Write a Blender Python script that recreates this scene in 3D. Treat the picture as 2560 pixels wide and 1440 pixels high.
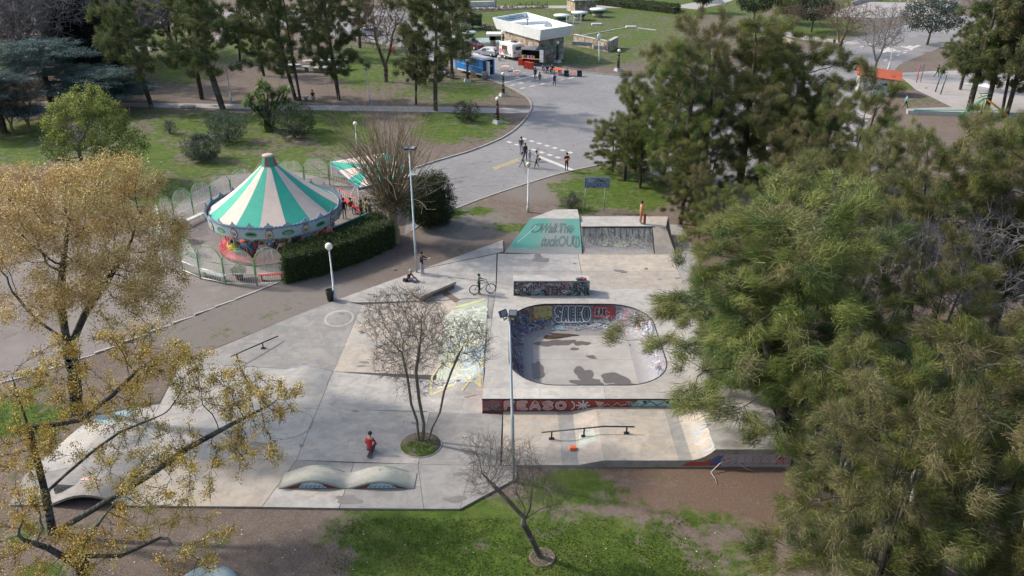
import bpy, bmesh, math, random
import numpy as np
from mathutils import Vector, Matrix
from mathutils.geometry import tessellate_polygon
random.seed(7); rng = np.random.default_rng(7)
scene = bpy.context.scene
for o in list(bpy.data.objects): bpy.data.objects.remove(o)
# ---------------------------------------------------------------- camera, sky, sun, exposure
PITCH = math.radians(26); FOC = 1990.0; CAMH = 23.0
cam = bpy.data.cameras.new('camera'); camo = bpy.data.objects.new('camera', cam)
scene.collection.objects.link(camo); scene.camera = camo
camo.location = (0, 0, CAMH); camo.rotation_euler = (math.pi/2 - PITCH, 0, 0)
cam.sensor_width = 36; cam.lens = 36*FOC/2560; cam.clip_start = .5; cam.clip_end = 5000
world = bpy.data.worlds.new('World'); scene.world = world; world.use_nodes = True
wn = world.node_tree; bg = wn.nodes['Background']
sky = wn.nodes.new('ShaderNodeTexSky'); sky.sky_type = 'NISHITA'; sky.sun_disc = False
SUN_EL = math.radians(38); SUN_DIR = Vector((.93, -.30, 0)).normalized()   # way the light travels over the ground
sky.sun_elevation = SUN_EL
sky.sun_rotation = math.atan2(-SUN_DIR.x, -SUN_DIR.y)
sky.air_density = 1.3; sky.dust_density = 3.0
wn.links.new(sky.outputs[0], bg.inputs[0]); bg.inputs[1].default_value = .15
sl = bpy.data.lights.new('sun', 'SUN'); sl.energy = 2.9; sl.angle = math.radians(3); sl.color = (1, .92, .82)
so = bpy.data.objects.new('sun', sl); scene.collection.objects.link(so)
trav = Vector((SUN_DIR.x*math.cos(SUN_EL), SUN_DIR.y*math.cos(SUN_EL), -math.sin(SUN_EL)))
so.rotation_euler = trav.to_track_quat('-Z', 'Y').to_euler(); so.location = (-60, 40, 60)
scene.view_settings.view_transform = 'Standard'; scene.view_settings.look = 'None'
scene.view_settings.exposure = 0.72; scene.view_settings.gamma = 1; scene.view_settings.use_curve_mapping = False
# ---------------------------------------------------------------- helpers
COL = scene.collection
def ss(x, a, b):
    t = np.clip((x-a)/(b-a), 0, 1); return t*t*(3-2*t)
def zg(x, y):                                   # lie of the land: the near half is 0.7 m lower
    return -.7*(1-ss(y, 37., 46.))
def G(px, py, h=0, hf=None):                    # point on the land seen at a given place of the photograph
    a = (px-1280)/FOC; u = (720-py)/FOC
    dy = math.cos(PITCH)+u*math.sin(PITCH); dz = -math.sin(PITCH)+u*math.cos(PITCH)
    z = h; x = y = 0
    for k in range(12):
        t = (z-CAMH)/dz; x = a*t; y = dy*t
        zz = (zg(x, y)+h) if hf is None else hf(x, y)+h
        z = .5*z+.5*float(zz)
    return Vector((x, y, z))
def W(px, py, z): return G(px, py, z, lambda x, y: 0)
def HT(p, py):                                  # height above p of a vertical thing whose top shows at row py
    u = (720-py)/FOC
    dy = math.cos(PITCH)+u*math.sin(PITCH); dz = -math.sin(PITCH)+u*math.cos(PITCH)
    return CAMH+dz*p.y/dy-p.z
def AT(px, py, Y):                              # point at distance Y seen at px,py
    a = (px-1280)/FOC; u = (720-py)/FOC
    dy = math.cos(PITCH)+u*math.sin(PITCH); dz = -math.sin(PITCH)+u*math.cos(PITCH)
    t = Y/dy; return Vector((a*t, Y, CAMH+dz*t))
def proj(x, y, z):                              # vectorised inverse, only to look up ground cover
    zz = z-CAMH
    d = y*math.cos(PITCH)-zz*math.sin(PITCH); v = y*math.sin(PITCH)+zz*math.cos(PITCH)
    return 1280+FOC*x/d, 720-FOC*v/d
def props(o, label=None, cat=None, group=None, kind=None):
    if label: o['label'] = label
    if cat: o['category'] = cat
    if group: o['group'] = group
    if kind: o['kind'] = kind
    return o
def thing(name, label, cat, loc=(0, 0, 0), rz=0, group=None):
    o = bpy.data.objects.new(name, None); COL.objects.link(o); o.location = loc; o.rotation_euler = (0, 0, rz)
    o.empty_display_size = .2
    return props(o, label, cat, group)
def dup(o, loc=None, rz=None, label=None, scale=None, parent=None):
    c = o.copy(); COL.objects.link(c)
    if parent is not None: c.parent = parent
    if loc is not None: c.location = loc
    if rz is not None: c.rotation_euler = (o.rotation_euler.x, o.rotation_euler.y, rz)
    if label: c['label'] = label
    if scale is not None: c.scale = (scale,)*3 if isinstance(scale, (int, float)) else scale
    for ch in list(o.children): dup(ch, parent=c)
    return c
def npmesh(name, v, f, n, col=None, mats=(), smooth=False):
    """v (N,3), f flat index array with n corners per face, col per face (F,3)"""
    me = bpy.data.meshes.new(name); nf = len(f)//n
    me.vertices.add(len(v)); me.vertices.foreach_set('co', np.asarray(v, dtype=np.float32).ravel())
    me.loops.add(nf*n); me.loops.foreach_set('vertex_index', np.asarray(f, dtype=np.int32).ravel())
    me.polygons.add(nf); me.polygons.foreach_set('loop_start', np.arange(0, nf*n, n, dtype=np.int32))
    me.polygons.foreach_set('loop_total', np.full(nf, n, dtype=np.int32))
    if col is not None:
        a = me.color_attributes.new('Col', 'FLOAT_COLOR', 'CORNER')
        c = np.ones((nf*n, 4), dtype=np.float32); c[:, :3] = np.repeat(np.asarray(col, dtype=np.float32), n, axis=0)
        a.data.foreach_set('color', c.ravel())
    if smooth: me.polygons.foreach_set('use_smooth', np.ones(nf, dtype=bool))
    for m in mats: me.materials.append(m)
    me.update(calc_edges=True)
    return me
def link(name, me, parent=None, loc=None, rz=None):
    o = bpy.data.objects.new(name, me); COL.objects.link(o)
    if parent is not None: o.parent = parent
    if loc is not None: o.location = loc
    if rz is not None: o.rotation_euler = (0, 0, rz)
    return o
class MB:
    def __init__(s): s.v = []; s.f = []; s.m = []; s.c = []; s.sm = []
    def add(s, vs, fs, m=0, c=(1, 1, 1), sm=False):
        b = len(s.v); s.v += [tuple(x) for x in vs]
        for f in fs: s.f.append([b+i for i in f]); s.m.append(m); s.c.append(c); s.sm.append(sm)
        return s
    def box(s, cx, cy, cz, sx, sy, sz, rz=0, m=0, c=(1, 1, 1), taper=1.0, mat=None):
        vs = []
        for k in (-1, 1):
            t = taper if k > 0 else 1
            for i, j in ((-1, -1), (1, -1), (1, 1), (-1, 1)):
                x, y = i*sx/2*t, j*sy/2*t
                p = Vector((x*math.cos(rz)-y*math.sin(rz), x*math.sin(rz)+y*math.cos(rz), k*sz/2))
                if mat is not None: p = mat @ Vector((x, y, k*sz/2))
                vs.append((p.x+cx, p.y+cy, p.z+cz))
        return s.add(vs, [(0, 3, 2, 1), (4, 5, 6, 7), (0, 1, 5, 4), (1, 2, 6, 5), (2, 3, 7, 6), (3, 0, 4, 7)], m, c)
    def prism(s, poly, z0, z1, m=0, c=(1, 1, 1), poly2=None):
        n = len(poly); p2 = poly2 or poly
        z0f = z0 if callable(z0) else (lambda x, y: z0); z1f = z1 if callable(z1) else (lambda x, y: z1)
        vs = [(x, y, z0f(x, y)) for x, y in poly]+[(x, y, z1f(x, y)) for x, y in p2]
        return s.add(vs, [tuple(reversed(range(n))), tuple(range(n, 2*n))]+[(i, (i+1) % n, n+(i+1) % n, n+i) for i in range(n)], m, c)
    def path(s, pts, rad, n=6, m=0, c=(1, 1, 1), caps=True, sm=True):
        pts = [Vector(p) for p in pts]
        if not hasattr(rad, '__len__'): rad = [rad]*len(pts)
        vs = []; fs = []
        ref = None
        for i, p in enumerate(pts):
            d = (pts[min(i+1, len(pts)-1)]-pts[max(i-1, 0)])
            if d.length < 1e-9: d = Vector((0, 0, 1))
            d.normalize()
            if ref is None: ref = d.orthogonal().normalized()
            a = (ref-d*ref.dot(d))
            a = a.normalized() if a.length > 1e-4 else d.orthogonal().normalized()
            ref = a; b = d.cross(a)
            for k in range(n):
                t = 2*math.pi*k/n; q = p+(a*math.cos(t)+b*math.sin(t))*rad[i]; vs.append((q.x, q.y, q.z))
        for i in range(len(pts)-1):
            for k in range(n):
                k2 = (k+1) % n; fs.append((i*n+k, i*n+k2, (i+1)*n+k2, (i+1)*n+k))
        s.add(vs, fs, m, c, sm)
        if caps:
            L = len(pts); b = len(s.v)-len(vs)
            for f in (list(reversed(range(n))), list(range((L-1)*n, L*n))):
                s.f.append([b+i for i in f]); s.m.append(m); s.c.append(c); s.sm.append(False)
        return s
    def tube(s, a, b, r, r2=None, n=6, m=0, c=(1, 1, 1)):
        return s.path([a, b], [r, r if r2 is None else r2], n, m, c)
    def lathe(s, prof, n=16, cx=0, cy=0, cz=0, m=0, c=(1, 1, 1), sm=True, sx=1, sy=1):
        vs = []; fs = []
        for r, z in prof:
            for k in range(n):
                t = 2*math.pi*k/n; vs.append((cx+r*math.cos(t)*sx, cy+r*math.sin(t)*sy, cz+z))
        for i in range(len(prof)-1):
            for k in range(n):
                k2 = (k+1) % n; fs.append((i*n+k, i*n+k2, (i+1)*n+k2, (i+1)*n+k))
        s.add(vs, fs, m, c, sm)
        b = len(s.v)-len(vs); L = len(prof)
        for f, r in ((list(reversed(range(n))), prof[0][0]), (list(range((L-1)*n, L*n)), prof[-1][0])):
            if r > 1e-4: s.f.append([b+i for i in f]); s.m.append(m); s.c.append(c); s.sm.append(False)
        return s
    def sphere(s, cx, cy, cz, r, n=12, k=7, m=0, c=(1, 1, 1), sx=1, sy=1, sz=1):
        prof = [(r*math.sin(math.pi*i/k), -r*sz*math.cos(math.pi*i/k)) for i in range(k+1)]
        prof[0] = (1e-5, prof[0][1]); prof[-1] = (1e-5, prof[-1][1])
        return s.lathe(prof, n, cx, cy, cz, m, c, True, sx, sy)
    def torus(s, ctr, ax, R, r, n=20, k=6, m=0, c=(1, 1, 1)):
        ax = Vector(ax).normalized(); a = ax.orthogonal().normalized(); b = ax.cross(a); ctr = Vector(ctr); vs = []; fs = []
        for i in range(n):
            t = 2*math.pi*i/n; d = a*math.cos(t)+b*math.sin(t)
            for j in range(k):
                u = 2*math.pi*j/k; vs.append(tuple(ctr+d*(R+r*math.cos(u))+ax*r*math.sin(u)))
        for i in range(n):
            for j in range(k):
                fs.append((i*k+j, ((i+1) % n)*k+j, ((i+1) % n)*k+(j+1) % k, i*k+(j+1) % k))
        return s.add(vs, fs, m, c, True)
    def mesh(s, name, mats):
        me = bpy.data.meshes.new(name); me.from_pydata(s.v, [], s.f)
        if not isinstance(mats, (list, tuple)): mats = [mats]
        for x in mats: me.materials.append(x)
        me.polygons.foreach_set('material_index', s.m); me.polygons.foreach_set('use_smooth', s.sm)
        a = me.color_attributes.new('Col', 'FLOAT_COLOR', 'CORNER'); i = 0
        buf = np.ones((len(me.loops), 4), dtype=np.float32)
        for f, c in zip(s.f, s.c):
            buf[i:i+len(f), :3] = c; i += len(f)
        a.data.foreach_set('color', buf.ravel()); me.update()
        return me
    def build(s, name, mats, parent=None, loc=None, rz=None):
        return link(name, s.mesh(name, mats), parent, loc, rz)
def bevel(o, w=.02, seg=1):
    m = o.modifiers.new('bevel', 'BEVEL'); m.width = w; m.segments = seg; m.limit_method = 'ANGLE'; return o
# ---------------------------------------------------------------- materials
MATS = {}
def nt(name):
    m = bpy.data.materials.new(name); m.use_nodes = True; t = m.node_tree; p = t.nodes['Principled BSDF']; return m, t, p
def noise(t, scale, detail=4, rough=.6, vec=None, dist=0):
    n = t.nodes.new('ShaderNodeTexNoise'); n.inputs['Scale'].default_value = scale; n.inputs['Detail'].default_value = detail
    n.inputs['Roughness'].default_value = rough; n.inputs['Distortion'].default_value = dist
    if vec: t.links.new(vec, n.inputs['Vector'])
    return n
def mrange(t, src, a, b, c=0, d=1):
    n = t.nodes.new('ShaderNodeMapRange'); n.inputs[1].default_value = a; n.inputs[2].default_value = b
    n.inputs[3].default_value = c; n.inputs[4].default_value = d; t.links.new(src, n.inputs[0]); return n.outputs[0]
def mix(t, fac, a, b, mode='MIX'):
    n = t.nodes.new('ShaderNodeMix'); n.data_type = 'RGBA'; n.blend_type = mode
    for s, v in ((n.inputs[0], fac), (n.inputs[6], a), (n.inputs[7], b)):
        if hasattr(v, 'is_linked'): t.links.new(v, s)
        elif isinstance(v, (int, float)): s.default_value = v
        else: s.default_value = (*v, 1) if len(v) == 3 else v
    return n.outputs[2]
def math_(t, op, a, b=0):
    n = t.nodes.new('ShaderNodeMath'); n.operation = op
    for s, v in ((n.inputs[0], a), (n.inputs[1], b)):
        if hasattr(v, 'is_linked'): t.links.new(v, s)
        else: s.default_value = v
    return n.outputs[0]
def bump(t, p, h, strength=.3, dist=.02):
    b = t.nodes.new('ShaderNodeBump'); b.inputs['Strength'].default_value = strength; b.inputs['Distance'].default_value = dist
    t.links.new(h, b.inputs['Height']); t.links.new(b.outputs[0], p.inputs['Normal'])
def geo(t): return t.nodes.new('ShaderNodeNewGeometry').outputs['Position']
def M(name, col=None, rough=.8, var=.25, scale=4, bmp=.15, metal=0, dirt=None, objco=False):
    """plain stuff with grain: colour varies by noise of two sizes; col None takes the Col attribute"""
    key = name
    if key in MATS: return MATS[key]
    m, t, p = nt(name)
    vec = t.nodes.new('ShaderNodeTexCoord').outputs['Object'] if objco else geo(t)
    n1 = noise(t, scale, 5, .65, vec); n2 = noise(t, scale*.13, 3, .5, vec)
    f = math_(t, 'ADD', math_(t, 'MULTIPLY', n1.outputs[0], .6), math_(t, 'MULTIPLY', n2.outputs[0], .4))
    g = mrange(t, f, .3, .7, 1-var, 1+var*.6)
    if col is None:
        a = t.nodes.new('ShaderNodeAttribute'); a.attribute_name = 'Col'; base = a.outputs['Color']
    else: base = col
    cc = t.nodes.new('ShaderNodeCombineColor'); [t.links.new(g, cc.inputs[i]) for i in range(3)]
    c = mix(t, 1.0, base, cc.outputs[0], 'MULTIPLY')
    if dirt:
        n3 = noise(t, scale*.5, 6, .7, vec, .5); c = mix(t, mrange(t, n3.outputs[0], .52, .68, 0, .6), c, dirt)
    t.links.new(c, p.inputs['Base Color']); p.inputs['Roughness'].default_value = rough; p.inputs['Metallic'].default_value = metal
    if bmp: bump(t, p, n1.outputs[0], bmp, .02)
    MATS[key] = m; return m
def leafmat(name, trans=.3, rough=.6):
    if name in MATS: return MATS[name]
    m, t, p = nt(name)
    a = t.nodes.new('ShaderNodeAttribute'); a.attribute_name = 'Col'
    oi = t.nodes.new('ShaderNodeObjectInfo'); hs = t.nodes.new('ShaderNodeHueSaturation')
    t.links.new(a.outputs['Color'], hs.inputs['Color'])
    t.links.new(mrange(t, oi.outputs['Random'], 0, 1, .485, .515), hs.inputs['Hue'])
    t.links.new(mrange(t, oi.outputs['Random'], 0, 1, .85, 1.15), hs.inputs['Value'])
    t.links.new(hs.outputs[0], p.inputs['Base Color']); p.inputs['Roughness'].default_value = rough
    p.inputs['Specular IOR Level'].default_value = .25
    tr = t.nodes.new('ShaderNodeBsdfTranslucent'); t.links.new(hs.outputs[0], tr.inputs['Color'])
    mx = t.nodes.new('ShaderNodeMixShader'); mx.inputs[0].default_value = trans
    t.links.new(p.outputs[0], mx.inputs[1]); t.links.new(tr.outputs[0], mx.inputs[2])
    t.links.new(mx.outputs[0], t.nodes['Material Output'].inputs[0])
    MATS[name] = m; return m
def glass(name='window_glass', col=(.03, .04, .05)):
    if name in MATS: return MATS[name]
    m, t, p = nt(name); n = noise(t, 2, 2, .5, geo(t)); t.links.new(mix(t, n.outputs[0], col, tuple(c*1.8 for c in col)), p.inputs['Base Color'])
    p.inputs['Roughness'].default_value = .08; MATS[name] = m; return m
# ---------------------------------------------------------------- ground
def ground_mat():
    m, t, p = nt('park_ground')
    a = t.nodes.new('ShaderNodeAttribute'); a.attribute_name = 'cover'
    sp = t.nodes.new('ShaderNodeSeparateColor'); t.links.new(a.outputs['Color'], sp.inputs[0])
    vec = geo(t)
    big = noise(t, .35, 5, .65, vec, .3); mid = noise(t, 1.6, 6, .7, vec, .4); fine = noise(t, 14, 5, .75, vec); vf = noise(t, 55, 3, .8, vec)
    dirt = mix(t, mrange(t, big.outputs[0], .35, .65), (.108, .085, .074), (.165, .134, .117))
    dirt = mix(t, mrange(t, mid.outputs[0], .42, .62), dirt, (.092, .068, .056))
    dirt = mix(t, mrange(t, fine.outputs[0], .40, .62, 0, .7), dirt, (.225, .185, .16))
    dirt = mix(t, mrange(t, vf.outputs[0], .50, .66, 0, .8), dirt, (.045, .035, .03))
    litter = mix(t, mrange(t, fine.outputs[0], .35, .65), (.100, .068, .052), (.165, .118, .09))
    n = mrange(t, mid.outputs[0], .3, .7, -.5, .5)
    dirt = mix(t, mrange(t, math_(t, 'ADD', sp.outputs[2], n), .3, .8), dirt, litter)
    gravel = mix(t, mrange(t, vf.outputs[0], .35, .65), (.11, .098, .09), (.27, .25, .235))
    gravel = mix(t, mrange(t, mid.outputs[0], .4, .65, 0, .5), gravel, (.12, .10, .088))
    dirt = mix(t, mrange(t, math_(t, 'ADD', sp.outputs[1], math_(t, 'MULTIPLY', n, .8)), .25, .75), dirt, gravel)
    grass = mix(t, mrange(t, fine.outputs[0], .35, .65), (.036, .072, .010), (.125, .195, .026))
    grass = mix(t, mrange(t, mid.outputs[0], .35, .65), grass, (.040, .070, .013))
    grass = mix(t, mrange(t, vf.outputs[0], .5, .75, 0, .6), grass, (.02, .034, .010))
    grass = mix(t, mrange(t, big.outputs[0], .50, .70, 0, .5), grass, (.130, .130, .045))
    nn = math_(t, 'ADD', math_(t, 'MULTIPLY', n, .95), math_(t, 'MULTIPLY', mrange(t, fine.outputs[0], .3, .7, -.5, .5), .8))
    nn = math_(t, 'ADD', nn, math_(t, 'MULTIPLY', mrange(t, big.outputs[0], .33, .67, -.5, .5), 1.0))
    fac = mrange(t, math_(t, 'ADD', sp.outputs[0], nn), .36, .78)
    c = mix(t, fac, dirt, grass)
    t.links.new(c, p.inputs['Base Color']); p.inputs['Roughness'].default_value = .95; p.inputs['Specular IOR Level'].default_value = .15
    h = math_(t, 'ADD', math_(t, 'MULTIPLY', fine.outputs[0], .6), math_(t, 'MULTIPLY', vf.outputs[0], .4))
    bump(t, p, h, .7, .06)
    return m
# cover: (cx, cy, rx, ry, strength) as seen in the photograph; grass, gravel, red litter
GRASS = [(1110,1350,260,105,1.1),(1330,1440,480,150,1.1),(1720,1440,220,70,.7),(1420,1225,110,45,.9),(1490,1235,90,35,.7),(1720,1300,120,30,.7),(1640,1260,90,22,.6),
 (1000,1400,160,110,.9),(1830,1400,110,60,.6),(50,1045,130,55,1),(90,990,60,40,.7),(60,1330,90,45,.5),(150,1440,120,40,.6),
 (420,370,240,95,.7),(400,450,180,70,.8),(470,320,110,20,.95),(350,400,100,60,.95),(560,310,200,30,.8),(800,300,110,30,.9),(640,320,60,25,.8),(760,400,90,35,.6),(480,290,120,18,.5),(660,420,200,70,.75),(850,330,90,50,.9),(60,360,130,55,.9),(250,450,100,80,.8),
 (1150,312,110,42,1),(1080,330,60,30,.8),(1130,230,140,32,.75),(1190,228,50,18,1),(920,165,110,55,.95),(980,150,60,30,.8),(1010,225,60,20,.5),
 (450,165,90,45,.9),(230,150,80,40,.9),(20,130,60,40,.8),(560,130,60,30,.8),(660,150,60,25,.6),(620,110,80,30,.8),(400,90,90,30,.8),
 (1180,60,220,55,.8),(1500,60,240,60,.72),(1540,95,150,30,.8),(1350,20,330,45,.85),(1480,140,130,26,.72),(1620,110,110,50,.7),(1700,20,120,25,1),(1450,5,400,12,1),
 (1520,470,130,55,1),(1600,490,70,40,1),(1450,520,60,22,.8),(1300,570,90,13,.65),(1170,528,62,12,.9),(1130,540,30,10,.8),
 (2240,214,52,12,1),(2220,185,40,8,.6),(1990,70,170,32,.9),(2050,80,60,16,1),(1820,20,110,25,.8),(1900,100,80,20,.6),(2100,20,60,10,.8),(2000,0,300,8,1),(2310,255,60,8,.5)]
GRAVEL = [(760,760,330,60,.7),(560,830,200,60,.7),(1150,560,130,45,.7),(1000,680,120,30,.35),(1350,470,120,35,.6),(80,960,140,60,.4)]
LITTER = [(1800,1230,260,70,.9),(1700,1180,200,30,.8),(1950,1260,120,90,.8),(1740,600,60,80,.9),(800,130,50,30,.6),(1620,130,80,30,.3),(2240,260,60,16,.5),(1960,110,60,16,.4),(1400,1150,50,20,.2),(700,1400,80,60,.1)]
def cover(px, py, L):
    out = np.zeros_like(px)
    for cx, cy, rx, ry, s in L:
        d = ((px-cx)/rx)**2+((py-cy)/ry)**2
        out = np.maximum(out, s*np.clip(1.35-.75*d, 0, 1))
    return out
def lerp(a, b, t): return a+(b-a)*t
s_ = np.concatenate([[-8, -4, -2, -1.3], np.linspace(-.95, .95, 420), [1.3, 2, 4, 8]])
y_ = np.concatenate([[-30, 0, 8], 14*np.exp(np.arange(0, 370)*.0081), [320, 420, 600, 1000, 2500]])
SS, YY = np.meshgrid(s_, y_); XX = SS*(YY+45)
XX = np.where(np.abs(SS) > 1, XX*1.0, XX)
BOWL_HOLE = (-1.2, 9.6, 34.2, 45.6)
def rough_land(x, y): return .05*np.sin(x*.21+1.3)*np.cos(y*.17)+.03*np.sin(x*.9+y*.7)
def land(x, y):
    far = ss(y, 250, 2000)*-.0
    damp = ss(np.abs(x-1), 16, 26)*ss(np.abs(y-38), 12, 22)
    return zg(x, y)+rough_land(x, y)*.5*damp
ZZ = land(XX, YY)
N_ = XX.size; H_, Wd = XX.shape
idx = np.arange(N_).reshape(H_, Wd)
q = np.stack([idx[:-1, :-1], idx[:-1, 1:], idx[1:, 1:], idx[1:, :-1]], -1).reshape(-1, 4)
xf = XX.ravel(); yf = YY.ravel()
ins = (xf > BOWL_HOLE[0]) & (xf < BOWL_HOLE[1]) & (yf > BOWL_HOLE[2]) & (yf < BOWL_HOLE[3])
q = q[~ins[q].all(1)]
vv = np.stack([xf, yf, ZZ.ravel()], -1)
gm = npmesh('ground', vv, q.ravel(), 4, mats=(ground_mat(),), smooth=True)
PX, PY = proj(xf, np.maximum(yf, 3), ZZ.ravel())
front = yf > 12
ca = gm.color_attributes.new('cover', 'FLOAT_COLOR', 'POINT')
buf = np.ones((N_, 4), dtype=np.float32)
gr = cover(PX, PY, GRASS); gr = np.where(yf > 215, .55, gr); gr = np.where(front, gr, .6)
buf[:, 0] = gr; buf[:, 1] = np.where(front, cover(PX, PY, GRAVEL), 0); buf[:, 2] = np.where(front, cover(PX, PY, LITTER), 0)
ca.data.foreach_set('color', buf.ravel())
ground = props(link('ground', gm), kind='structure')
# grass tufts on the nearer lawns
def grass_tufts():
    n = 700000
    px = rng.uniform(-100, 2660, n); py = rng.uniform(470, 1500, n)
    a = (px-1280)/FOC; u = (720-py)/FOC
    dy = math.cos(PITCH)+u*math.sin(PITCH); dz = -math.sin(PITCH)+u*math.cos(PITCH)
    t = -(CAMH+.35)/dz; x = a*t; y = dy*t
    t = (zg(x, y)-CAMH)/dz; x = a*t; y = dy*t
    g = cover(px, py, GRASS)
    keep = (g+rng.normal(0, .25, n)+.35*np.sin(x*1.9+np.sin(y*1.3)*2)*np.cos(y*1.6+x*.5) > .85) & (rng.random(n) < .45)
    keep &= ~((x > -18.2) & (x < 13) & (y > 26.2) & (y < 58))
    x = x[keep]; y = y[keep]; n = len(x); z = land(x, y)
    an = rng.uniform(0, 2*math.pi, n); w = rng.uniform(.012, .03, n); h = rng.uniform(.04, .10, n)
    ln = rng.normal(0, .03, (n, 2))
    p0 = np.stack([x-np.cos(an)*w, y-np.sin(an)*w, z-.01], -1); p1 = np.stack([x+np.cos(an)*w, y+np.sin(an)*w, z-.01], -1)
    p2 = np.stack([x+ln[:, 0], y+ln[:, 1], z+h], -1)
    v = np.stack([p0, p1, p2], 1).reshape(-1, 3)
    k = rng.random((n, 1)); c = np.array([.05, .085, .016])*(1-k)+np.array([.13, .165, .035])*k
    dry = rng.random(n) < .16; c[dry] = np.array([.17, .15, .07])
    me = npmesh('grass', v, np.arange(3*n), 3, c, (leafmat('grass_blades', .3, .7),))
    props(link('grass', me), 'short green winter grass growing in patches between bare earth', 'grass', kind='stuff')
grass_tufts()
def litter_bits():
    n = 2600; px = rng.uniform(0, 2560, n); py = rng.uniform(300, 1440, n); mb = MB(); v = []; cs = []
    for i in range(n):
        p = G(px[i], py[i])
        if -18.5 < p.x < 13 and 26 < p.y < 59: continue
        if rng.random() > (.9 if p.x < 5 or p.y < 30 else .4): continue
        s = rng.uniform(.01, .035); an = rng.uniform(0, 6.28)
        c, d = math.cos(an)*s, math.sin(an)*s
        v += [(p.x-c, p.y-d, p.z+.02), (p.x+d, p.y-c, p.z+.03), (p.x+c, p.y+d, p.z+.02), (p.x-d, p.y+c, p.z+.035)]
        cs.append((.6, .58, .52) if rng.random() < .22 else ((.18, .1, .05) if rng.random() < .6 else (.3, .24, .14)))
    me = npmesh('leaf_litter', np.array(v), np.arange(len(v)), 4, np.array(cs), (M('litter_paint', None, .8, .2, 20),))
    props(link('leaf_litter', me), 'dead leaves and scraps of white paper scattered over bare earth', 'litter', kind='stuff')
litter_bits()
# ---------------------------------------------------------------- roads, paths and kerbs
def cracked(name, c1, c2, crack=(.05, .05, .05), cs=.45, amount=.6, patch=None, rough=.85):
    m, t, p = nt(name); vec = geo(t)
    big = noise(t, .12, 4, .6, vec, .6); mid = noise(t, .9, 6, .7, vec, .3); fine = noise(t, 30, 4, .8, vec)
    c = mix(t, mrange(t, big.outputs[0], .35, .65), c1, c2)
    c = mix(t, mrange(t, mid.outputs[0], .4, .7, 0, .35), c, tuple(x*1.35 for x in c2))
    c = mix(t, mrange(t, fine.outputs[0], .45, .7, 0, .4), c, tuple(x*.45 for x in c1))
    wob = noise(t, 1.1, 4, .6, vec); cm = t.nodes.new('ShaderNodeVectorMath'); cm.operation = 'MULTIPLY_ADD'
    t.links.new(wob.outputs['Color'], cm.inputs[0]); cm.inputs[1].default_value = (1.6, 1.6, 0); t.links.new(vec, cm.inputs[2])
    vo = t.nodes.new('ShaderNodeTexVoronoi'); vo.feature = 'DISTANCE_TO_EDGE'; vo.inputs['Scale'].default_value = cs; t.links.new(cm.outputs[0], vo.inputs['Vector'])
    msk = math_(t, 'MULTIPLY', mrange(t, vo.outputs['Distance'], 0, .022, 1, 0), mrange(t, mid.outputs[0], .42, .6))
    c = mix(t, math_(t, 'MULTIPLY', msk, amount), c, crack)
    if patch: c = mix(t, mrange(t, noise(t, .4, 5, .7, vec, 1).outputs[0], .58, .68, 0, .55), c, patch)
    t.links.new(c, p.inputs['Base Color']); p.inputs['Roughness'].default_value = rough; p.inputs['Specular IOR Level'].default_value = .25
    bump(t, p, fine.outputs[0], .3, .02); return m
ASPH = cracked('worn_asphalt', (.175, .172, .178), (.225, .22, .222), (.05, .05, .05), .32, .75)
ASPH2 = cracked('old_paving', (.155, .136, .128), (.20, .178, .168), (.07, .06, .05), .18, .6, (.115, .098, .088))
PAVE = cracked('path_concrete', (.27, .25, .245), (.33, .31, .30), (.12, .11, .10), .5, .4)
def sheet(name, poly, z, mat, kind='structure', res=1.2, world=False):
    pts = [Vector((p[0], p[1], 0)) if world else G(*p) for p in poly]
    bm = bmesh.new(); vs = [bm.verts.new((p.x, p.y, 0)) for p in pts]
    for tri in tessellate_polygon([[Vector((p.x, p.y, 0)) for p in pts]]):
        try: bm.faces.new([vs[i] for i in tri])
        except ValueError: pass
    for it in range(9):
        es = [e for e in bm.edges if e.calc_length() > res*(1 if max(v.co.y for v in e.verts) < 75 else 4)]
        if not es: break
        bmesh.ops.subdivide_edges(bm, edges=es, cuts=1, use_grid_fill=False); bmesh.ops.triangulate(bm, faces=bm.faces[:])
    for v in bm.verts: v.co.z = float(land(np.float64(v.co.x), np.float64(v.co.y)))+z
    bmesh.ops.recalc_face_normals(bm, faces=bm.faces[:])
    me = bpy.data.meshes.new(name); bm.to_mesh(me); bm.free(); me.materials.append(mat)
    if me.polygons and sum(f.normal.z*f.area for f in me.polygons) < 0: me.flip_normals()
    return props(link(name, me), kind=kind)
def curve(pts, n=8):                               # smooth line through photo points
    out = []
    P = [pts[0]]+list(pts)+[pts[-1]]
    for i in range(1, len(P)-2):
        for k in range(n):
            t = k/n; a, b, c, d = [np.array(P[i+j], float) for j in (-1, 0, 1, 2)]
            out.append(tuple(.5*((2*b)+(c-a)*t+(2*a-5*b+4*c-d)*t*t+(3*b-a-3*c+d)*t**3)))
    return out+[tuple(map(float, pts[-1]))]
kerbL = curve([(1040,421),(1090,404),(1180,377),(1262,342),(1308,305),(1327,275),(1326,256),(1308,238),(1262,214),(1190,188),(1130,168),(1090,150)])
kerbR = curve([(1010,590),(1075,550),(1180,506),(1290,468),(1380,440),(1440,425),(1560,400)])
kerbT = curve([(1352,158),(1400,172),(1470,182),(1560,190),(1680,190),(1800,180),(1900,165),(1970,147),(2110,105),(2190,84),(2260,62),(2330,40)])
road = sheet('road', kerbL+[(1000,118),(960,70),(1010,64),(1120,78),(1160,110),(1240,128),(1300,148)]+kerbT+[(2450,40),(2440,80),(2330,128),(2250,160),(2235,178),(2180,200),(2160,300),(2200,420),(1900,560),(1700,470)]+kerbR[::-1], .012, ASPH)
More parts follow.
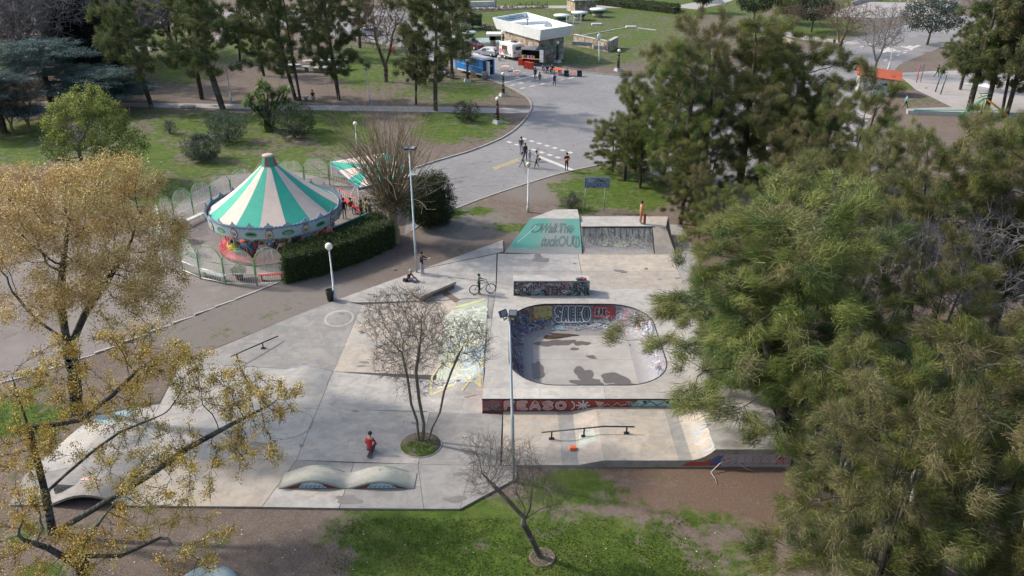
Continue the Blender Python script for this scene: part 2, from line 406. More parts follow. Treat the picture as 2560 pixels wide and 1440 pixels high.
plaza = sheet('paving', [(-60,690),(120,640),(400,560),(470,490),(560,440),(720,424),(900,470),(1010,520),(980,600),(820,660),(720,700),(375,832),(0,960),(-200,1010),(-300,800)], .010, ASPH2)
parking = sheet('parking_lot', [(560,30),(1000,20),(1060,60),(1000,66),(960,72),(980,105),(1000,118),(880,100),(700,62),(560,52)], .016, ASPH)
path_a = sheet('footpath', [(-80,250),(330,257),(700,262),(1100,267),(1326,272),(1326,284),(1100,281),(700,274),(330,268),(-80,264)], .02, PAVE)
path_b = sheet('footpath', [(1080,10),(1160,15),(1700,13),(1760,2),(1790,-6),(1850,-6),(1800,12),(1740,24),(1700,19),(1160,22),(1080,20)], .02, PAVE)
path_c = sheet('footpath', [(1870,62),(2030,92),(2150,108),(2130,112),(2010,100),(1870,72)], .02, PAVE)
path_d = sheet('footpath', [(2240,183),(2330,178),(2640,170),(2640,292),(2265,286),(2265,272),(2380,268),(2290,225)], .02, PAVE)
court = sheet('court_floor', [(2060,40),(2130,14),(2160,4),(2380,10),(2340,34),(2200,46)], .02, PAVE)
path_e = sheet('footpath', [(300,120),(420,105),(560,88),(600,84),(600,92),(440,116),(330,132)], .02, PAVE)
path_f = sheet('footpath', [(1880,300),(2080,250),(2180,290),(2100,380),(1900,390)], .02, PAVE)
def kerb(name, pts, w=.18, h=.12, mat=None, seg=1.1, limit=300):
    root = bpy.data.objects.new(name, None); COL.objects.link(root); root['kind'] = 'structure'
    P = [G(*p) for p in pts]; L = [0]
    for a, b in zip(P, P[1:]): L.append(L[-1]+(b-a).length)
    n = max(1, int(L[-1]/seg)); n = min(n, limit)
    xs = np.interp(np.linspace(0, L[-1], n+1), L, [p.x for p in P]); ys = np.interp(np.linspace(0, L[-1], n+1), L, [p.y for p in P])
    root.location = (xs[0], ys[0], 0)
    for i in range(n):
        a = Vector((xs[i], ys[i], 0)); b = Vector((xs[i+1], ys[i+1], 0)); d = (b-a); ln = d.length; d.normalize()
        c = (a+b)/2; z = float(land(c.x, c.y)); hh = h+random.uniform(-.008, .008)
        mb = MB().box(0, 0, hh/2-.05, ln-.012, w, hh+.1, math.atan2(d.y, d.x), taper=.97)
        mb.build('kerb_stone', mat, root, (c.x-xs[0], c.y-ys[0], z))
    return root
KM = M('kerb_concrete', (.30, .285, .27), .9, .4, 3, .3, dirt=(.10, .09, .08))
kerb('kerb', kerbL, .2, .13, KM); kerb('kerb', kerbR[3:], .14, .06, M('pale_kerb', (.36, .34, .31), .9, .3, 3, .3), 1.2)
kerb('kerb', kerbT, .2, .12, KM, 1.6)
kerb('kerb', [(375,832),(470,795),(600,745),(720,697)], .14, .05, MATS['pale_kerb'], 1.2)
kerb('kerb', [(0,958),(120,925),(250,880),(375,832)], .14, .05, MATS['pale_kerb'], 1.4)
PAINT = M('road_paint', (.50, .49, .47), .8, .35, 8, .05, dirt=(.25, .25, .25)); YPAINT = M('yellow_road_paint', (.55, .42, .12), .8, .35, 8, .05)
def mark(a, b, w, mat, name='road_marking'):
    A, B = G(*a), G(*b); d = (B-A); d.z = 0; ln = d.length; d.normalize(); n = Vector((-d.y, d.x, 0))*w/2
    vs = [A-n, B-n, B+n, A+n]; vs = [(v.x, v.y, float(land(v.x, v.y))+.020) for v in vs]
    MB().add(vs, [(0, 1, 2, 3)]).build(name, mat, road)
def dashes(a, b, n, mat=PAINT, w=.45, duty=.5):
    for i in range(n):
        t0 = i/n; t1 = t0+duty/n
        mark((a[0]+(b[0]-a[0])*t0, a[1]+(b[1]-a[1])*t0), (a[0]+(b[0]-a[0])*t1, a[1]+(b[1]-a[1])*t1), w, mat)
dashes((1305,346),(1440,386), 7); dashes((1268,354),(1410,399), 7); mark((1345,391),(1432,426), .5, PAINT)
mark((1256,208),(1348,187), .45, PAINT); dashes((1276,214),(1400,186), 6, w=.4); dashes((1300,222),(1470,186), 7, w=.4)
mark((1232,421),(1296,397), .12, YPAINT); mark((1235,424),(1299,400), .12, YPAINT)
for k in range(5): mark((2186+k*19,133-k*0+k*-1.5),(2222+k*19,119-k*1.5), .7, PAINT)
dashes((2150,118),(2240,92), 5, w=.3); dashes((2210,152),(2290,120), 5, w=.3)
# ---------------------------------------------------------------- skatepark
def concrete(name, c1, c2, warm=(.42, .375, .325), stain=(.20, .185, .17), hi=1.0):
    m, t, p = nt(name); vec = geo(t); oi = t.nodes.new('ShaderNodeObjectInfo')
    mp = t.nodes.new('ShaderNodeMapping'); mp.inputs['Scale'].default_value = (.45, 1.5, 1); t.links.new(vec, mp.inputs[0])
    big = noise(t, .22, 5, .6, vec, .8); mid = noise(t, 1.3, 7, .72, vec, .6); st = noise(t, .9, 6, .7, mp.outputs[0], 1.2); fine = noise(t, 22, 4, .8, vec)
    c = mix(t, mrange(t, big.outputs[0], .38, .62), c1, c2)
    c = mix(t, mrange(t, st.outputs[0], .42, .66, 0, .8), c, warm)
    c = mix(t, mrange(t, noise(t, .5, 8, .75, vec, 1.5).outputs[0], .54, .70, 0, .6), c, stain)
    c = mix(t, mrange(t, mid.outputs[0], .40, .58, .42, 0), c, tuple(x*.60 for x in c1))
    c = mix(t, mrange(t, fine.outputs[0], .5, .72, 0, .28), c, tuple(x*.45 for x in c1))
    c = mix(t, mrange(t, noise(t, 4.5, 3, .5, vec).outputs[0], .66, .72, 0, .45), c, (.13, .12, .11))
    g = mrange(t, oi.outputs['Random'], 0, 1, .87, 1.07); cc = t.nodes.new('ShaderNodeCombineColor')
    [t.links.new(g, cc.inputs[i]) for i in range(3)]
    c = mix(t, 1.0, c, cc.outputs[0], 'MULTIPLY')
    t.links.new(c, p.inputs['Base Color']); p.inputs['Roughness'].default_value = .82; p.inputs['Specular IOR Level'].default_value = .3
    bump(t, p, math_(t, 'ADD', mid.outputs[0], math_(t, 'MULTIPLY', fine.outputs[0], .3)), .25, .02); return m
CONC = concrete('skate_concrete', (.275, .272, .265), (.350, .342, .325))
CONCD = concrete('grey_concrete', (.225, .222, .22), (.285, .28, .27), (.33, .30, .27))
CONCL = concrete('pale_concrete', (.36, .35, .335), (.44, .43, .405), (.42, .38, .34), (.25, .23, .21))
WARM = concrete('warm_concrete', (.33, .31, .28), (.41, .37, .325), (.46, .375, .28))
CONCB = concrete('bank_concrete', (.30, .305, .29), (.35, .34, .32), (.37, .36, .29), (.24, .27, .24))
JOINT = M('joint_dirt', (.055, .05, .045), .95, .4, 5, 0)
WALL = M('wall_concrete', (.23, .21, .19), .9, .4, 3, .3, dirt=(.08, .075, .07))
STEEL = M('dark_steel', (.035, .035, .038), .45, .3, 9, .05, .6)
DZ = .15
Cw = lambda px, py, z: W(px, py, z)
deckL = -1.52; deckF = W(1203, 997, DZ).y; deckR = 12.9; deckB = W(1500, 722, DZ).y
def hump(x, y, cx, cy, r, h): 
    d = np.sqrt((x-cx)**2+(y-cy)**2)/r; return h*np.where(d < 1, (1-d*d)**1.4, 0)
pH1 = G(760, 950, .1); pH2 = G(848, 796, .1); pH3 = G(722, 1062, .1)
def zpark(x, y):
    z = zg(x, y)+.10
    z = z+hump(x, y, pH1.x, pH1.y, 1.75, .34)+hump(x, y, pH2.x, pH2.y, .95, .05)+hump(x, y, pH3.x, pH3.y, 1.25, .04)
    dx = (deckL-x)/2.7; f = (y-deckF)/3.0
    k = np.clip(np.minimum(1-dx, f), 0, 1); k = np.where((x < deckL+.3) & (y > deckF) & (y < 48), k, 0)
    z = z+np.maximum(0, DZ-z-.02)*k*np.where(x > deckL-2.7, 1, 0)
    z = z+hump(x, y, -19.6, 31.3, 2.2, .55)+hump(x, y, -18.4, 27.6, 1.9, .7)
    return z
def GP(px, py): return G(px, py, 0, lambda x, y: float(zpark(np.float64(x), np.float64(y))))
floor = bpy.data.objects.new('skatepark_floor', None); COL.objects.link(floor); floor['kind'] = 'structure'; floor.location = (-6, 35, 0)
def put(o, parent):                    # keep world coordinates under a parent placed elsewhere
    o.parent = parent; o.matrix_parent_inverse = Matrix.Translation(parent.location).inverted(); return o
def slab(corners, mat=None, zf=zpark, name='slab', parent=None, res=.35, gap=.014, world=False, drop=.12):
    mat = mat or CONC
    P = [Vector((c[0], c[1], 0)) if world else GP(*c) for c in corners]
    P = [Vector((p.x, p.y, 0)) for p in P]
    ctr = sum(P, Vector())/4
    P = [p+(ctr-p).normalized()*gap for p in P]
    nu = max(1, int((P[1]-P[0]).length/res)); nv = max(1, int((P[3]-P[0]).length/res))
    mb = MB(); vs = []
    for j in range(nv+1):
        for i in range(nu+1):
            u, v = i/nu, j/nv; p = (P[0]*(1-u)+P[1]*u)*(1-v)+(P[3]*(1-u)+P[2]*u)*v
            vs.append((p.x, p.y, float(zf(np.float64(p.x), np.float64(p.y)))))
    w = nu+1; fs = [(j*w+i, j*w+i+1, (j+1)*w+i+1, (j+1)*w+i) for j in range(nv) for i in range(nu)]
    mb.add(vs, fs, 0, (1, 1, 1), True)
    rim = [i for i in range(w)]+[j*w+nu for j in range(1, nv+1)]+[nv*w+i for i in range(nu-1, -1, -1)]+[j*w for j in range(nv-1, 0, -1)]
    b = len(mb.v); R = [vs[k] for k in rim]
    mb.add(R+[(x, y, z-drop) for x, y, z in R], [(k, (k+1) % len(R)+0, (k+1) % len(R)+len(R), k+len(R)) for k in range(len(R))][::1], 1)
    mb.f = [f if m == 0 else f[::-1] for f, m in zip(mb.f, mb.m)]
    return put(mb.build(name, [mat, WALL]), parent or floor)
U = lambda a, b, t: (a[0]+(b[0]-a[0])*t, a[1]+(b[1]-a[1])*t)
def qsplit(q, us=(), vs=(), **k):
    us = [0]+list(us)+[1]; vs = [0]+list(vs)+[1]; mats = k.pop('mats', None); n = 0
    for j in range(len(vs)-1):
        for i in range(len(us)-1):
            def B(u, v): return U(U(q[0], q[1], u), U(q[3], q[2], u), v)
            if mats: k['mat'] = mats[n % len(mats)]
            slab([B(us[i], vs[j]), B(us[i+1], vs[j]), B(us[i+1], vs[j+1]), B(us[i], vs[j+1])], **k); n += 1
qsplit([(741,1150),(1045,1160),(1075,1028),(794,1022)], mat=CONC)
qsplit([(1045,1160),(1250,1165),(1256,1036),(1075,1028)], mat=CONCD)
qsplit([(794,1022),(1206,1034),(1212,938),(833,928)], mat=CONC)
qsplit([(833,928),(1212,938),(1237,744),(905,762)], (.72,), mats=[WARM, CONCB])
slab([(855,757),(1060,752),(1060,671),(842,750)], CONC)
slab([(1060,752),(1238.6,744),(1241.6,634.5),(1060,672)], CONC); slab([(1060,671),(1241,633),(1259,629),(1257,600)], CONC)
qsplit([(655,1267),(848,1270),(885,1157),(741,1150)], (), (.42,), mats=[CONC, CONCD])
qsplit([(848,1270),(1060,1272),(1045,1160),(885,1157)], (), (.5,), mats=[CONCD])
slab([(1060,1272),(1150,1272),(1180,1163),(1045,1160)], CONCD); slab([(1150,1272),(1292,1195),(1292,1166),(1180,1163)], CONCD)
qsplit([(450,907),(833,928),(905,762),(842,750)], (.45,), mat=CONCD)
slab([(400,1010),(794,1022),(833,928),(450,907)], CONC)
slab([(330,1140),(741,1150),(794,1022),(400,1010)], CONC)
slab([(300,1258),(655,1267),(741,1150),(330,1140)], WARM)
slab([(20,1262),(300,1258),(330,1140),(60,1190)], CONCD); slab([(60,1190),(330,1140),(400,1010),(230,1040)], CONC)
# joint bed under the slabs
bed = sheet('slab_bed', [(30,1258),(300,1254),(655,1263),(1140,1268),(1280,1196),(1285,1162),(1245,1160),(1200,1032),(1230,750),(1245,610),(845,754),(455,905),(400,1005),(235,1040),(65,1190)], .085, JOINT)
# upper flat behind the pool
upL, upR = -1.05, 13.0
def zup(x, y): return np.float64(.10)
yb = deckB+.02
for (x0, x1, m) in ((-1.03, 4.75, CONC), (4.75, 11.4, WARM)):
    for (y0, y1) in ((yb+.03, 49.6), (49.6, 52.6)):
        slab([(x0, y0), (x1, y0), (x1, y1), (x0, y1)], m if y0 < 49 or m == WARM else CONC, zup, world=True, res=3)
sl_r = slab([(11.4, yb), (12.6, yb), (13.3, 52.6), (11.4, 52.6)], CONCD, zup, world=True, res=3)
slab([(11.9, 52.6), (13.3, 52.6), (13.2, 58.3), (12.0, 58.3)], CONCD, zup, world=True, res=3)
# ------------------------------------------------- pool deck and bowl
rimL, rimR = W(1273, 860, DZ).x, W(1652, 860, DZ).x
rimB, rimF = W(1450, 760, DZ).y, W(1450, 963, DZ).y
RC, RT = 2.55, 1.45
def rloop(ins, n=14):
    x0, x1, y0, y1 = rimL+ins, rimR-ins, rimF+ins, rimB-ins; r = RC-ins; out = []
    for cx, cy, a0 in ((x1-r, y0+r, -90), (x1-r, y1-r, 0), (x0+r, y1-r, 90), (x0+r, y0+r, 180)):
        for k in range(n+1):
            a = math.radians(a0+90*k/n); out.append((cx+r*math.cos(a), cy+r*math.sin(a)))
    return out
platform = thing('pool_deck', 'raised concrete pool deck with red and pink lettered front wall', 'skate bowl', ((rimL+rimR)/2, (rimF+rimB)/2, DZ))
def bowl_mesh():
    n = 14; K = 10; base = rloop(0, n); L = len(base); mb = MB(); vs = []
    dense = []
    for k in range(K+1):
        a = math.pi/2*k/K; lp = rloop(RT*(1-math.cos(a)), n)
        seg = []
        for i in range(L):
            A, B = lp[i], lp[(i+1) % L]; long_ = (i % (n+1) == n)
            m = 12 if long_ else 1
            for s in range(m): seg.append((A[0]+(B[0]-A[0])*s/m, A[1]+(B[1]-A[1])*s/m))
        dense.append([(x, y, DZ-RT*math.sin(a)) for x, y in seg])
    LL = len(dense[0])
    for r in dense: vs += r
    mb.add(vs, [(k*LL+i, (k+1)*LL+i, (k+1)*LL+(i+1) % LL, k*LL+(i+1) % LL) for k in range(K) for i in range(LL)], 0, (1, 1, 1), True)
    return mb, dense
bw, dense = bowl_mesh()
# left and back walls carry old layers of paint: real paint, patchy
def old_paint():
    m, t, p = nt('painted_bowl_wall'); vec = geo(t)
    sx = t.nodes.new('ShaderNodeSeparateXYZ'); t.links.new(vec, sx.inputs[0])
    mid = noise(t, 1.2, 6, .7, vec, 1); ex = noise(t, 2.4, 5, .7, vec, 1.5); f = noise(t, 9, 5, .8, vec, 1)
    base = mix(t, mrange(t, f.outputs[0], .35, .65), (.19, .18, .18), (.26, .25, .245))
    paint = mix(t, mrange(t, ex.outputs[0], .40, .60), (.05, .055, .075), (.16, .15, .17))
    paint = mix(t, mrange(t, mid.outputs[0], .56, .64, 0, .8), paint, (.30, .12, .12))
    paint = mix(t, mrange(t, mid.outputs[0], .44, .36, 0, .8), paint, (.12, .20, .28))
    paint = mix(t, mrange(t, f.outputs[0], .54, .66, 0, .75), paint, (.42, .42, .45))
    right = mrange(t, sx.outputs[0], rimL+5.5, rimR-1.2, 0, 1)
    pale = mix(t, mrange(t, ex.outputs[0], .45, .62), (.18, .18, .22), (.31, .305, .315)); pale = mix(t, mrange(t, f.outputs[0], .60, .70, 0, .6), pale, (.25, .35, .50))
    paint = mix(t, right, paint, pale)
    hgt = mrange(t, math_(t, 'ADD', sx.outputs[2], math_(t, 'MULTIPLY', ex.outputs[0], .55)), DZ-RT*.9+.1, DZ-RT*.65+.2)
    c = mix(t, hgt, base, paint); t.links.new(c, p.inputs['Base Color']); p.inputs['Roughness'].default_value = .6; bump(t, p, f.outputs[0], .15, .01)
    return m
bowl = put(bw.build('bowl_wall', [old_paint()]), platform)
# bowl floor
def floor_mat():
    m, t, p = nt('bowl_floor_concrete'); vec = geo(t)
    mid = noise(t, 1.1, 7, .72, vec, .6); fine = noise(t, 20, 4, .8, vec); big = noise(t, .4, 4, .6, vec)
    c = mix(t, mrange(t, big.outputs[0], .38, .62), (.30, .285, .265), (.36, .34, .315)); c = mix(t, mrange(t, mid.outputs[0], .4, .65, .4, 0), c, (.2, .19, .175))
    c = mix(t, mrange(t, fine.outputs[0], .5, .72, 0, .3), c, (.14, .13, .12)); t.links.new(c, p.inputs['Base Color']); p.inputs['Roughness'].default_value = .75; bump(t, p, fine.outputs[0], .2, .01); return m
FB = [(x, y) for x, y, z in dense[-1]]; zb = DZ-RT
def tess(poly, holes, z, name, mat, parent):
    allp = [Vector((x, y, 0)) for lp in [poly]+holes for x, y in lp]
    tr = tessellate_polygon([[Vector((x, y, 0)) for x, y in lp] for lp in [poly]+holes]); mb = MB()
    zz = z if callable(z) else (lambda x, y: z)
    fs = []
    for a, b, c in tr:
        A, B, C = allp[a], allp[b], allp[c]
        fs.append((a, b, c) if (B-A).cross(C-A).z > 0 else (a, c, b))
    mb.add([(p.x, p.y, zz(p.x, p.y)) for p in allp], fs)
    o = mb.build(name, mat); return put(o, parent) if parent is not None else o
FM = floor_mat()
ym = (rimF+rimB)/2+.3
inn = [(x, y) for x, y, z in dense[-1]]
lo = [p for p in inn if p[1] < ym-.01]; hi = [p for p in inn if p[1] >= ym-.01]
xa, xb = rimL+RT, rimR-RT
i0 = sorted(lo, key=lambda p: math.atan2(p[1]-ym, p[0]-(xa+xb)/2)); i1 = sorted(hi, key=lambda p: math.atan2(p[1]-ym, p[0]-(xa+xb)/2) % (2*math.pi))
tess([(xa, ym-.012)]+i0+[(xb, ym-.012)], [], zb, 'bowl_floor', FM, platform)
tess([(xb, ym+.005)]+i1+[(xa, ym+.005)], [], zb, 'bowl_floor', FM, platform)
tess([(xa+.01, rimF+RT+.3), (xb-.01, rimF+RT+.3), (xb-.01, rimB-RT-.3), (xa+.01, rimB-RT-.3)], [], zb-.03, 'floor_joint', JOINT, platform)
# damp patches and dark puddles on the bowl floor
wm, wt, wp = nt('wet_concrete'); wn1 = noise(wt, 3, 4, .6, geo(wt)); wt.links.new(mix(wt, wn1.outputs[0], (.085, .07, .06), (.125, .11, .10)), wp.inputs['Base Color']); wp.inputs['Roughness'].default_value = .35
wd, wdt, wdp = nt('standing_water'); wn2 = noise(wdt, 2, 4, .6, geo(wdt)); wdt.links.new(mix(wdt, wn2.outputs[0], (.05, .035, .025), (.085, .06, .045)), wdp.inputs['Base Color']); wdp.inputs['Roughness'].default_value = .06
def blob(cx, cy, rx, ry, z, seed, mat, name, parent, wob=.28, pxl=True, rot=0):
    c = W(cx, cy, z) if pxl else Vector((cx, cy, z)); r = random.Random(seed); ph = [(r.uniform(0, 6.28), r.uniform(.3, 1)) for k in range(5)]
    pts = []
    for k in range(30):
        a = 2*math.pi*k/30; w = 1+wob*sum(math.sin((j+2)*a+p)*s/(j+1.5) for j, (p, s) in enumerate(ph))
        x, y = rx*w*math.cos(a), ry*w*math.sin(a); pts.append((c.x+x*math.cos(rot)-y*math.sin(rot), c.y+x*math.sin(rot)+y*math.cos(rot)))
    return tess(pts, [], z, name, mat, parent)
puds = [(1392,838,.95,.42),(1375,858,.75,.42),(1417,856,.5,.3),(1454,858,.45,.3),(1436,872,.24,.18),(1478,892,.32,.18),(1580,860,.2,.3),(1343,920,.35,.75),(1345,938,.28,.5),(1459,935,.5,.75),(1485,955,.5,.35),(1462,958,.65,.4),(1540,948,.75,.7),(1560,965,.75,.4)]
for i, (a, b, rx, ry) in enumerate(puds):
    blob(a, b, rx, ry, zb+.004+.0012*i, i, wm if i else wd, 'puddle', platform, .45)
blob(1405, 838, 1.0, .22, zb+.026, 77, wd, 'puddle', platform, .5)
# deck top in slabs
yF2 = rimF-.30
xs = [deckL, rimL+1.6, (rimL+rimR)/2+.6, rimR-.2, deckR]
for a, b in zip(xs, xs[1:]): slab([(a, deckF), (b, deckF), (b, yF2), (a, yF2)], CONCL, lambda x, y: np.float64(DZ), 'deck_slab', platform, 3, .006, True, .1)
hole = rloop(0, 14)
outer = [(deckL, yF2), (deckR, yF2), (12.0, 45.5), (11.7, deckB), (-1.03, deckB)]
tess(outer, [hole], DZ, 'deck_top', CONCL, platform)
cop = [(x, y, DZ-.01) for x, y in hole]; MBc = MB().path(cop+[cop[0], cop[1]], .035, 6, caps=False); put(MBc.build('coping', STEEL), platform)
fw = MB(); fy = deckF; 
fw.add([(deckL, fy, -.9), (deckR, fy, -.9), (deckR, fy, DZ-.002), (deckL, fy, DZ-.002), (12.0, 45.5, -.9), (12.0, 45.5, DZ-.002), (deckL, deckB, -.3), (deckL, deckB, DZ-.002), (11.7, deckB, -.3), (11.7, deckB, DZ-.002), (deckL, yF2, -.9), (deckL, yF2, DZ-.002)], [(0, 1, 2, 3), (1, 4, 5, 2), (4, 8, 9, 5), (0, 3, 11, 10), (10, 11, 7, 6)], 0)
put(fw.build('deck_wall', M('red_painted_wall', (.30, .045, .03), .75, .35, 2.5, .2, dirt=(.09, .05, .05))), platform)
put(MB().box((deckL+deckR)/2, fy-.012, DZ-.03, deckR-deckL+.03, .05, .06).build('edge_angle', STEEL), platform)
# lower right course: flat, small bank, flat, quarter and box
yN, yS = deckF-.02, W(1400, 1163, -.6).y
def zlow(x, y):
    b = -.6
    r1 = .27*ss(x, 2.95, 4.35)
    r1 = .27*np.clip((x-3.05)/1.2, 0, 1)
    q = np.where(x > 8.1, 1.55-np.sqrt(np.maximum(0, 1.55**2-np.minimum(x-8.1, 1.25)**2)), 0)
    return b+r1+np.clip(q, 0, .68)
cols = [(-.45, 2.35, WARM), (2.35, 3.1, CONCD), (3.1, 4.28, WARM), (4.28, 7.75, WARM), (7.75, 8.35, CONCD), (8.35, 9.36, WARM), (9.36, 12.9, CONC)]
course = bpy.data.objects.new('lower_course', None); COL.objects.link(course); course['kind'] = 'structure'; course.location = (5, 30, -.6)
for a, b, m in cols: slab([(a, yS), (b, yS), (b, yN), (a, yN)], m, zlow, 'slab', course, .2, .006, True, .55)
fas = MB(); xsn = [-.45]+list(np.linspace(3.0, 9.4, 34))+[12.9]
vs = [];
for x in xsn: z = float(zlow(np.float64(x), 0)); vs += [(x, yS-.02, -.75), (x, yS-.02, z-.004)]
fas.add(vs, [(2*i, 2*i+2, 2*i+3, 2*i+1) for i in range(len(xsn)-1)])
fas.add([(12.9, yS-.02, -.75), (12.9, yN, -.75), (12.9, yN, zlow(12., 0)), (12.9, yS-.02, zlow(12., 0))], [(0, 1, 2, 3)])
put(fas.build('side_wall', M('course_wall', (.30, .28, .26), .9, .4, 2, .3, dirt=(.10, .07, .06))), course)
# ------------------------------------------------- graffiti painted as thin flat print following each wall
def text_geo(s, bold=.03, res=3, size=1.0, shear=0):
    cu = bpy.data.curves.new('t', 'FONT'); cu.body = s; cu.offset = bold; cu.resolution_u = res; cu.shear = shear; cu.space_character = .95
    ob = bpy.data.objects.new('t', cu); COL.objects.link(ob); dg = bpy.context.evaluated_depsgraph_get()
    me = bpy.data.meshes.new_from_object(ob.evaluated_get(dg)); bpy.data.objects.remove(ob); bpy.data.curves.remove(cu)
    v = [(q.co.x, q.co.y) for q in me.vertices]; f = [tuple(p.vertices) for p in me.polygons]; bpy.data.meshes.remove(me)
    x0 = min(a for a, b in v); x1 = max(a for a, b in v); y0 = min(b for a, b in v); y1 = max(b for a, b in v)
    return [((a-x0)/(x1-x0), (b-y0)/(y1-y0)) for a, b in v], f
def subdiv(v, f, mx):
    bm = bmesh.new(); vs = [bm.verts.new((a, b, 0)) for a, b in v]
    for q in f:
        try: bm.faces.new([vs[i] for i in q])
        except ValueError: pass
    bmesh.ops.triangulate(bm, faces=bm.faces[:])
    for k in range(5):
        es = [e for e in bm.edges if e.calc_length() > mx]
        if not es: break
        bmesh.ops.subdivide_edges(bm, edges=es, cuts=1); bmesh.ops.triangulate(bm, faces=bm.faces[:])
    bm.verts.index_update(); out = ([(q.co.x, q.co.y) for q in bm.verts], [tuple(x.index for x in q.verts) for q in bm.faces]); bm.free(); return out
class Print:
    """flat paint on a surface given by surf(u, v, lift) -> point"""
    def __init__(s, surf, step=.0012): s.surf = surf; s.mb = MB(); s.k = 0; s.step = step
    def lift(s): s.k += 1; return .004+.00013*s.k
    def poly(s, v, f, col):
        l = s.lift(); s.mb.add([s.surf(a, b, l) for a, b in v], f, 0, col)
    def text(s, st, u0, v0, w, h, col, outline=None, bold=.03, ow=.035, mx=.22, bow=0):
        for c, bd in (([(outline, bold+ow)] if outline else [])+[(col, bold)]):
            v, f = text_geo(st, bd); g = (bd-bold)*.9
            v = [(u0-g*h+a*(w+2*g*h), v0-g*h+b*(h+2*g*h)+bow*math.sin(a*math.pi)) for a, b in v]
            v, f = subdiv(v, f, mx); s.poly(v, f, c)
    def stroke(s, pts, w, col, closed=False):
        n = len(pts); L = []; 
        for i in range(n):
            a = pts[(i-1) % n] if closed else pts[max(i-1, 0)]; b = pts[(i+1) % n] if closed else pts[min(i+1, n-1)]
            dx, dy = b[0]-a[0], b[1]-a[1]; d = math.hypot(dx, dy) or 1; L.append((-dy/d*w/2, dx/d*w/2))
        c = getattr(s, 'cross', 1) if w > .09 else 1
        v = [(p[0]+q[0]*(1-2*j/c), p[1]+q[1]*(1-2*j/c)) for j in range(c+1) for p, q in zip(pts, L)]
        f = [(j*n+i, j*n+(i+1) % n, j*n+n+(i+1) % n, j*n+n+i) for j in range(c) for i in range(n if closed else n-1)]
        s.poly(v, f, col)
    def scribble(s, u0, v0, u1, v1, n, cols, w=(.02, .06), size=(.2, .6), r=None):
        r = r or random
        for k in range(n):
            cu, cv = r.uniform(u0, u1), r.uniform(v0, v1); sz = r.uniform(*size); P = []; x, y = cu, cv; a = r.uniform(0, 6.28); da = r.uniform(-.6, .6)
            for i in range(r.randint(8, 18)):
                P.append((min(max(x, u0), u1), min(max(y, v0), v1))); a += da; da += r.uniform(-.5, .5); da *= .9; x += math.cos(a)*sz*.22; y += math.sin(a)*sz*.18
            s.stroke(P, r.uniform(*w), r.choice(cols))
    def rect(s, u0, v0, u1, v1, col, mx=.4):
        v, f = subdiv([(u0, v0), (u1, v0), (u1, v1), (u0, v1)], [(0, 1, 2, 3)], mx); s.poly(v, f, col)
    def build(s, parent, name='graffiti', mat=None, local=False):
        o = s.mb.build(name, mat or M('spray_paint', None, .7, .25, 7, 0))
        if local: o.parent = parent
        else: put(o, parent)
        return o
BLK, WHT, RED, PNK, TUR, BLU, YEL, GRY = (.03, .03, .035), (.62, .62, .6), (.36, .03, .03), (.52, .28, .27), (.20, .42, .45), (.08, .2, .42), (.5, .38, .06), (.3, .31, .33)
LET = {'S': [[(.85,.85),(.5,1),(.15,.8),(.3,.55),(.7,.45),(.85,.2),(.5,0),(.15,.12)]], 'A': [[(.1,0),(.42,1),(.58,1),(.9,0)],[(.28,.35),(.72,.35)]], 'R': [[(.15,0),(.15,1)],[(.15,1),(.75,.92),(.72,.6),(.2,.5)],[(.35,.5),(.85,0)]],
 'K': [[(.15,0),(.15,1)],[(.8,1),(.2,.5)],[(.3,.55),(.85,0)]], 'F': [[(.85,1),(.15,1),(.15,0)],[(.15,.55),(.7,.55)]], 'E': [[(.85,1),(.15,.98),(.15,.02),(.85,0)],[(.15,.5),(.7,.5)]]}
LET['O'] = [[(.5+.38*math.cos(t), .5+.46*math.sin(t)) for t in np.linspace(0, 6.28, 12)]]
LET['@'] = LET['O']+[[(.5+.14*math.cos(t), .5+.16*math.sin(t)) for t in np.linspace(0, 6.28, 7)]]
def bubble(P, word, u0, v0, w, h, fill, line, fat, ow, flip=False):
    cw = w/len(word)
    for i, ch in enumerate(word):
        for wd, col in ((fat+ow*2, line), (fat, fill)):
            P.k += 6 if flip else 0
            for pl in LET[ch]:
                q = curve(pl, 5) if ch in 'SR' and len(pl) > 2 else [U(a, b, t/4) for a, b in zip(pl, pl[1:]) for t in range(4)]+[pl[-1]]
                P.stroke([(u0+cw*(i+.08+x*.84), v0+h*((1-y) if flip else y)) for x, y in q], wd, col)
                for e in (q[0], q[-1]):
                    cx, cy = u0+cw*(i+.08+e[0]*.84), v0+h*((1-e[1]) if flip else e[1]); P.poly(*subdiv([(cx+wd/2*math.cos(t), cy+wd/2*math.sin(t)) for t in np.linspace(0, 6.28, 9)[:-1]], [tuple(range(8))], .1 if flip else 1), col)
        if ow > .04:
            for pl in LET[ch][:1]: P.stroke([(u0+cw*(i+.08+x*.84), v0+h*((1-y) if flip else y)) for x, y in pl], .012, line)
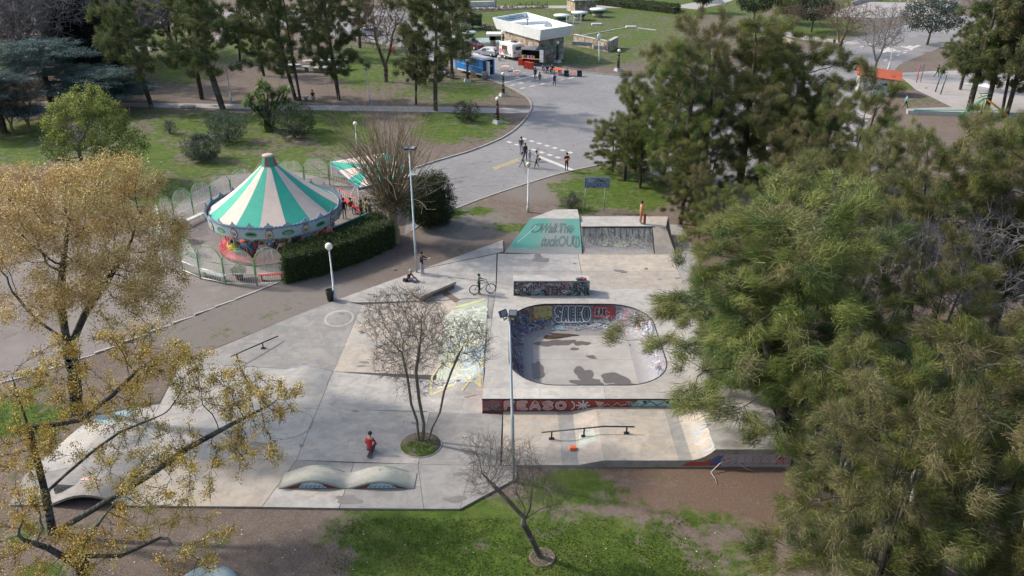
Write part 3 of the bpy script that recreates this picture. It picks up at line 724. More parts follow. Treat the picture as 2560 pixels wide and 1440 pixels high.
# the front wall: PEASO star arrows, then turquoise
fwS = lambda u, v, l: (deckL+u, fy-.002-l, -.6+v)
P = Print(fwS)
P.rect(0, 0, .95, .72, (.10, .10, .11)); P.scribble(.05, .08, 1.1, .66, 26, [BLK, RED, GRY, (.4, .1, .1)], (.02, .05), (.2, .5))
bubble(P, 'FEASO', 1.05, .14, 3.3, .42, PNK, BLK, .20, .05); P.scribble(1.1, .1, 4.4, .6, 12, [(.42, .2, .2), PNK], (.01, .02), (.1, .3))
P.stroke([(4.55+.0, .08), (4.68, .2), (4.72, .35), (4.68, .5), (4.55, .62)], .06, (.45, .5, .55))
for k in range(4):
    a = math.pi*k/4; P.stroke([(5.15-.36*math.cos(a), .36-.30*math.sin(a)), (5.15+.36*math.cos(a), .36+.30*math.sin(a))], .075, (.45, .47, .5)); 
P.poly([(5.75, .62), (6.25, .55), (5.98, .2)], [(0, 1, 2)], PNK)
P.stroke([(6.0, .2), (6.4, .5), (6.6, .3), (6.9, .58), (7.1, .38), (7.45, .45)], .10, BLK); P.stroke([(6.05, .24), (6.4, .47), (6.6, .27), (6.9, .55), (7.1, .35), (7.4, .45)], .07, PNK)
P.poly([(7.6, .3), (7.95, .68), (14.3, .68), (14.3, .28)], [(0, 1, 2, 3)], (.30, .46, .47)); P.scribble(7.4, .3, 8.0, .6, 10, [BLK, TUR], (.015, .03), (.2, .4))
for k in range(16):
    x = 8.1+k*.38; P.stroke([(x, .66 if k % 2 else .34), (x+.30, .48), (x+.46, .34 if k % 2 else .62)], .05, BLK)
    if k % 3 == 0: P.poly([(x+.05, .64), (x+.35, .64), (x+.2, .44)], [(0, 1, 2)], BLK)
P.stroke([(0, .70), (14.4, .70)], .05, (.05, .04, .04)); P.build(platform)
# bowl walls: u runs along the rim from the left-front corner clockwise, v is arc length down from the lip
rim_c = [Vector((x, y, 0)) for x, y, z in dense[0]]; rim_c = rim_c[::-1]
cum = [0]
for a, b in zip(rim_c, rim_c[1:]+rim_c[:1]): cum.append(cum[-1]+(b-a).length)
def bowl_at(x, y):      # arc length of the rim point nearest
    k = min(range(len(rim_c)), key=lambda i: (rim_c[i].x-x)**2+(rim_c[i].y-y)**2); return cum[k]
U0 = bowl_at(rimL, rimF+RC)
def bsurf(u, v, l):
    s = (u+U0) % cum[-1]; k = max(0, min(len(rim_c)-1, int(np.searchsorted(cum, s)-1))); t = (s-cum[k])/max(1e-6, cum[k+1]-cum[k])
    a, b = rim_c[k], rim_c[(k+1) % len(rim_c)]; p = a.lerp(b, t)
    def nrm(i):
        d = rim_c[(i+1) % len(rim_c)]-rim_c[(i-1) % len(rim_c)]; return Vector((d.y, -d.x, 0)).normalized()
    n = nrm(k).lerp(nrm((k+1) % len(rim_c)), t).normalized()
    th = max(0, v)/RT; ins = RT*(1-math.cos(th)); z = DZ-RT*math.sin(th)
    # inside normal of the transition
    nx = n*math.cos(th)+Vector((0, 0, math.sin(th)))
    q = Vector((p.x, p.y, z))+n*ins+nx*(l+.003); return (q.x, q.y, q.z)
uB = bowl_at(rimL+RC, rimB)-U0; uR = bowl_at(rimR-RC, rimB)-U0
if uB < 0: uB += cum[-1]
if uR < 0: uR += cum[-1]
P = Print(bsurf); R_ = random.Random(4); P.cross = 4
VV = lambda v: v
P.scribble(.2, .1, uB-.2, 1.6, 330, [BLK, (.05, .08, .22), (.12, .12, .14), WHT, (.2, .3, .42), (.06, .07, .1), RED, (.25, .22, .3)], (.012, .05), (.2, .6), R_)
P.rect(uB-1.1, .08, uB+.15, .8, (.33, .28, .13)); P.scribble(uB-1.4, .08, uB+.3, 1.0, 54, [RED, (.5, .1, .05), YEL, BLK, (.2, .3, .1)], (.02, .05), (.2, .5), R_)
P.rect(uB+.2, .5, uR+.2, 1.25, (.17, .16, .19)); P.rect(uB+.3, .1, uR+.1, .5, (.2, .13, .15))
P.scribble(uB+.1, .9, uR+1.2, 1.75, 110, [WHT, TUR, (.3, .4, .5), (.35, .33, .33), (.2, .3, .33), (.4, .4, .42)], (.012, .035), (.15, .5), R_)
P.scribble(uB+.2, .1, uR+.4, 1.2, 60, [GRY, BLK, (.4, .2, .2), BLU, (.5, .5, .5)], (.012, .03), (.2, .5), R_)
def flip_text(P, st, u0, v0, w, h, col, out, bold, ow):
    old = P.surf; P.surf = lambda u, v, l: old(u, v0+h-(v-v0), l); P.text(st, u0, v0, w, h, col, out, bold, ow, .15); P.surf = old
wB = uR-uB
P.rect(uB+.2, .05, uB+wB*.74, 1.28, (.13, .125, .15)); P.scribble(uB+.2, .05, uB+wB*.74, 1.28, 30, [(.2, .2, .24), (.3, .12, .14), (.1, .2, .25)], (.015, .04), (.2, .5), R_)
bubble(P, 'SARK@', uB+.36, .22, wB*.60, .86, (.045, .055, .07), (.42, .46, .5), .24, .05, True)
P.rect(uB+wB*.76, .1, uR+.55, .95, (.28, .03, .035)); P.scribble(uB+wB*.76, .15, uR+.55, .95, 30, [BLK, (.5, .04, .05), WHT, (.1, .1, .1)], (.015, .04), (.2, .4), R_)
bubble(P, 'KAK', uB+wB*.80, .26, wB*.20, .5, (.05, .04, .05), (.6, .35, .35), .10, .03, True)
P.scribble(uR+.6, .1, uR+4.4, 1.1, 90, [(.45, .45, .5), BLU, (.5, .15, .12), WHT, (.25, .35, .5), WHT, (.4, .3, .4)], (.015, .04), (.2, .6), R_)
P.scribble(uR+4.4, .1, cum[-1]-.5, 1.2, 90, [(.5, .5, .52), (.2, .3, .45), WHT, (.4, .25, .3), BLK], (.015, .04), (.2, .6), R_)
P.build(platform)
# bank left of the pool: faded white, green and yellow mural
def zsurf(zf): return lambda u, v, l: (u, v, float(zf(np.float64(u), np.float64(v)))+l)
P = Print(zsurf(zpark)); R2 = random.Random(5)
P.poly(*subdiv([(-4.15, 36.8), (-1.62, 35.9), (-1.55, 45.2), (-2.9, 44.7), (-4.1, 43.3)], [(0, 1, 2, 3, 4)], .45), (.33, .36, .29))
P.poly(*subdiv([(-3.3, 41.2), (-1.7, 41.0), (-1.62, 44.2), (-2.6, 44.3), (-3.2, 43.4)], [(0, 1, 2, 3, 4)], .45), (.27, .31, .26))
for k in range(26):
    cx, cy, r, a0 = R2.uniform(-3.7, -1.8), R2.uniform(40.6, 44.3), R2.uniform(.2, .55), R2.uniform(0, 6)
    P.stroke([(cx+r*math.cos(a0+t*.4), cy+r*1.1*math.sin(a0+t*.4)) for t in range(10)], R2.uniform(.06, .12), (.50, .52, .43))
P.scribble(-4.0, 36, -1.6, 41, 60, [(.42, .44, .32), (.42, .40, .22), (.30, .36, .28), (.35, .4, .45), (.48, .47, .40)], (.05, .14), (.5, 1.2), R2)
P.scribble(-2.6, 37.6, -1.6, 39.6, 16, [(.27, .35, .42), (.32, .38, .43)], (.08, .16), (.4, .8), R2)
P.stroke([(-4.2, 35.5), (-3.2, 35.9), (-2.6, 35.4), (-2.2, 36.2), (-1.62, 35.6)], .16, (.46, .39, .17)); P.stroke([(-1.7, 35.6), (-1.75, 36.6), (-1.62, 37.8)], .13, (.44, .38, .2))
P.stroke([(-4.3, 35.4), (-4.4, 37.2), (-3.9, 38.6)], .12, (.44, .39, .22)); P.stroke([(-2.5, 34.9), (-1.9, 35.1)], .1, (.40, .24, .21)); P.stroke([(-3.6, 44.2), (-1.7, 45.3)], .2, (.46, .46, .2))
P.build(floor)
for c, r in ((pH2, .92), (pH3, 1.1)): tess([(c.x+r*math.cos(t*.2618), c.y+r*math.sin(t*.2618)) for t in range(24)], [], lambda x, y: float(zpark(np.float64(x), np.float64(y)))+.01, 'round_patch', CONCL, floor)
P = Print(zsurf(zpark)); P.stroke([(pH1.x-.9, pH1.y+.75), (pH1.x-.3, pH1.y+1.0), (pH1.x+.1, pH1.y+1.0)], .13, (.2, .36, .48))
for c, r in ((pH1, 1.7), (pH2, .93), (pH3, 1.2)): P.stroke([(c.x+r*math.cos(t*.2618), c.y+r*math.sin(t*.2618)) for t in range(24)], .05, (.21, .2, .19), True)
P.build(floor)
for a, b, rx, ry in [(872,1250,.6,.28),(1140,1248,.5,.2),(1150,1185,.3,.15),(960,1170,.5,.12),(640,1120,.5,.5),(910,905,.3,.12),(903,915,.25,.1),(590,1085,.3,.4)]:
    c = G(a, b, .1); z = float(zpark(np.float64(c.x), np.float64(c.y)))+.006; blob(c.x, c.y, rx, ry, z, a, M('damp_stain', (.165, .15, .14), .5, .3, 3, 0), 'damp_patch', floor, .4, False)
for a, b, rx, ry in [(1352,650,.75,.3),(1345,640,.25,.5),(1548,677,.3,.14),(1558,680,.28,.12),(1540,676,.2,.1)]:
    c = G(a, b, .1); blob(c.x, c.y, rx, ry, .106+.0001*(a-1300), a+b, MATS['damp_stain'], 'damp_patch', floor, .4, False)
r8 = random.Random(21)
for k in range(46):
    x, y = r8.uniform(-15, 12), r8.uniform(27, 51)
    if x < -14+abs(y-33)*.3 or (x > rimL-.4 and 32.5 < y < 45.5) or (x > deckL-.2 and y < 47): continue
    z = (.106 if x > -1 else float(zpark(np.float64(x), np.float64(y)))+.008)+.0003*k; blob(x, y, r8.uniform(.06, .22), r8.uniform(.04, .14), z, k+300, MATS['damp_stain'], 'damp_patch', floor, .5, False)
# ------------------------------------------------- ramps at the back
z1 = .10
def pz(px, py, z): v = W(px, py, z); return (v.x, v.y, v.z)
qL, qR = W(1457, 640, z1).x, W(1638, 640, z1).x
qy0 = W(1450, 636, z1).y; hq = 1.42; qy1 = W(1500, 567, z1+hq).y; qy2 = W(1500, 541, z1+hq).y
quarter = thing('quarter_pipe', 'grey quarter pipe with worn tags and a flat deck where a skater stands', 'skate ramp', ((qL+qR)/2, (qy0+qy2)/2, z1))
mb = MB(); K = 12; vs = []
for k in range(K+1):
    t = k/K; y = qy0+(qy1-qy0)*t; z = z1+.01+hq*(1-math.sqrt(max(0, 1-t**2)))**.9 if k < K else z1+hq
    z = z1+.01+hq*(t**2.1)
    vs += [(qL+.01, y, z), (qR, y, z)]
mb.add(vs, [(2*i, 2*i+1, 2*i+3, 2*i+2) for i in range(K)], 0, (1, 1, 1), True); put(mb.build('riding_face', CONCD), quarter)
tess([(qL+.01, qy1), (qR+.02, qy1), (qR+.02, qy2), (qL+.01, qy2)], [], z1+hq+.01, 'deck_slab', CONCL, quarter)
sd = [(qL+.01, qy0)]+[(0, 0)]*0
for X in (qL+.012, qR+.018):
    vs = [(X, qy2, -.1), (X, qy2, z1+hq)]+[(X, qy0+(qy1-qy0)*k/K, z1+.01+hq*((k/K)**2.1)) for k in range(K, -1, -1)]+[(X, qy0, -.1)]
    put(MB().add(vs, [tuple(range(len(vs)))]).build('side_wall', WALL), quarter)
put(MB().box((qL+qR)/2, qy2, z1+hq/2-.1, qR-qL, .02, hq+.2).build('back_wall', WALL), quarter)
put(MB().tube((qL, qy1, z1+hq+.005), (qR, qy1, z1+hq+.005), .04).build('coping', STEEL), quarter)
qs = lambda u, v, l: (qL+u, qy0+(qy1-qy0)*v, z1+.01+hq*(v**2.1)+l*1.5)
P = Print(qs); R3 = random.Random(8)
for k in range(7):
    cx = .5+k*.72; P.stroke([(cx+.28*math.cos(t*.5), .62+.17*math.sin(t*.5)) for t in range(12)], .035, (.12, .12, .12))
P.text('JERO', .3, .42, 2.4, .42, (.26, .26, .245), (.13, .13, .125), .05, .03, .3); P.text('SOTA', 3.0, .36, 2.1, .42, (.25, .245, .24), (.15, .14, .14), .05, .03, .3)
P.scribble(.1, .45, 5.3, .97, 46, [(.15, .15, .15), (.33, .34, .28), (.36, .36, .22), (.2, .2, .2)], (.02, .045), (.3, .8), R3); P.scribble(.05, .15, .8, .5, 8, [(.35, .22, .18), (.3, .3, .3)], (.02, .05), (.2, .4), R3)
for k in range(12): u = .2+k*.44; P.stroke([(u, .99), (u+R3.uniform(-.04, .04), .9-R3.uniform(0, .22))], .05, (.06, .06, .06))
P.stroke([(0, .985), (5.4, .985)], .035, (.05, .05, .05)); P.build(quarter)
# green bank
hb = 1.62
b0 = Vector(pz(1261, 632, z1)); b1 = Vector(pz(1455, 636, z1)); b2 = Vector(pz(1452, 547, z1+hb)); b3 = Vector(pz(1327, 546, z1+hb)); b4 = Vector(pz(1385, 524, z1+hb)); b5 = Vector(pz(1452, 523, z1+hb))
b2.x = b1.x-.02; b5.x = b1.x-.02
bank = thing('bank_ramp', 'sloping concrete bank painted turquoise with big looping black lettering', 'skate ramp', ((b0.x+b1.x)/2, (b0.y+b2.y)/2, z1))
gm_, gt, gp = nt('turquoise_paint'); gv = geo(gt); sx = gt.nodes.new('ShaderNodeSeparateXYZ'); gt.links.new(gv, sx.inputs[0]); g1 = noise(gt, 1.1, 6, .7, gv, 1); g2 = noise(gt, 8, 5, .75, gv)
edge = mrange(gt, math_(gt, 'ADD', math_(gt, 'MULTIPLY', math_(gt, 'ABSOLUTE', math_(gt, 'SUBTRACT', sx.outputs[0], 3.3), 0), .34), math_(gt, 'MULTIPLY', sx.outputs[2], .28)), .25, .75)
gmask = mrange(gt, math_(gt, 'ADD', math_(gt, 'MULTIPLY', edge, .75), math_(gt, 'MULTIPLY', g1.outputs[0], .5)), .55, 1.05)
cc_ = mix(gt, gmask, (.22, .25, .235), (.075, .29, .235)); cc_ = mix(gt, mrange(gt, g2.outputs[0], .5, .7, 0, .45), cc_, (.15, .2, .18)); lowm = mrange(gt, sx.outputs[2], .15, .42, 1, 0); cc_ = mix(gt, lowm, cc_, (.27, .265, .25))
gt.links.new(cc_, gp.inputs['Base Color']); gp.inputs['Roughness'].default_value = .75; bump(gt, gp, g2.outputs[0], .2, .02)
mb = MB(); n = 8; vs = []
for j in range(n+1):
    for i in range(n+1):
        u, v = i/n, j/n; p = b0.lerp(b1, u).lerp(b3.lerp(b2, u), v); vs.append(tuple(p+Vector((0, 0, .008))))
mb.add(vs, [(j*(n+1)+i, j*(n+1)+i+1, (j+1)*(n+1)+i+1, (j+1)*(n+1)+i) for j in range(n) for i in range(n)], 0, (1, 1, 1), True); put(mb.build('riding_face', gm_), bank)
tess([(b3.x, b3.y), (b2.x, b2.y), (b5.x, b5.y), (b4.x, b4.y)], [], z1+hb+.005, 'deck_slab', CONCL, bank)
gnd = lambda p: (p.x, p.y, -.1)
for poly in ([gnd(b0), tuple(b0), tuple(b3), gnd(b3)], [gnd(b3), tuple(b3), tuple(b4), gnd(b4)], [gnd(b4), tuple(b4), tuple(b5), gnd(b5)], [gnd(b1), gnd(b5), tuple(b5), tuple(b2), tuple(b1)]):
    put(MB().add(poly, [tuple(range(len(poly)))]).build('side_wall', WALL), bank)
bs = lambda u, v, l: tuple(b0.lerp(b1, u).lerp(b3.lerp(b2, u), v)+Vector((0, -l*.6, l+.01)))
P = Print(bs)
def loopy(P, cx, cy, rx, ry, turns, col, w): P.stroke([(cx+rx*(1-.25*t/20)*math.cos(2.2+t*.34), cy+ry*(1-.25*t/20)*math.sin(2.2+t*.34)) for t in range(int(turns*19))], w, col)
DK = (.055, .07, .07)

P.text('Wall The', .30, .58, .56, .27, (.10, .17, .16), DK, .0, .025, .1); P.text('tuckOUT', .42, .20, .54, .30, (.13, .2, .19), DK, .0, .025, .1)
P.surf = bs
loopy(P, .24, .72, .09, .15, 1.2, DK, .014); loopy(P, .24, .71, .07, .11, 1, DK, .010); loopy(P, .62, .70, .05, .10, 1, DK, .010); loopy(P, .93, .36, .05, .2, .8, DK, .012); loopy(P, .84, .72, .06, .1, 1.1, DK, .010)
P.stroke([(.07, .30), (.12, .45), (.16, .62), (.19, .8)], .012, (.35, .6, .52)); P.stroke([(.12, .1), (.2, .14), (.3, .08), (.4, .12)], .008, (.3, .5, .42)); P.build(bank)
# small sand-coloured bank right of the quarter pipe
sb = thing('bank_ramp', 'narrow sand coloured bank at the right end of the quarter pipe', 'skate ramp', (qR+.6, qy0+1.5, z1))
A = Vector((qR+.03, qy0, z1)); B_ = Vector((W(1690, 638, z1).x, qy0, z1)); C_ = Vector((W(1672, 545, z1+hq).x, qy2, z1+hq)); D_ = Vector((qR+.03, qy2, z1+hq)); E_ = Vector((qR+.03, qy1, z1+hq)); F_ = Vector((W(1665, 568, z1+hq).x, qy1, z1+hq))
put(MB().add([tuple(A), tuple(B_), tuple(F_), tuple(E_), tuple(C_), tuple(D_)], [(0, 1, 2, 3), (3, 2, 4, 5)]).build('riding_face', WARM), sb)
put(MB().add([tuple(B_), (B_.x, B_.y+.01, -.1), (C_.x, C_.y, -.1), tuple(C_), tuple(F_)], [(0, 1, 2, 3, 4)]).build('side_wall', WALL), sb)
put(MB().add([tuple(D_), (D_.x, D_.y, -.1), (C_.x, C_.y, -.1), tuple(C_)], [(0, 1, 2, 3)]).build('side_wall', WALL), sb)
# manual box
c0 = W(1284, 739, DZ); c1 = W(1473, 739, DZ); hx = .98
mbx = thing('manual_box', 'long waist high block behind the pool covered in black and white tags', 'skate box', ((c0.x+c1.x)/2, c0.y+.45, DZ))
o = MB().box(0, 0, hx/2-.02, c1.x-c0.x, .88, hx+.04).build('block', M('black_painted_block', (.045, .045, .05), .8, .4, 5, .2), mbx); 
o = MB().box(0, 0, hx+.035, c1.x-c0.x+.02, .9, .07).build('top_slab', CONCL, mbx); bevel(o, .015)
P = Print(lambda u, v, l: (c0.x+u, c0.y-.002-l, DZ+v)); R4 = random.Random(12); Lx = c1.x-c0.x
P.scribble(.03, .04, Lx-.03, hx-.05, 210, [WHT, GRY, (.4, .42, .45), BLK, TUR, (.45, .15, .17), (.3, .4, .5), BLK, (.35, .3, .45)], (.012, .035), (.15, .45), R4)
P.text('SOC', .3, .2, .9, .5, BLK, (.5, .5, .5), .05, .03, .4); P.text('TEK', 2.0, .15, 1.2, .55, (.06, .06, .07), (.45, .2, .22), .05, .03, .4); P.text('AN', 3.8, .12, .8, .5, BLK, TUR, .05, .03, .4)
P.build(mbx)
# tilted ledge with brown end, and its wedge gutter
la, lb, lc, ld = [W(*q, .55) for q in ((1022, 724), (1052, 741), (1140, 704), (1112, 690))]
ledge = thing('grind_ledge', 'low oblong concrete ledge set at a slant beside the cyclist', 'skate ledge', ((la.x+lc.x)/2, (la.y+lc.y)/2, .1))
poly = [(la.x, la.y), (lb.x, lb.y), (lc.x, lc.y), (ld.x, ld.y)]
put(MB().prism(poly, .38, .55).build('top_slab', CONC), ledge)
ins = [((x-ledge.location.x)*.92+ledge.location.x, (y-ledge.location.y)*.86+ledge.location.y) for x, y in poly]
put(MB().prism(ins, 0.02, .379).build('block', M('brown_block', (.16, .10, .075), .9, .4, 3, .2)), ledge)
MBG = MB(); g0, g1_, g2_, g3 = [GP(*q) for q in ((1104, 735), (1138, 757), (1150, 750), (1118, 728))]
put(MBG.add([tuple(v+Vector((0, 0, .012))) for v in (g0, g1_, g2_, g3)], [(0, 1, 2, 3)]).build('damp_patch', M('brown_earth', (.14, .10, .08), .9, .3, 3, 0)), floor)
gq = [GP(*q) for q in ((1040, 700), (1000, 688), (996, 692), (1036, 704))]
# double wave ramp
wa, wb = W(697, 1222, -.6), W(1034, 1232, -.6); wd_ = W(712, 1187, -.6)
wy0 = wa.y; wy1 = wd_.y+.12; wl = wb.x-wa.x
wave = thing('wave_ramp', 'low double hump roller ramp with pale blue panels under its humps', 'skate ramp', ((wa.x+wb.x)/2, (wy0+wy1)/2, -.6))
wz = lambda t: 0.43*max(0, math.sin(math.pi*2*t))**1.3+.02 if t < .5 else .02+.39*max(0, math.sin(math.pi*2*(t-.5)))**1.35
vs = []; K = 44
for k in range(K+1):
    t = k/K; x = wa.x+wl*t; z = -.585+wz(min(.9999, t)); vs += [(x, wy0, z), (x, wy1, z), (x, wy0, z-.09 if z > -.49 else -.6), (x, wy1, -.6)]
fs = []
for k in range(K): a = 4*k; b = a+4; fs += [(a, b, b+1, a+1), (a+2, b+2, b, a), (a+1, b+1, b+3, a+3)]
mb = MB().add(vs, fs, 0, (1, 1, 1), True); mb.sm = [False if i % 3 else True for i in range(len(mb.f))]; put(mb.build('riding_face', CONCB), wave)
vs = []
for k in range(K+1): t = k/K; x = wa.x+wl*t; z = -.60+max(0, wz(min(.9999, t))-.07); vs += [(x, wy0+.05, -.6), (x, wy0+.05, z)]
put(MB().add(vs, [(2*i, 2*i+2, 2*i+3, 2*i+1) for i in range(K)]).build('side_wall', M('rust_red_wall', (.17, .05, .035), .8, .4, 3, .1)), wave)
P = Print(lambda u, v, l: (wa.x+u*wl, wy0+.048-l, -.6+v)); 
for c, w_, h_ in ((.25, .105, .34), (.76, .11, .30)):
    P.poly([(c-w_, .02), (c+w_, .02), (c+w_*.62, h_*.72), (c, h_), (c-w_*.7, h_*.8)], [(0, 1, 2, 3, 4)], (.33, .45, .50))
    for k in range(6): x = c-w_*.8+k*w_*.3; P.stroke([(x, .05), (x+w_*.15, h_*.5), (x+w_*.32, .1)], .008, BLK)
P.build(wave)
R5 = random.Random(3); P = Print(lambda u, v, l: (wa.x+u*wl, v, -.585+wz(min(max(u, 0), .999))+l+.002))
for c in (.25, .75): P.scribble(c-.02, wy0+.3, c+.2, wy1, 5, [(.18, .3, .27), (.28, .33, .31)], (.006, .012), (.1, .2), R5)
for c in (.27, .76): P.stroke([(c+t*.02, wy1-.06) for t in range(10)], .05, (.10, .24, .2))
for c in (.2, .68): P.stroke([(c+t*.03, wy0+.1+.002*t) for t in range(10)], .06, (.14, .26, .23))
P.build(wave)
# left ramp with red graffiti side
lr = thing('hump_ramp', 'low hump ramp with a red tagged side wall under the yellow tree', 'skate ramp', tuple(G(210, 1200, 0)))
A = G(140, 1243); Bv = G(290, 1240); vs = []; K = 16; wdt = 2.2
for k in range(K+1):
    t = k/K; x = A.x+(Bv.x-A.x)*t; y = A.y+(Bv.y-A.y)*t; z = -.62+.72*(1-t)**.6*min(1, .75+t) if t > 0 else -.62+.55
    z = -.6+.62*math.cos(t*math.pi/2)**.8; vs += [(x, y, -.75), (x, y, z), (x+.3, y+wdt, z), (x+.5, y+wdt+1.6, -.6)]
fs = []
for k in range(K): a = 4*k; b = a+4; fs += [(a, b, b+1, a+1), (a+1, b+1, b+2, a+2), (a+2, b+2, b+3, a+3)]
fs.append((0, 1, 2, 3))
put(MB().add(vs, fs).build('riding_face', CONCD), lr)
P = Print(lambda u, v, l: (A.x+(Bv.x-A.x)*u, A.y+(Bv.y-A.y)*u-.003-l, -.7+v)); R6 = random.Random(2)
for k in range(60):
    u = R6.uniform(.02, .85); hh = .1+.5*math.cos(u*math.pi/2); cx, cy = u, R6.uniform(.1, hh); P.stroke([(cx+.04*math.cos(t), cy+.07*math.sin(t*1.3)) for t in np.linspace(0, R6.uniform(2, 5), 9)], R6.uniform(.01, .02), R6.choice([(.35, .06, .03), BLK, (.12, .14, .10), (.3, .1, .05), BLK]))
P.build(lr)
for q, c in (([(240,1042),(350,1016),(345,1030),(250,1062)], (.22, .36, .42)), ([(290,1235),(330,1195),(350,1240),(330,1252)], (.22, .33, .38)), ([(150,1195),(240,1195),(250,1210),(150,1212)], (.42, .27, .25))):
    P = Print(zsurf(zpark)); pp = [GP(*x) for x in q]; P.poly(*subdiv([(v.x, v.y) for v in pp], [(0, 1, 2, 3)], .4), c); P.build(floor)
# hazy blue-topped hump at the very bottom edge
bh = G(512, 1478); bo = thing('hump_ramp', 'round hump with blue paint and cracks at the bottom edge', 'skate ramp', (bh.x, bh.y, float(zg(0, bh.y))))
mb = MB().lathe([(1.35, -.1), (1.2, .15), (.9, .3), (.5, .38), (.01, .40)], 28); mb.build('dome', concrete('blue_dome', (.2, .33, .40), (.30, .38, .41), (.36, .36, .35)), bo)
# lower course side graffiti
P = Print(lambda u, v, l: (u, yS-.022-l, -.6+v)); R7 = random.Random(9)
P.poly([(8.6, -.05), (12.9, -.05), (12.9, .64), (9.5, .64), (9.2, .30), (8.8, .1)], [(0, 1, 2, 3, 4, 5)], (.33, .31, .33)); P.poly([(7.8, -.02), (9.7, -.02), (9.55, .64), (9.3, .42), (8.9, .2), (8.3, .25)], [(0, 1, 2, 3, 4, 5)], (.36, .06, .04))
P.poly([(9.1, 0), (9.55, .1), (9.8, .62), (9.4, .5)], [(0, 1, 2, 3)], (.06, .1, .28)); P.text('S', 9.75, .12, .35, .42, (.45, .3, .33), (.3, .03, .05), .04, .04)
for k in range(7):
    x = 10.3+k*.38; P.stroke([(x, .5), (x+.12, .5), (x+.06, .28), (x+.16, .12), (x+.3, .1)], .03, (.4, .05, .09)); P.stroke([(x-.05, .06), (x+.05, .15), (x+.1, .06)], .04, (.4, .05, .09))
P.scribble(12.2, .1, 12.8, .6, 8, [(.4, .05, .09)], (.03, .04), (.2, .4), R7); P.build(course)
P = Print(zsurf(zlow)); P.poly(*subdiv([(3.2, 31.0), (4.1, 31.2), (4.0, 32.0), (3.3, 32.0)], [(0, 1, 2, 3)], .3), (.36, .42, .36)); P.scribble(3.15, yS+.2, 4.2, yN-.2, 14, [(.42, .34, .31), (.40, .42, .37), (.44, .36, .32)], (.03, .07), (.3, .7), R7)
P.scribble(8.7, yS+.2, 9.34, 32, 16, [(.2, .35, .5), (.4, .42, .48)], (.02, .05), (.2, .5), R7); P.build(course)
# grind rails
def rail(pts, posts, label, zf):
    P = [W(a, b, z) for a, b, z in pts]; root = thing('grind_rail', label, 'grind rail', (P[0].x, P[0].y, P[0].z-.4))
    put(MB().path(P, .035, 8).build('rail', STEEL), root)
    L = [(P[i+1]-P[i]).length for i in range(len(P)-1)]
    for t in posts:
        d = t*sum(L); i = 0
        while i < len(L)-1 and d > L[i]: d -= L[i]; i += 1
        p = P[i].lerp(P[i+1], d/L[i]); z = float(zf(np.float64(p.x), np.float64(p.y)))
        put(MB().tube((p.x, p.y, z-.02), p, .04, n=6).build('post', STEEL), root); put(MB().box(p.x, p.y, z+.012, .26, .2, .02).build('foot_plate', STEEL), root)
rail([(1354,1081,-.20),(1509,1066,.05),(1586,1067,.05)], (.11, .46, .92), 'bent black rail crossing the small bank below the red wall', zlow)
rail([(577,891,-.05),(695,840,-.05)], (.12, .66), 'straight black rail near the footpath edge of the park', zpark)
# ---------------------------------------------------------------- vegetation
def bark(name, c1, c2, lichen=None):
    if name in MATS: return MATS[name]
    m, t, p = nt(name); vec = geo(t); mp = t.nodes.new('ShaderNodeMapping'); mp.inputs['Scale'].default_value = (3, 3, .7); t.links.new(vec, mp.inputs[0])
    a = noise(t, 6, 5, .75, mp.outputs[0]); b = noise(t, 1.2, 4, .7, vec)
    c = mix(t, mrange(t, a.outputs[0], .35, .65), c1, c2)
    if lichen: c = mix(t, mrange(t, b.outputs[0], .48, .62, 0, .8), c, lichen)
    t.links.new(c, p.inputs['Base Color']); p.inputs['Roughness'].default_value = .95; p.inputs['Specular IOR Level'].default_value = .1; bump(t, p, a.outputs[0], .6, .04)
    MATS[name] = m; return m
def colonize(seeds, att, step=.4, di=3.0, dk=.7, iters=90, trop=(0, 0, .05), seed=0):
    """space colonisation: seeds = list of polylines (each starting on an earlier node or the ground)"""
    r = np.random.default_rng(seed); pos = []; par = []; off = []
    for pl in seeds:
        pl = [np.array(p, float) for p in pl]
        if pos:
            d = np.linalg.norm(np.array(pos)-pl[0], axis=1); k = int(d.argmin()); prev = k if d[k] < step*3.5 else -1
        else: prev = -1
        for a, b in zip(pl, pl[1:]):
            n = max(1, int(np.linalg.norm(b-a)/step))
            for i in range(n if prev != -1 else n+1):
                t = (i+(1 if prev != -1 and len(pos) else 0))/n if prev != -1 else i/n
                q = a+(b-a)*min(1, t)
                pos.append(q); par.append(prev); prev = len(pos)-1
    pos = np.array(pos); par = list(par); att = np.array(att, float); alive = np.ones(len(att), bool)
    nd = np.full(len(att), 1e9); ni = np.zeros(len(att), int)
    def upd(start):
        nonlocal nd, ni
        for s in range(start, len(pos), 400):
            P = pos[s:s+400]; d = np.linalg.norm(att[:, None]-P[None], axis=2); k = d.argmin(1); m = d[np.arange(len(att)), k]
            b = m < nd; nd[b] = m[b]; ni[b] = k[b]+s
    upd(0); trop = np.array(trop)
    for it in range(iters):
        act = alive & (nd < di)
        if not act.any():
            if not alive.any(): break
            di *= 1.4
            if di > 40: break
            continue
        dirs = att[act]-pos[ni[act]]; dirs /= np.linalg.norm(dirs, axis=1)[:, None]+1e-9
        acc = np.zeros_like(pos); np.add.at(acc, ni[act], dirs); ids = np.unique(ni[act])
        d = acc[ids]; d /= np.linalg.norm(d, axis=1)[:, None]+1e-9
        d = d+trop+r.normal(0, .22, d.shape); d /= np.linalg.norm(d, axis=1)[:, None]+1e-9
        new = pos[ids]+d*step; st = len(pos); pos = np.concatenate([pos, new]); par += list(ids); upd(st); alive &= nd > dk
    return pos, np.array(par)
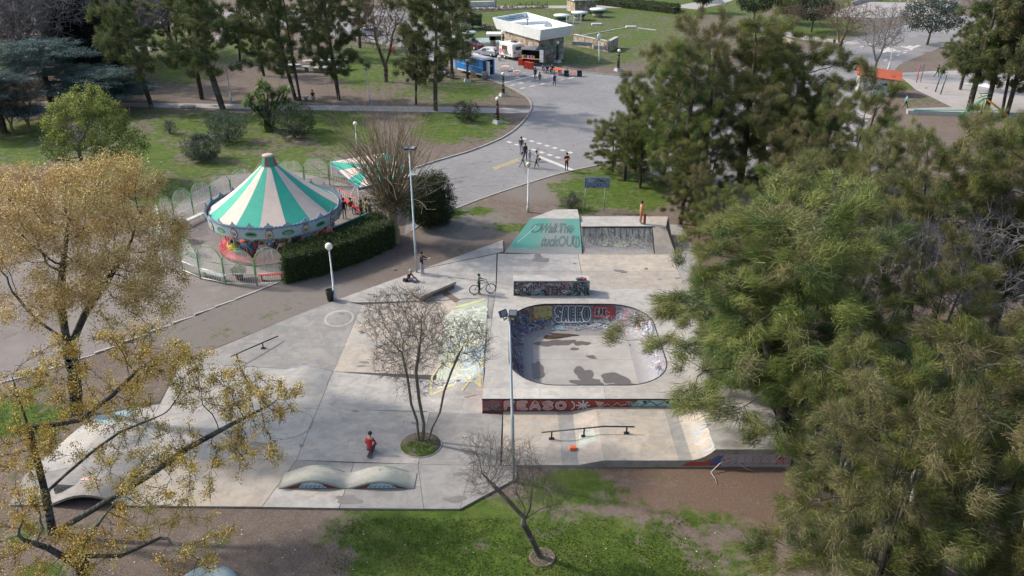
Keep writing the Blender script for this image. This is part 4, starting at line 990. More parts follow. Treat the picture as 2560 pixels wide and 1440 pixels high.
def radii(pos, par, tip=.012, ex=2.3, mx=.5):
    n = len(pos); acc = np.zeros(n); kids = np.zeros(n, int)
    for i in range(n-1, -1, -1):
        v = acc[i] if acc[i] > 0 else tip**ex
        acc[i] = v
        if par[i] >= 0: acc[par[i]] += v; kids[par[i]] += 1
    r = acc**(1/ex); top = r.max(); r = tip*.8+(mx-tip*.8)*(np.clip(r-tip*.8, 0, None)/max(1e-6, top-tip*.8))**1.5
    return np.maximum(r, tip*.8), kids
def tubes(pos, par, r, n=5, taper_base=None):
    e = np.where(par >= 0)[0]; a = pos[par[e]]; b = pos[e]; ra = np.minimum(r[par[e]], r[e]*1.25); rb = r[e]
    d = b-a; L = np.linalg.norm(d, axis=1)[:, None]+1e-9; d = d/L
    b = b+d*rb[:, None]*.5
    ref = np.where(np.abs(d[:, 2:3]) < .9, np.array([[0, 0, 1.]]), np.array([[1., 0, 0]])); x = np.cross(d, ref); x /= np.linalg.norm(x, axis=1)[:, None]+1e-9; y = np.cross(d, x)
    an = 2*np.pi*np.arange(n)/n; ca, sa = np.cos(an)[None, :, None], np.sin(an)[None, :, None]
    ring = x[:, None]*ca+y[:, None]*sa
    v = np.stack([a[:, None]+ring*ra[:, None, None], b[:, None]+ring*rb[:, None, None]], 1).reshape(-1, 3)
    k = np.arange(n); k2 = (k+1) % n; q = np.stack([k, k2, n+k2, n+k], -1)[None]+(np.arange(len(e))*2*n)[:, None, None]
    return v, q.reshape(-1)
def woodmesh(name, pos, par, r, mat, fine=.03):
    big = r > fine
    parts = []; off = 0; V = []; F = []
    for sel, n in ((big, 7), (~big, 3)):
        p2 = np.where(sel, par, -1)
        if not (p2 >= 0).any(): continue
        v, f = tubes(pos, p2, r, n); V.append(v); F.append(f+off); off += len(v)
    return npmesh(name, np.concatenate(V), np.concatenate(F), 4, mats=(mat,), smooth=True)
def ell(c, rad, n, r, shell=.5):
    """random points in an ellipsoid, denser toward its skin"""
    d = r.normal(0, 1, (n, 3)); d /= np.linalg.norm(d, axis=1)[:, None]
    q = r.random(n)**(1/3); q = np.where(r.random(n) < shell, .75+.25*q, q); return np.array(c)+d*q[:, None]*np.array(rad)
def plumes(P, D, r, n=100, L=.55, w=.03, spread=.9, droop=.25, pal=None, ball=.35, jit=.2, tipcol=None):
    """brush-like sprays of thin leaves at points P pointing along D"""
    N = len(P); base = np.repeat(P, n, 0); d = np.repeat(D, n, 0)+r.normal(0, spread, (N*n, 3)); d /= np.linalg.norm(d, axis=1)[:, None]+1e-9
    b = base+r.normal(0, ball, (N*n, 3)); ln = L*r.uniform(.5, 1.2, (N*n, 1)); side = np.cross(d, r.normal(0, 1, (N*n, 3))); side /= np.linalg.norm(side, axis=1)[:, None]+1e-9
    side = side*w*r.uniform(.6, 1.3, (N*n, 1)); tip = b+d*ln; tip[:, 2] -= droop*ln[:, 0]
    v = np.stack([b-side, b+side, tip], 1).reshape(-1, 3)
    pal = np.array(pal); pi = r.integers(0, len(pal), N); c = np.repeat(pal[pi], n, 0)*(1+r.normal(0, jit, (N*n, 1))); c = c*r.uniform(.8, 1.2, (N*n, 1))
    return v, np.clip(c, .004, 1)
def leaves(P, r, n=30, s=.1, ball=.3, pal=None, jit=.2, asp=.5, D=None):
    N = len(P)*n; b = np.repeat(P, n, 0)+r.normal(0, ball, (N, 3)); d = r.normal(0, 1, (N, 3))
    if D is not None: d = d+np.repeat(D, n, 0)*1.2
    d /= np.linalg.norm(d, axis=1)[:, None]; sd = np.cross(d, r.normal(0, 1, (N, 3))); sd /= np.linalg.norm(sd, axis=1)[:, None]+1e-9
    k = s*r.uniform(.6, 1.3, (N, 1)); v = np.stack([b-d*k, b+sd*k*asp, b+d*k, b-sd*k*asp], 1).reshape(-1, 3)
    pal = np.array(pal); c = np.repeat(pal[r.integers(0, len(pal), len(P))], n, 0)*np.clip(1+r.normal(0, jit, (N, 1)), .3, 2)
    return v, np.clip(c, .004, 1)
def dirs_of(pos, par, ids):
    d = pos[ids]-pos[np.maximum(par[ids], 0)]; return d/(np.linalg.norm(d, axis=1)[:, None]+1e-9)
BK = bark('casuarina_bark', (.045, .036, .030), (.095, .080, .068), (.13, .135, .115))
BKG = bark('grey_bark', (.075, .066, .060), (.16, .145, .135), (.21, .215, .20))
BKL = bark('lichen_bark', (.035, .032, .030), (.075, .07, .066), (.12, .14, .13))
BKT = bark('tan_bark', (.10, .085, .07), (.21, .18, .155))
OLV = [(.135, .162, .042), (.108, .142, .038), (.172, .188, .054), (.085, .118, .036), (.150, .158, .054), (.066, .096, .034)]
OLD = [(.082, .108, .042), (.10, .128, .046), (.066, .088, .036), (.12, .14, .052), (.135, .14, .056)]
TAN = [(.18, .15, .085), (.22, .185, .105), (.15, .14, .07), (.20, .18, .09)]
LM = leafmat('needle_foliage', .25, .6)
def tree_obj(name, label, cat, loc, wood, crown, group=None, rz=0, sc=1, parts=('trunk', 'crown'), mat=None):
    t = thing(name, label, cat, loc, rz, group); t.scale = (sc,)*3 if isinstance(sc, (int, float)) else sc
    if wood is not None: link(parts[0], wood, t)
    if crown is not None: link(parts[1], crown, t)
    return t
def casuarina(seed, H=12, R=4.2, base=.3, trunks=1, nat=1000, pal=OLV, per=300, L=.46, w=.0095, tanp=.18, lean=0, low=.2, ball=.20):
    r = np.random.default_rng(seed); seeds = []
    for k in range(trunks):
        a = r.uniform(0, 6.28); s = .0 if trunks == 1 else .25
        x0, y0 = math.cos(a)*s, math.sin(a)*s; tx, ty = lean*H+r.normal(0, .25)+x0*5, r.normal(0, .3)+y0*5
        seeds.append([(x0, y0, -.3), (x0+tx*.2, y0+ty*.2, H*.25), (tx*.6, ty*.6, H*.5), (tx, ty, H*.86)])
    att = []; nb = 10
    for k in range(nb):
        h = base+(1-base)*(k+.5)/nb; rr = R*(1-.55*abs(h-(base+.45*(1-base)))/(1-base)*1.2)*r.uniform(.75, 1.15)
        a = r.uniform(0, 6.28); q = rr*.45
        nc = 9; cc = ell((lean*H*h+math.cos(a)*q, math.sin(a)*q, H*h), (rr*.78, rr*.78, H*.085+.4), nc, r, .8)
        att.append(np.repeat(cc, nat//nb//nc+1, 0)+r.normal(0, .31, ((nat//nb//nc+1)*nc, 3))*np.array([1, 1, .7]))
    att = np.concatenate(att); pos, par = colonize(seeds, att, .42, 3.2, .55, 80, (0, 0, .10), seed)
    rad, kids = radii(pos, par, .012, 2.35, .30)
    rad = np.maximum(rad, 0); ids = np.where((kids == 0) | ((rad < .03) & (r.random(len(pos)) < .45)))[0]; ids = ids[pos[ids, 2] > H*low]
    D = dirs_of(pos, par, ids)+np.array([0, 0, .45]); P = pos[ids]
    # clumps: group palette by height and randomness
    v1, c1 = plumes(P, D, r, per, L*.9, w, .52, .12, pal, ball*.8); print('cas', len(P), len(v1)//3)
    isT = np.repeat(r.random(len(P)) < tanp*(P[:, 2]/H)**1.5*2, per) & (r.random(len(P)*per) < .6)
    tn = np.array(TAN)[r.integers(0, 4, len(P)*per)]; c1[isT] = tn[isT]*r.uniform(.8, 1.2, (isT.sum(), 1))
    wood = woodmesh('casuarina_wood', pos, par, rad, BK); crown = npmesh('casuarina_crown', v1, np.arange(len(v1)), 3, c1, (LM,))
    return wood, crown
CAS = [casuarina(11, 12, 4.6, .18, 1, 1050), casuarina(12, 12, 5.0, .12, 2, 1150, tanp=.35), casuarina(13, 12, 4.2, .22, 1, 950, tanp=.05), casuarina(14, 12, 5.2, .10, 3, 1200, tanp=.6)]
CASD = [casuarina(21, 13, 4.4, .30, 1, 700, OLD, 120, .6, .024, .03, low=.26), casuarina(22, 13, 3.9, .34, 1, 620, OLD, 120, .6, .024, .03, low=.3), casuarina(23, 13, 5.2, .26, 2, 760, OLD, 120, .6, .024, .08, low=.22)]
def cas(px, py, top, var, label, rz=0, bank=CAS, nominal=12, wide=1.0, group='casuarina trees', h=None, lean=0):
    p = G(px, py); H = h or HT(p, top); w, c = bank[var]; s = H/nominal
    t = tree_obj('casuarina_tree', label, 'tree', (p.x, p.y, p.z-.05), w, c, group, rz, (s*wide, s*wide, s))
    if lean: t.rotation_euler = (Matrix.Rotation(lean, 3, 'Y') @ Matrix.Rotation(rz, 3, 'Z')).to_euler()
    return t
# the belt on the right, from near to far
cas(2020,1125,500,0,'dark green casuarina leaning over the right side of the pool deck', .4, wide=1.35, lean=-.22)
cas(2330,1560,800,1,'large tan tipped casuarina filling the lower right corner', 1.1, wide=.86)
cas(2130,1640,1060,3,'shorter tan tipped casuarina at the bottom, left of the corner giant', 2.0, wide=.95)
cas(2520,1330,830,3,'tan tipped casuarina at the right edge behind grey bare boughs', 2.9, wide=.85)
cas(2620,1700,1050,2,'plain green casuarina cut by the lower right corner of the view', .2, wide=.9)
cas(2260,1080,640,1,'broad casuarina behind the deck tree with bare grey twigs beside it', 3.6, wide=.8)
cas(1900,800,420,2,'casuarina right of the quarter pipe with drooping dark sprays', 5.2, wide=.92)
cas(2080,860,380,3,'olive casuarina in the middle of the right hand belt', 4.4, wide=.8)
cas(2280,800,330,1,'bright olive casuarina right of the belt middle', .9, wide=.9)
cas(2480,830,330,0,'bright olive casuarina near the right edge above bare branches', 2.2, wide=.95)
cas(2650,900,360,3,'casuarina cut by the right edge in the middle of the belt', 3.1, wide=.9)
cas(2180,640,325,0,'casuarina just below the small mural hut', 1.9, wide=.9)
cas(2400,650,310,2,'casuarina below the green and red slide', .3, wide=1.0)
cas(2570,660,300,1,'casuarina in front of the playground wall at the right edge', 5.5, wide=1.0)
cas(1935,985,560,2,'slim casuarina whose sprays hang over the bowl rim', 2.5, wide=1.4, lean=-.28)
cas(1975,1095,640,2,'casuarina whose low sprays hide the end of the lower course', 4.9, wide=1.35, lean=-.34)
cas(2150,1400,900,0,'casuarina behind the shorter tan tipped one near the bottom', 1.5, wide=1.0)
cas(2100,560,200,1,'casuarina standing left of the mural hut', 3.9, wide=.8)
cas(1960,600,330,3,'casuarina filling the gap behind the quarter pipe trees', 1.4, wide=.85)
# the big dark group right of the road
for q in [(1650,455,150,1,'casuarina at the left front of the dark group', 5.1, .9), (1760,470,60,3,'broad casuarina crown in the middle of the dark group', 2.9, .85), (1560,452,215,0,'low casuarina nearest the crossing', 0.2, .8), (1530,432,318,3,'lowest bough like casuarina at the road edge by the crossing', 2.2, 1.3), (1900,420,120,2,'casuarina at the back of the dark group', 1.9, .9), (1700,560,360,2,'shaded bushy casuarina right of the graffiti board', 3.7, 1.0), (1850,455,55,0,'tallest dark casuarina of the group right of the road, with forked crown', .6, .95), (1690,500,130,2,'casuarina whose low limb reaches out over the road edge', 2.6, .85),
          (1760,520,330,1,'lower casuarina standing behind the quarter pipe', 4.0, .9), (1600,470,260,2,'leftmost casuarina above the graffiti board', 1.2, .62),
          (1940,470,170,0,'casuarina at the right shoulder of the dark group', 3.3, .8), (2020,430,210,2,'sparse casuarina left of the mural hut with a leaning stem', 5.0, .75), (1800,640,470,0,'small bushy casuarina beside the right end of the quarter pipe', 2.0, .9)]:
    cas(q[0], q[1], q[2], q[3], q[4], q[5], wide=q[6]*1.08)
for q in [(1990,455,120,2,'casuarina filling the right flank of the dark group',.4,1.0),(2050,500,260,0,'casuarina bridging the dark group and the belt',2.7,.95),(1920,530,250,1,'low dark casuarina at the foot of the dark group',5.6,1.0),(1750,600,420,3,'shaded casuarina between the quarter pipe and the dark group',3.3,.7),(1600,450,330,0,'low spreading casuarina under the tall ones by the road',1.0,1.5)]:
    cas(q[0], q[1], q[2], q[3], q[4], q[5], wide=q[6]*1.08)
# tall dark ones top right
for q in [(2418,288,-30,1,'tall tree with straight trunk left of the slide', .5, 1.0), (2462,292,-20,0,'tall tree with slim trunk directly behind the slide', 2.4, .9), (2510,292,-60,2,'leaning thick trunked tree at the top right edge', 4.1, 1.0), (2600,280,-60,2,'tall dark tree cut by the top right edge', 1.1, 1.1), (2400,225,40,1,'dark tree overhanging the paved yard', 3.1, .9)]:
    cas(q[0], q[1], q[2], q[3], q[4], q[5], CASD, 13, q[6], 'tall dark trees round the playground')
# park trees left and centre top
def leaning(mesh_pair, px, py, top, label, rz, lean, wide=1, nominal=13, H=None):
    p = G(px, py); Hh = H or HT(p, top); s = Hh/nominal; t = tree_obj('casuarina_tree', label, 'tree', (p.x, p.y, p.z-.05), *mesh_pair, 'casuarina trees', rz, (s*wide, s*wide, s))
    t.rotation_euler = (Matrix.Rotation(lean, 3, 'Y') @ Matrix.Rotation(rz, 3, 'Z')).to_euler(); return t
for q in [(380,270,0,'slender dark tree behind the pale green shrub, left of the stone bench',.3,-.14,.85,14),(505,248,1,'dark tree standing just left of the bench tree pair',1.5,-.04,.9,14),(557,272,0,'dark tree whose leaning trunk meets the footpath beside the stone bench',3.2,-.16,1.05,15.5),(745,252,2,'dark tree behind the palm like yucca with a tall leaning trunk',2.2,-.13,.9,16),(660,190,1,'dark tree left of the concrete play sculpture',5.2,-.05,.8,12),(848,250,2,'dark tree right of the man on the stone stool',4.3,-.02,.85,13.5),
          (1088,277,2,'big two stemmed tree by the footpath near the blue trailer',.9,.0,1.0,14.5),(1040,262,1,'low branched tree just left of the big two stemmed tree',2.0,.03,.7,9.5),(1130,190,0,'dark tree behind the blue trailer',3.9,.03,.8,13),(330,215,0,'far dark tree left of the slender one',3.0,-.05,1.2,12),(600,155,1,'small crooked tree on the far left lawn',1.0,.1,1.0,8),(900,120,1,'dark tree at the top edge above the lawn',1.9,0,1,12),(440,130,2,'broad dark tree filling the far left lawn edge',2.7,0,1.1,12),(700,120,0,'dark tree behind the play posts',1.1,0,1.0,12),(800,140,2,'dark tree behind the play sculpture',3.6,0,.9,12),(520,150,0,'dark tree behind the pale street lamp',4.9,0,.9,12)]:
    leaning(CASD[q[2]], q[0], q[1], 0, q[3], q[4], q[5], q[6], H=q[7])
# ---- yellow berried trees, left
YB = [(.44, .32, .06), (.52, .38, .08), (.36, .25, .05), (.50, .41, .12)]; TB = [(.46, .32, .13), (.54, .39, .17), (.38, .26, .10), (.58, .45, .22)]
BM = leafmat('berry_clusters', .15, .55)
def berries(pos, par, ids, r, n, pal, s=.035, ball=.17):
    return leaves(pos[ids], r, n, s, ball, pal, .22, .8)
def custom_tree(name, label, cat, base, seeds, att, mat, step=.3, di=2.5, dk=.55, tip=.012, ex=2.3, mx=.4, fol=None, seed=1, group=None, twigs=0, trop=(0, 0, .05), iters=90, fine=.03, cname='crown'):
    B = np.array(base, float); pos, par = colonize([np.array(s) for s in seeds], att, step, di, dk, iters, trop, seed); pos = pos-B
    r = np.random.default_rng(seed); rad, kids = radii(pos, par, tip, ex, mx)
    t = thing(name, label, cat, tuple(B), 0, group); ids = np.where(kids == 0)[0]
    if twigs:
        P, Q = [], []; tp = np.concatenate([ids, np.where(rad < tip*2)[0]]); D = dirs_of(pos, par, tp)
        for k in range(twigs):
            d = D+r.normal(0, .7, D.shape)+np.array([0, 0, .15]); d /= np.linalg.norm(d, axis=1)[:, None]; e = pos[tp]+d*r.uniform(.15, .5, (len(tp), 1))
            P.append(e); Q.append(tp)
        n0 = len(pos); pos = np.concatenate([pos]+P); par = np.concatenate([par]+Q); rad = np.concatenate([rad, np.full(len(pos)-n0, tip*.7)])
    link('trunk', woodmesh(name+'_wood', pos, par, rad, mat, fine), t)
    if fol is not None:
        v, c, k = fol(pos, par, rad, ids, r); link(cname, npmesh(name+'_'+cname, v, np.arange(len(v)), k, c, (BM,)), t)
    return t
def pcl(px, py, Y, rad, n, r, shell=.6): return ell(tuple(AT(px, py, Y)), rad, n, r, shell)
r_ = np.random.default_rng(5)
b = G(190, 1032); Y0 = b.y
att = np.concatenate([pcl(150,500,Y0+2.5,(4.4,3.2,1.5),330,r_,.85), pcl(60,600,Y0+1,(2.9,2.6,1.2),220,r_,.8), pcl(260,450,Y0+3,(2.6,2,.9),140,r_), pcl(330,590,Y0+2,(2.7,2.4,1.2),220,r_,.85), pcl(230,700,Y0,(2.9,2.4,1.0),200,r_), pcl(380,720,Y0+1,(1.5,1.5,1.2),120,r_), pcl(100,760,Y0-1,(2.2,2,.8),55,r_), pcl(330,800,Y0,(2.2,1.4,.9),50,r_), pcl(20,480,Y0+2,(2,2,1.0),60,r_,.8)])
tr = [AT(190,1032,Y0), AT(185,930,Y0), AT(165,850,Y0), AT(150,740,Y0+.2), AT(160,640,Y0+.6)]
tr[0].z = b.z-.2
lb1 = [AT(170,880,Y0), AT(215,780,Y0+.5), AT(270,700,Y0+1), AT(300,650,Y0+1.3)]; lb2 = [AT(165,850,Y0), AT(90,800,Y0-.5), AT(40,740,Y0-.5)]
def fol_tan(pos, par, rad, ids, r):
    ids = np.concatenate([ids, np.where((rad < .035) & (r.random(len(pos)) < .75))[0]]); q = pos[ids]; ids = ids[np.sin(q[:, 0]*2.6+1.7*np.sin(q[:, 2]*1.9))+np.sin(q[:, 1]*2.4+q[:, 2]*2.2)+.5*r.normal(size=len(q)) > -.85]
    hi = pos[ids, 2] > 6.2; a = ids[hi]; lo_ = ids[~hi]
    v1, c1 = leaves(pos[a], r, 90, .038, .20, TB, .22, .8); v2, c2 = leaves(pos[lo_], r, 42, .038, .19, YB, .22, .8)
    return np.concatenate([v1, v2]), np.concatenate([c1, c2]), 4
custom_tree('chinaberry_tree', 'tall spreading tree thick with tan berry clusters at the left edge', 'tree', (b.x, b.y, b.z), [tr, lb1, lb2], att, BKL, .36, 3, .5, .010, 2.3, .32, fol_tan, 3, 'yellow berried trees', 1, cname='berry_clusters')
b = G(125, 1330); Y0 = b.y
att = np.concatenate([pcl(650,1000,Y0+1.5,(1.9,1.2,.9),130,r_,.3), pcl(540,970,Y0+2,(2,1.4,1.0),150,r_,.3), pcl(400,900,Y0+2.3,(1.8,1.5,.9),130,r_,.3), pcl(600,1130,Y0,(1.6,1,.7),50,r_,.3), pcl(430,1120,Y0,(1.8,1.2,.8),70,r_,.3), pcl(260,1000,Y0+1,(1.8,1.5,.9),70,r_,.3),
   pcl(90,950,Y0,(1.3,1.4,.9),45,r_,.3), pcl(60,1130,Y0-1,(1.2,1.2,.8),50,r_,.3), pcl(300,1180,Y0-1.5,(1.4,1,.6),50,r_,.3), pcl(460,1220,Y0-2,(1.3,.8,.5),40,r_,.3), pcl(190,880,Y0+1.5,(1.6,1.2,.7),45,r_,.3), pcl(330,840,Y0+3,(1.4,1,.7),30,r_,.3)])
tr = [AT(130,1330,Y0), AT(112,1230,Y0), AT(85,1120,Y0), AT(72,1070,Y0+.2)]; tr[0].z = b.z-.2
l1 = [AT(72,1070,Y0+.2), AT(130,1062,Y0+.5), AT(200,1050,Y0+.8), AT(280,990,Y0+1.2), AT(340,930,Y0+1.8)]
l2 = [AT(112,1235,Y0), AT(160,1190,Y0), AT(230,1130,Y0+.3), AT(300,1080,Y0+.6), AT(400,1040,Y0+1)]
l3 = [AT(125,1340,Y0), AT(190,1300,Y0-.2), AT(280,1245,Y0), AT(370,1190,Y0+.2), AT(470,1120,Y0+.6), AT(580,1060,Y0+1), AT(680,1010,Y0+1.3)]
l4 = [AT(72,1070,Y0+.2), AT(45,990,Y0+.3), AT(30,940,Y0+.4)]
def fol_y(pos, par, rad, ids, r):
    ids = np.concatenate([ids, np.where((rad < .03) & (r.random(len(pos)) < .40))[0]]); ids = ids[r.random(len(ids)) < .5]; v, c = leaves(pos[ids], r, 74, .030, .115, YB, .25, .85); return v, c, 4
custom_tree('chinaberry_tree', 'sprawling tree with long dark limbs and yellow berries over the concrete', 'tree', (b.x, b.y, b.z), [tr, l1, l2, l3, l4], att, BKL, .26, 2.2, .42, .010, 2.35, .24, fol_y, 4, 'yellow berried trees', 3, cname='berry_clusters')
b = G(205, 1475); Y0 = b.y
att = np.concatenate([pcl(120,1400,Y0-.5,(2.0,1.4,.7),120,r_,.3), pcl(380,1290,Y0+.5,(1.6,1,.7),60,r_,.3), pcl(30,1330,Y0,(1.2,1.4,.8),60,r_,.3), pcl(470,1400,Y0-.8,(1.1,.8,.5),50,r_,.3), pcl(560,1330,Y0,(.9,.6,.4),20,r_,.3), pcl(250,1350,Y0-.5,(1.5,1,.6),50,r_,.3), pcl(60,1240,Y0+.6,(1,1,.6),30,r_,.3)])
tr = [AT(205,1475,Y0), AT(205,1400,Y0), AT(215,1330,Y0)]; tr[0].z = b.z-.2
l1 = [AT(210,1360,Y0), AT(260,1290,Y0), AT(310,1230,Y0)]; l2 = [AT(205,1420,Y0), AT(120,1370,Y0), AT(60,1350,Y0)]; l3 = [AT(210,1390,Y0), AT(300,1390,Y0), AT(400,1345,Y0+.3)]
custom_tree('chinaberry_tree', 'third yellow berried tree cut by the bottom left corner', 'tree', (b.x, b.y, b.z), [tr, l1, l2, l3], att, BKL, .26, 2.2, .42, .008, 2.35, .24, fol_y, 6, 'yellow berried trees', 2, cname='berry_clusters')
# ---- the bare three stemmed tree on the slab, and the bent bare tree on the lawn
b = G(1058, 1108); Y0 = b.y
att = np.concatenate([pcl(1010,800,Y0,(1.9,1.7,1.5),800,r_,.45), pcl(1060,860,Y0,(1.7,1.6,1.3),480,r_,.4), pcl(1160,850,Y0+.3,(1.3,1.4,1.0),420,r_,.4), pcl(975,900,Y0,(1.0,1.1,.9),240,r_,.4), pcl(1200,880,Y0+.3,(.7,.9,.6),60,r_,.4), pcl(1040,960,Y0,(1.1,1,.5),60,r_,.4)])
st = [[AT(1048,1108,Y0), AT(1042,1050,Y0), AT(1028,1010,Y0), AT(1020,950,Y0), AT(1005,880,Y0)], [AT(1056,1106,Y0), AT(1060,1060,Y0-.1), AT(1048,1000,Y0), AT(1040,930,Y0), AT(1050,860,Y0)], [AT(1068,1106,Y0), AT(1080,1070,Y0+.1), AT(1100,1030,Y0+.2), AT(1110,980,Y0+.2), AT(1128,930,Y0+.3), AT(1150,880,Y0+.3)]]
for s in st: s[0].z = b.z-.1
custom_tree('bare_tree', 'bare tree of three twisting stems in a round bed on the slab', 'tree', (b.x, b.y, b.z), st, att, BKT, .15, 1.6, .2, .0065, 2.25, .14, None, 8, None, 3, (0, 0, .12), 120, .02)
b = G(1352, 1392); Y0 = b.y
att = np.concatenate([pcl(1240,1150,Y0+.3,(1.05,1.1,.8),480,r_,.4), pcl(1330,1200,Y0,(.8,1,.7),300,r_,.4), pcl(1200,1200,Y0,(.6,.8,.5),180,r_,.4), pcl(1290,1240,Y0-.3,(.7,.7,.4),70,r_,.4), pcl(1385,1240,Y0+.1,(.6,.6,.6),150,r_,.4), pcl(1300,1130,Y0+.2,(.6,.6,.5),90,r_,.4), pcl(1180,1110,Y0+.2,(.4,.5,.4),30,r_,.4), pcl(1400,1330,Y0,(.3,.3,.2),8,r_,.4)])
st = [[AT(1352,1394,Y0), AT(1328,1345,Y0), AT(1308,1310,Y0), AT(1312,1270,Y0), AT(1290,1230,Y0+.1)], [AT(1308,1310,Y0), AT(1325,1270,Y0), AT(1330,1225,Y0)], [AT(1310,1300,Y0), AT(1350,1272,Y0), AT(1390,1262,Y0)], [AT(1306,1290,Y0), AT(1260,1240,Y0), AT(1220,1200,Y0)]]
st[0][0].z = b.z-.1
custom_tree('bare_tree', 'small bent bare tree in a dug ring on the lawn', 'tree', (b.x, b.y, b.z), st, att, BKT, .11, 1.2, .15, .005, 2.3, .12, None, 9, None, 2, (0, 0, .1), 120, .015)
# ---- pollarded tree by the carousel: stub with long straight shoots
b = G(990, 606); Y0 = b.y
def pollard():
    r = np.random.default_rng(31); B = np.array(b); hd = np.array(AT(976, 505, Y0))-B; pos = [np.array([0, 0, -.2]), np.array([.05, 0, .9]), hd*.55, hd]; par = [-1, 0, 1, 2]; rad = [.36, .30, .32, .45]
    for k in range(230):
        a = r.uniform(0, 6.28); el = math.radians(r.triangular(8, 60, 89)); L = r.uniform(3.6, 8.6)*(.5+.5*math.sin(el)); d = np.array([math.cos(a)*math.cos(el), math.sin(a)*math.cos(el), math.sin(el)])
        p = hd+r.normal(0, .28, 3); prev = 3; pos.append(p); par.append(3); rad.append(.04); prev = len(pos)-1; n = 9; bend = r.normal(0, .05, 3)
        for i in range(n):
            d = d+bend+np.array([0, 0, .045]); d /= np.linalg.norm(d); p = p+d*L/n; pos.append(p); par.append(prev); rad.append(.030*(1-i/n)+.007); prev = len(pos)-1
            if i > 2 and r.random() < .75:
                q = p; dd = d+r.normal(0, .45, 3); dd /= np.linalg.norm(dd); pv = prev
                for j in range(3): q = q+dd*L*.06; pos.append(q); par.append(pv); rad.append(.010); pv = len(pos)-1
    pos, par, rad = np.array(pos), np.array(par), np.array(rad); t = thing('pollarded_tree', 'pollarded tree sending up a sheaf of long leafless shoots beside the carousel', 'tree', tuple(b))
    link('trunk', woodmesh('pollard_wood', pos, par, rad, bark('shoot_bark', (.16, .125, .08), (.30, .25, .17)), .05), t)
    v, c = leaves(hd+r.normal(0, 1, (120, 3))*np.array([.9, .9, .45]), r, 30, .06, .16, [(.06, .065, .016), (.085, .08, .02), (.04, .05, .014)], .25, .5)
    link('leaves', npmesh('pollard_leaves', v, np.arange(len(v)), 4, c, (LM,)), t)
pollard()
# ---- bushes and broadleaf crowns
def bush_mesh(name, seed, R, Hh, pal, n=500, per=22, s=.07, ball=.12, asp=.35, blobs=6, stems=True):
    r = np.random.default_rng(seed); P = []
    for k in range(blobs):
        a = r.uniform(0, 6.28); q = R*.35; P.append(ell((math.cos(a)*q, math.sin(a)*q, Hh*.52), (R*.68, R*.68, Hh*.47), n//blobs, r, .85))
    P = np.concatenate(P); P = P[P[:, 2] > .05]; D = P-np.array([0, 0, Hh*.4]); D /= np.linalg.norm(D, axis=1)[:, None]
    v, c = leaves(P, r, per, s, ball, pal, .25, asp, D); return npmesh(name, v, np.arange(len(v)), 4, c, (LM,))
def stemset(R, Hh, n=8, seed=1):
    r = random.Random(seed); mb = MB()
    for k in range(n):
        a = r.uniform(0, 6.28); q = R*.5*r.random()
        mb.path([(0, 0, -.1), (math.cos(a)*q*.5, math.sin(a)*q*.5, Hh*.35), (math.cos(a)*q, math.sin(a)*q, Hh*.75)], [.05, .035, .015], 5)
    return mb
DKG = [(.025, .042, .022), (.035, .055, .028), (.05, .072, .038), (.02, .032, .018)]
SIL = [(.050, .080, .052), (.080, .115, .08), (.036, .060, .040), (.11, .145, .105)]
def bush(px, py, R, Hh, label, pal, seed, cat='bush', name='bush', n=500, **k):
    p = G(px, py); t = thing(name, label, cat, tuple(p)); bush_mesh_o = link('foliage', bush_mesh(name+'_leaves', seed, R, Hh, pal, n, **k), t); stemset(R, Hh, 8, seed).build('stem', BKG, t); return t
bush(502,400,2.0,2.6,'dark silvery shrub nearest the carousel lawn',SIL,41); bush(572,355,2.3,3.0,'silvery green shrub between the small shrub and the yucca',SIL,42); bush(738,345,2.35,3.7,'tall round oleander beside the yucca',DKG[:3]+[(.055,.08,.045)],43,n=600)
bush(425,335,.9,1.5,'small grey wiry shrub on the lawn',[(.06,.065,.07),(.045,.05,.05)],44,n=120,per=12,s=.06); bush(1168,303,1.5,2.3,'loose dark shrub by the ornate lamp post',[(.03,.035,.026),(.045,.05,.035),(.05,.06,.04)],45,n=300,per=14)
bush(1428,522,.95,1.35,'small spiky shrub beside the graffiti board',[(.04,.055,.035),(.06,.08,.05)],46,n=160,per=16,s=.09,asp=.15)
bush(1072,560,2.2,4.2,'big round evergreen bush behind the floodlight mast',[(.022,.04,.014),(.03,.052,.016),(.045,.066,.02),(.018,.03,.012)],47,n=1100,per=26)
bush(1105,558,.8,1.2,'clipped dark bush beside the small red gate',DKG,48,n=240,per=30,s=.05); bush(952,600,1.4,2.0,'ivy mound at the foot of the pollarded tree',[(.03,.055,.016),(.05,.09,.025),(.02,.035,.012)],49,n=420,per=26)
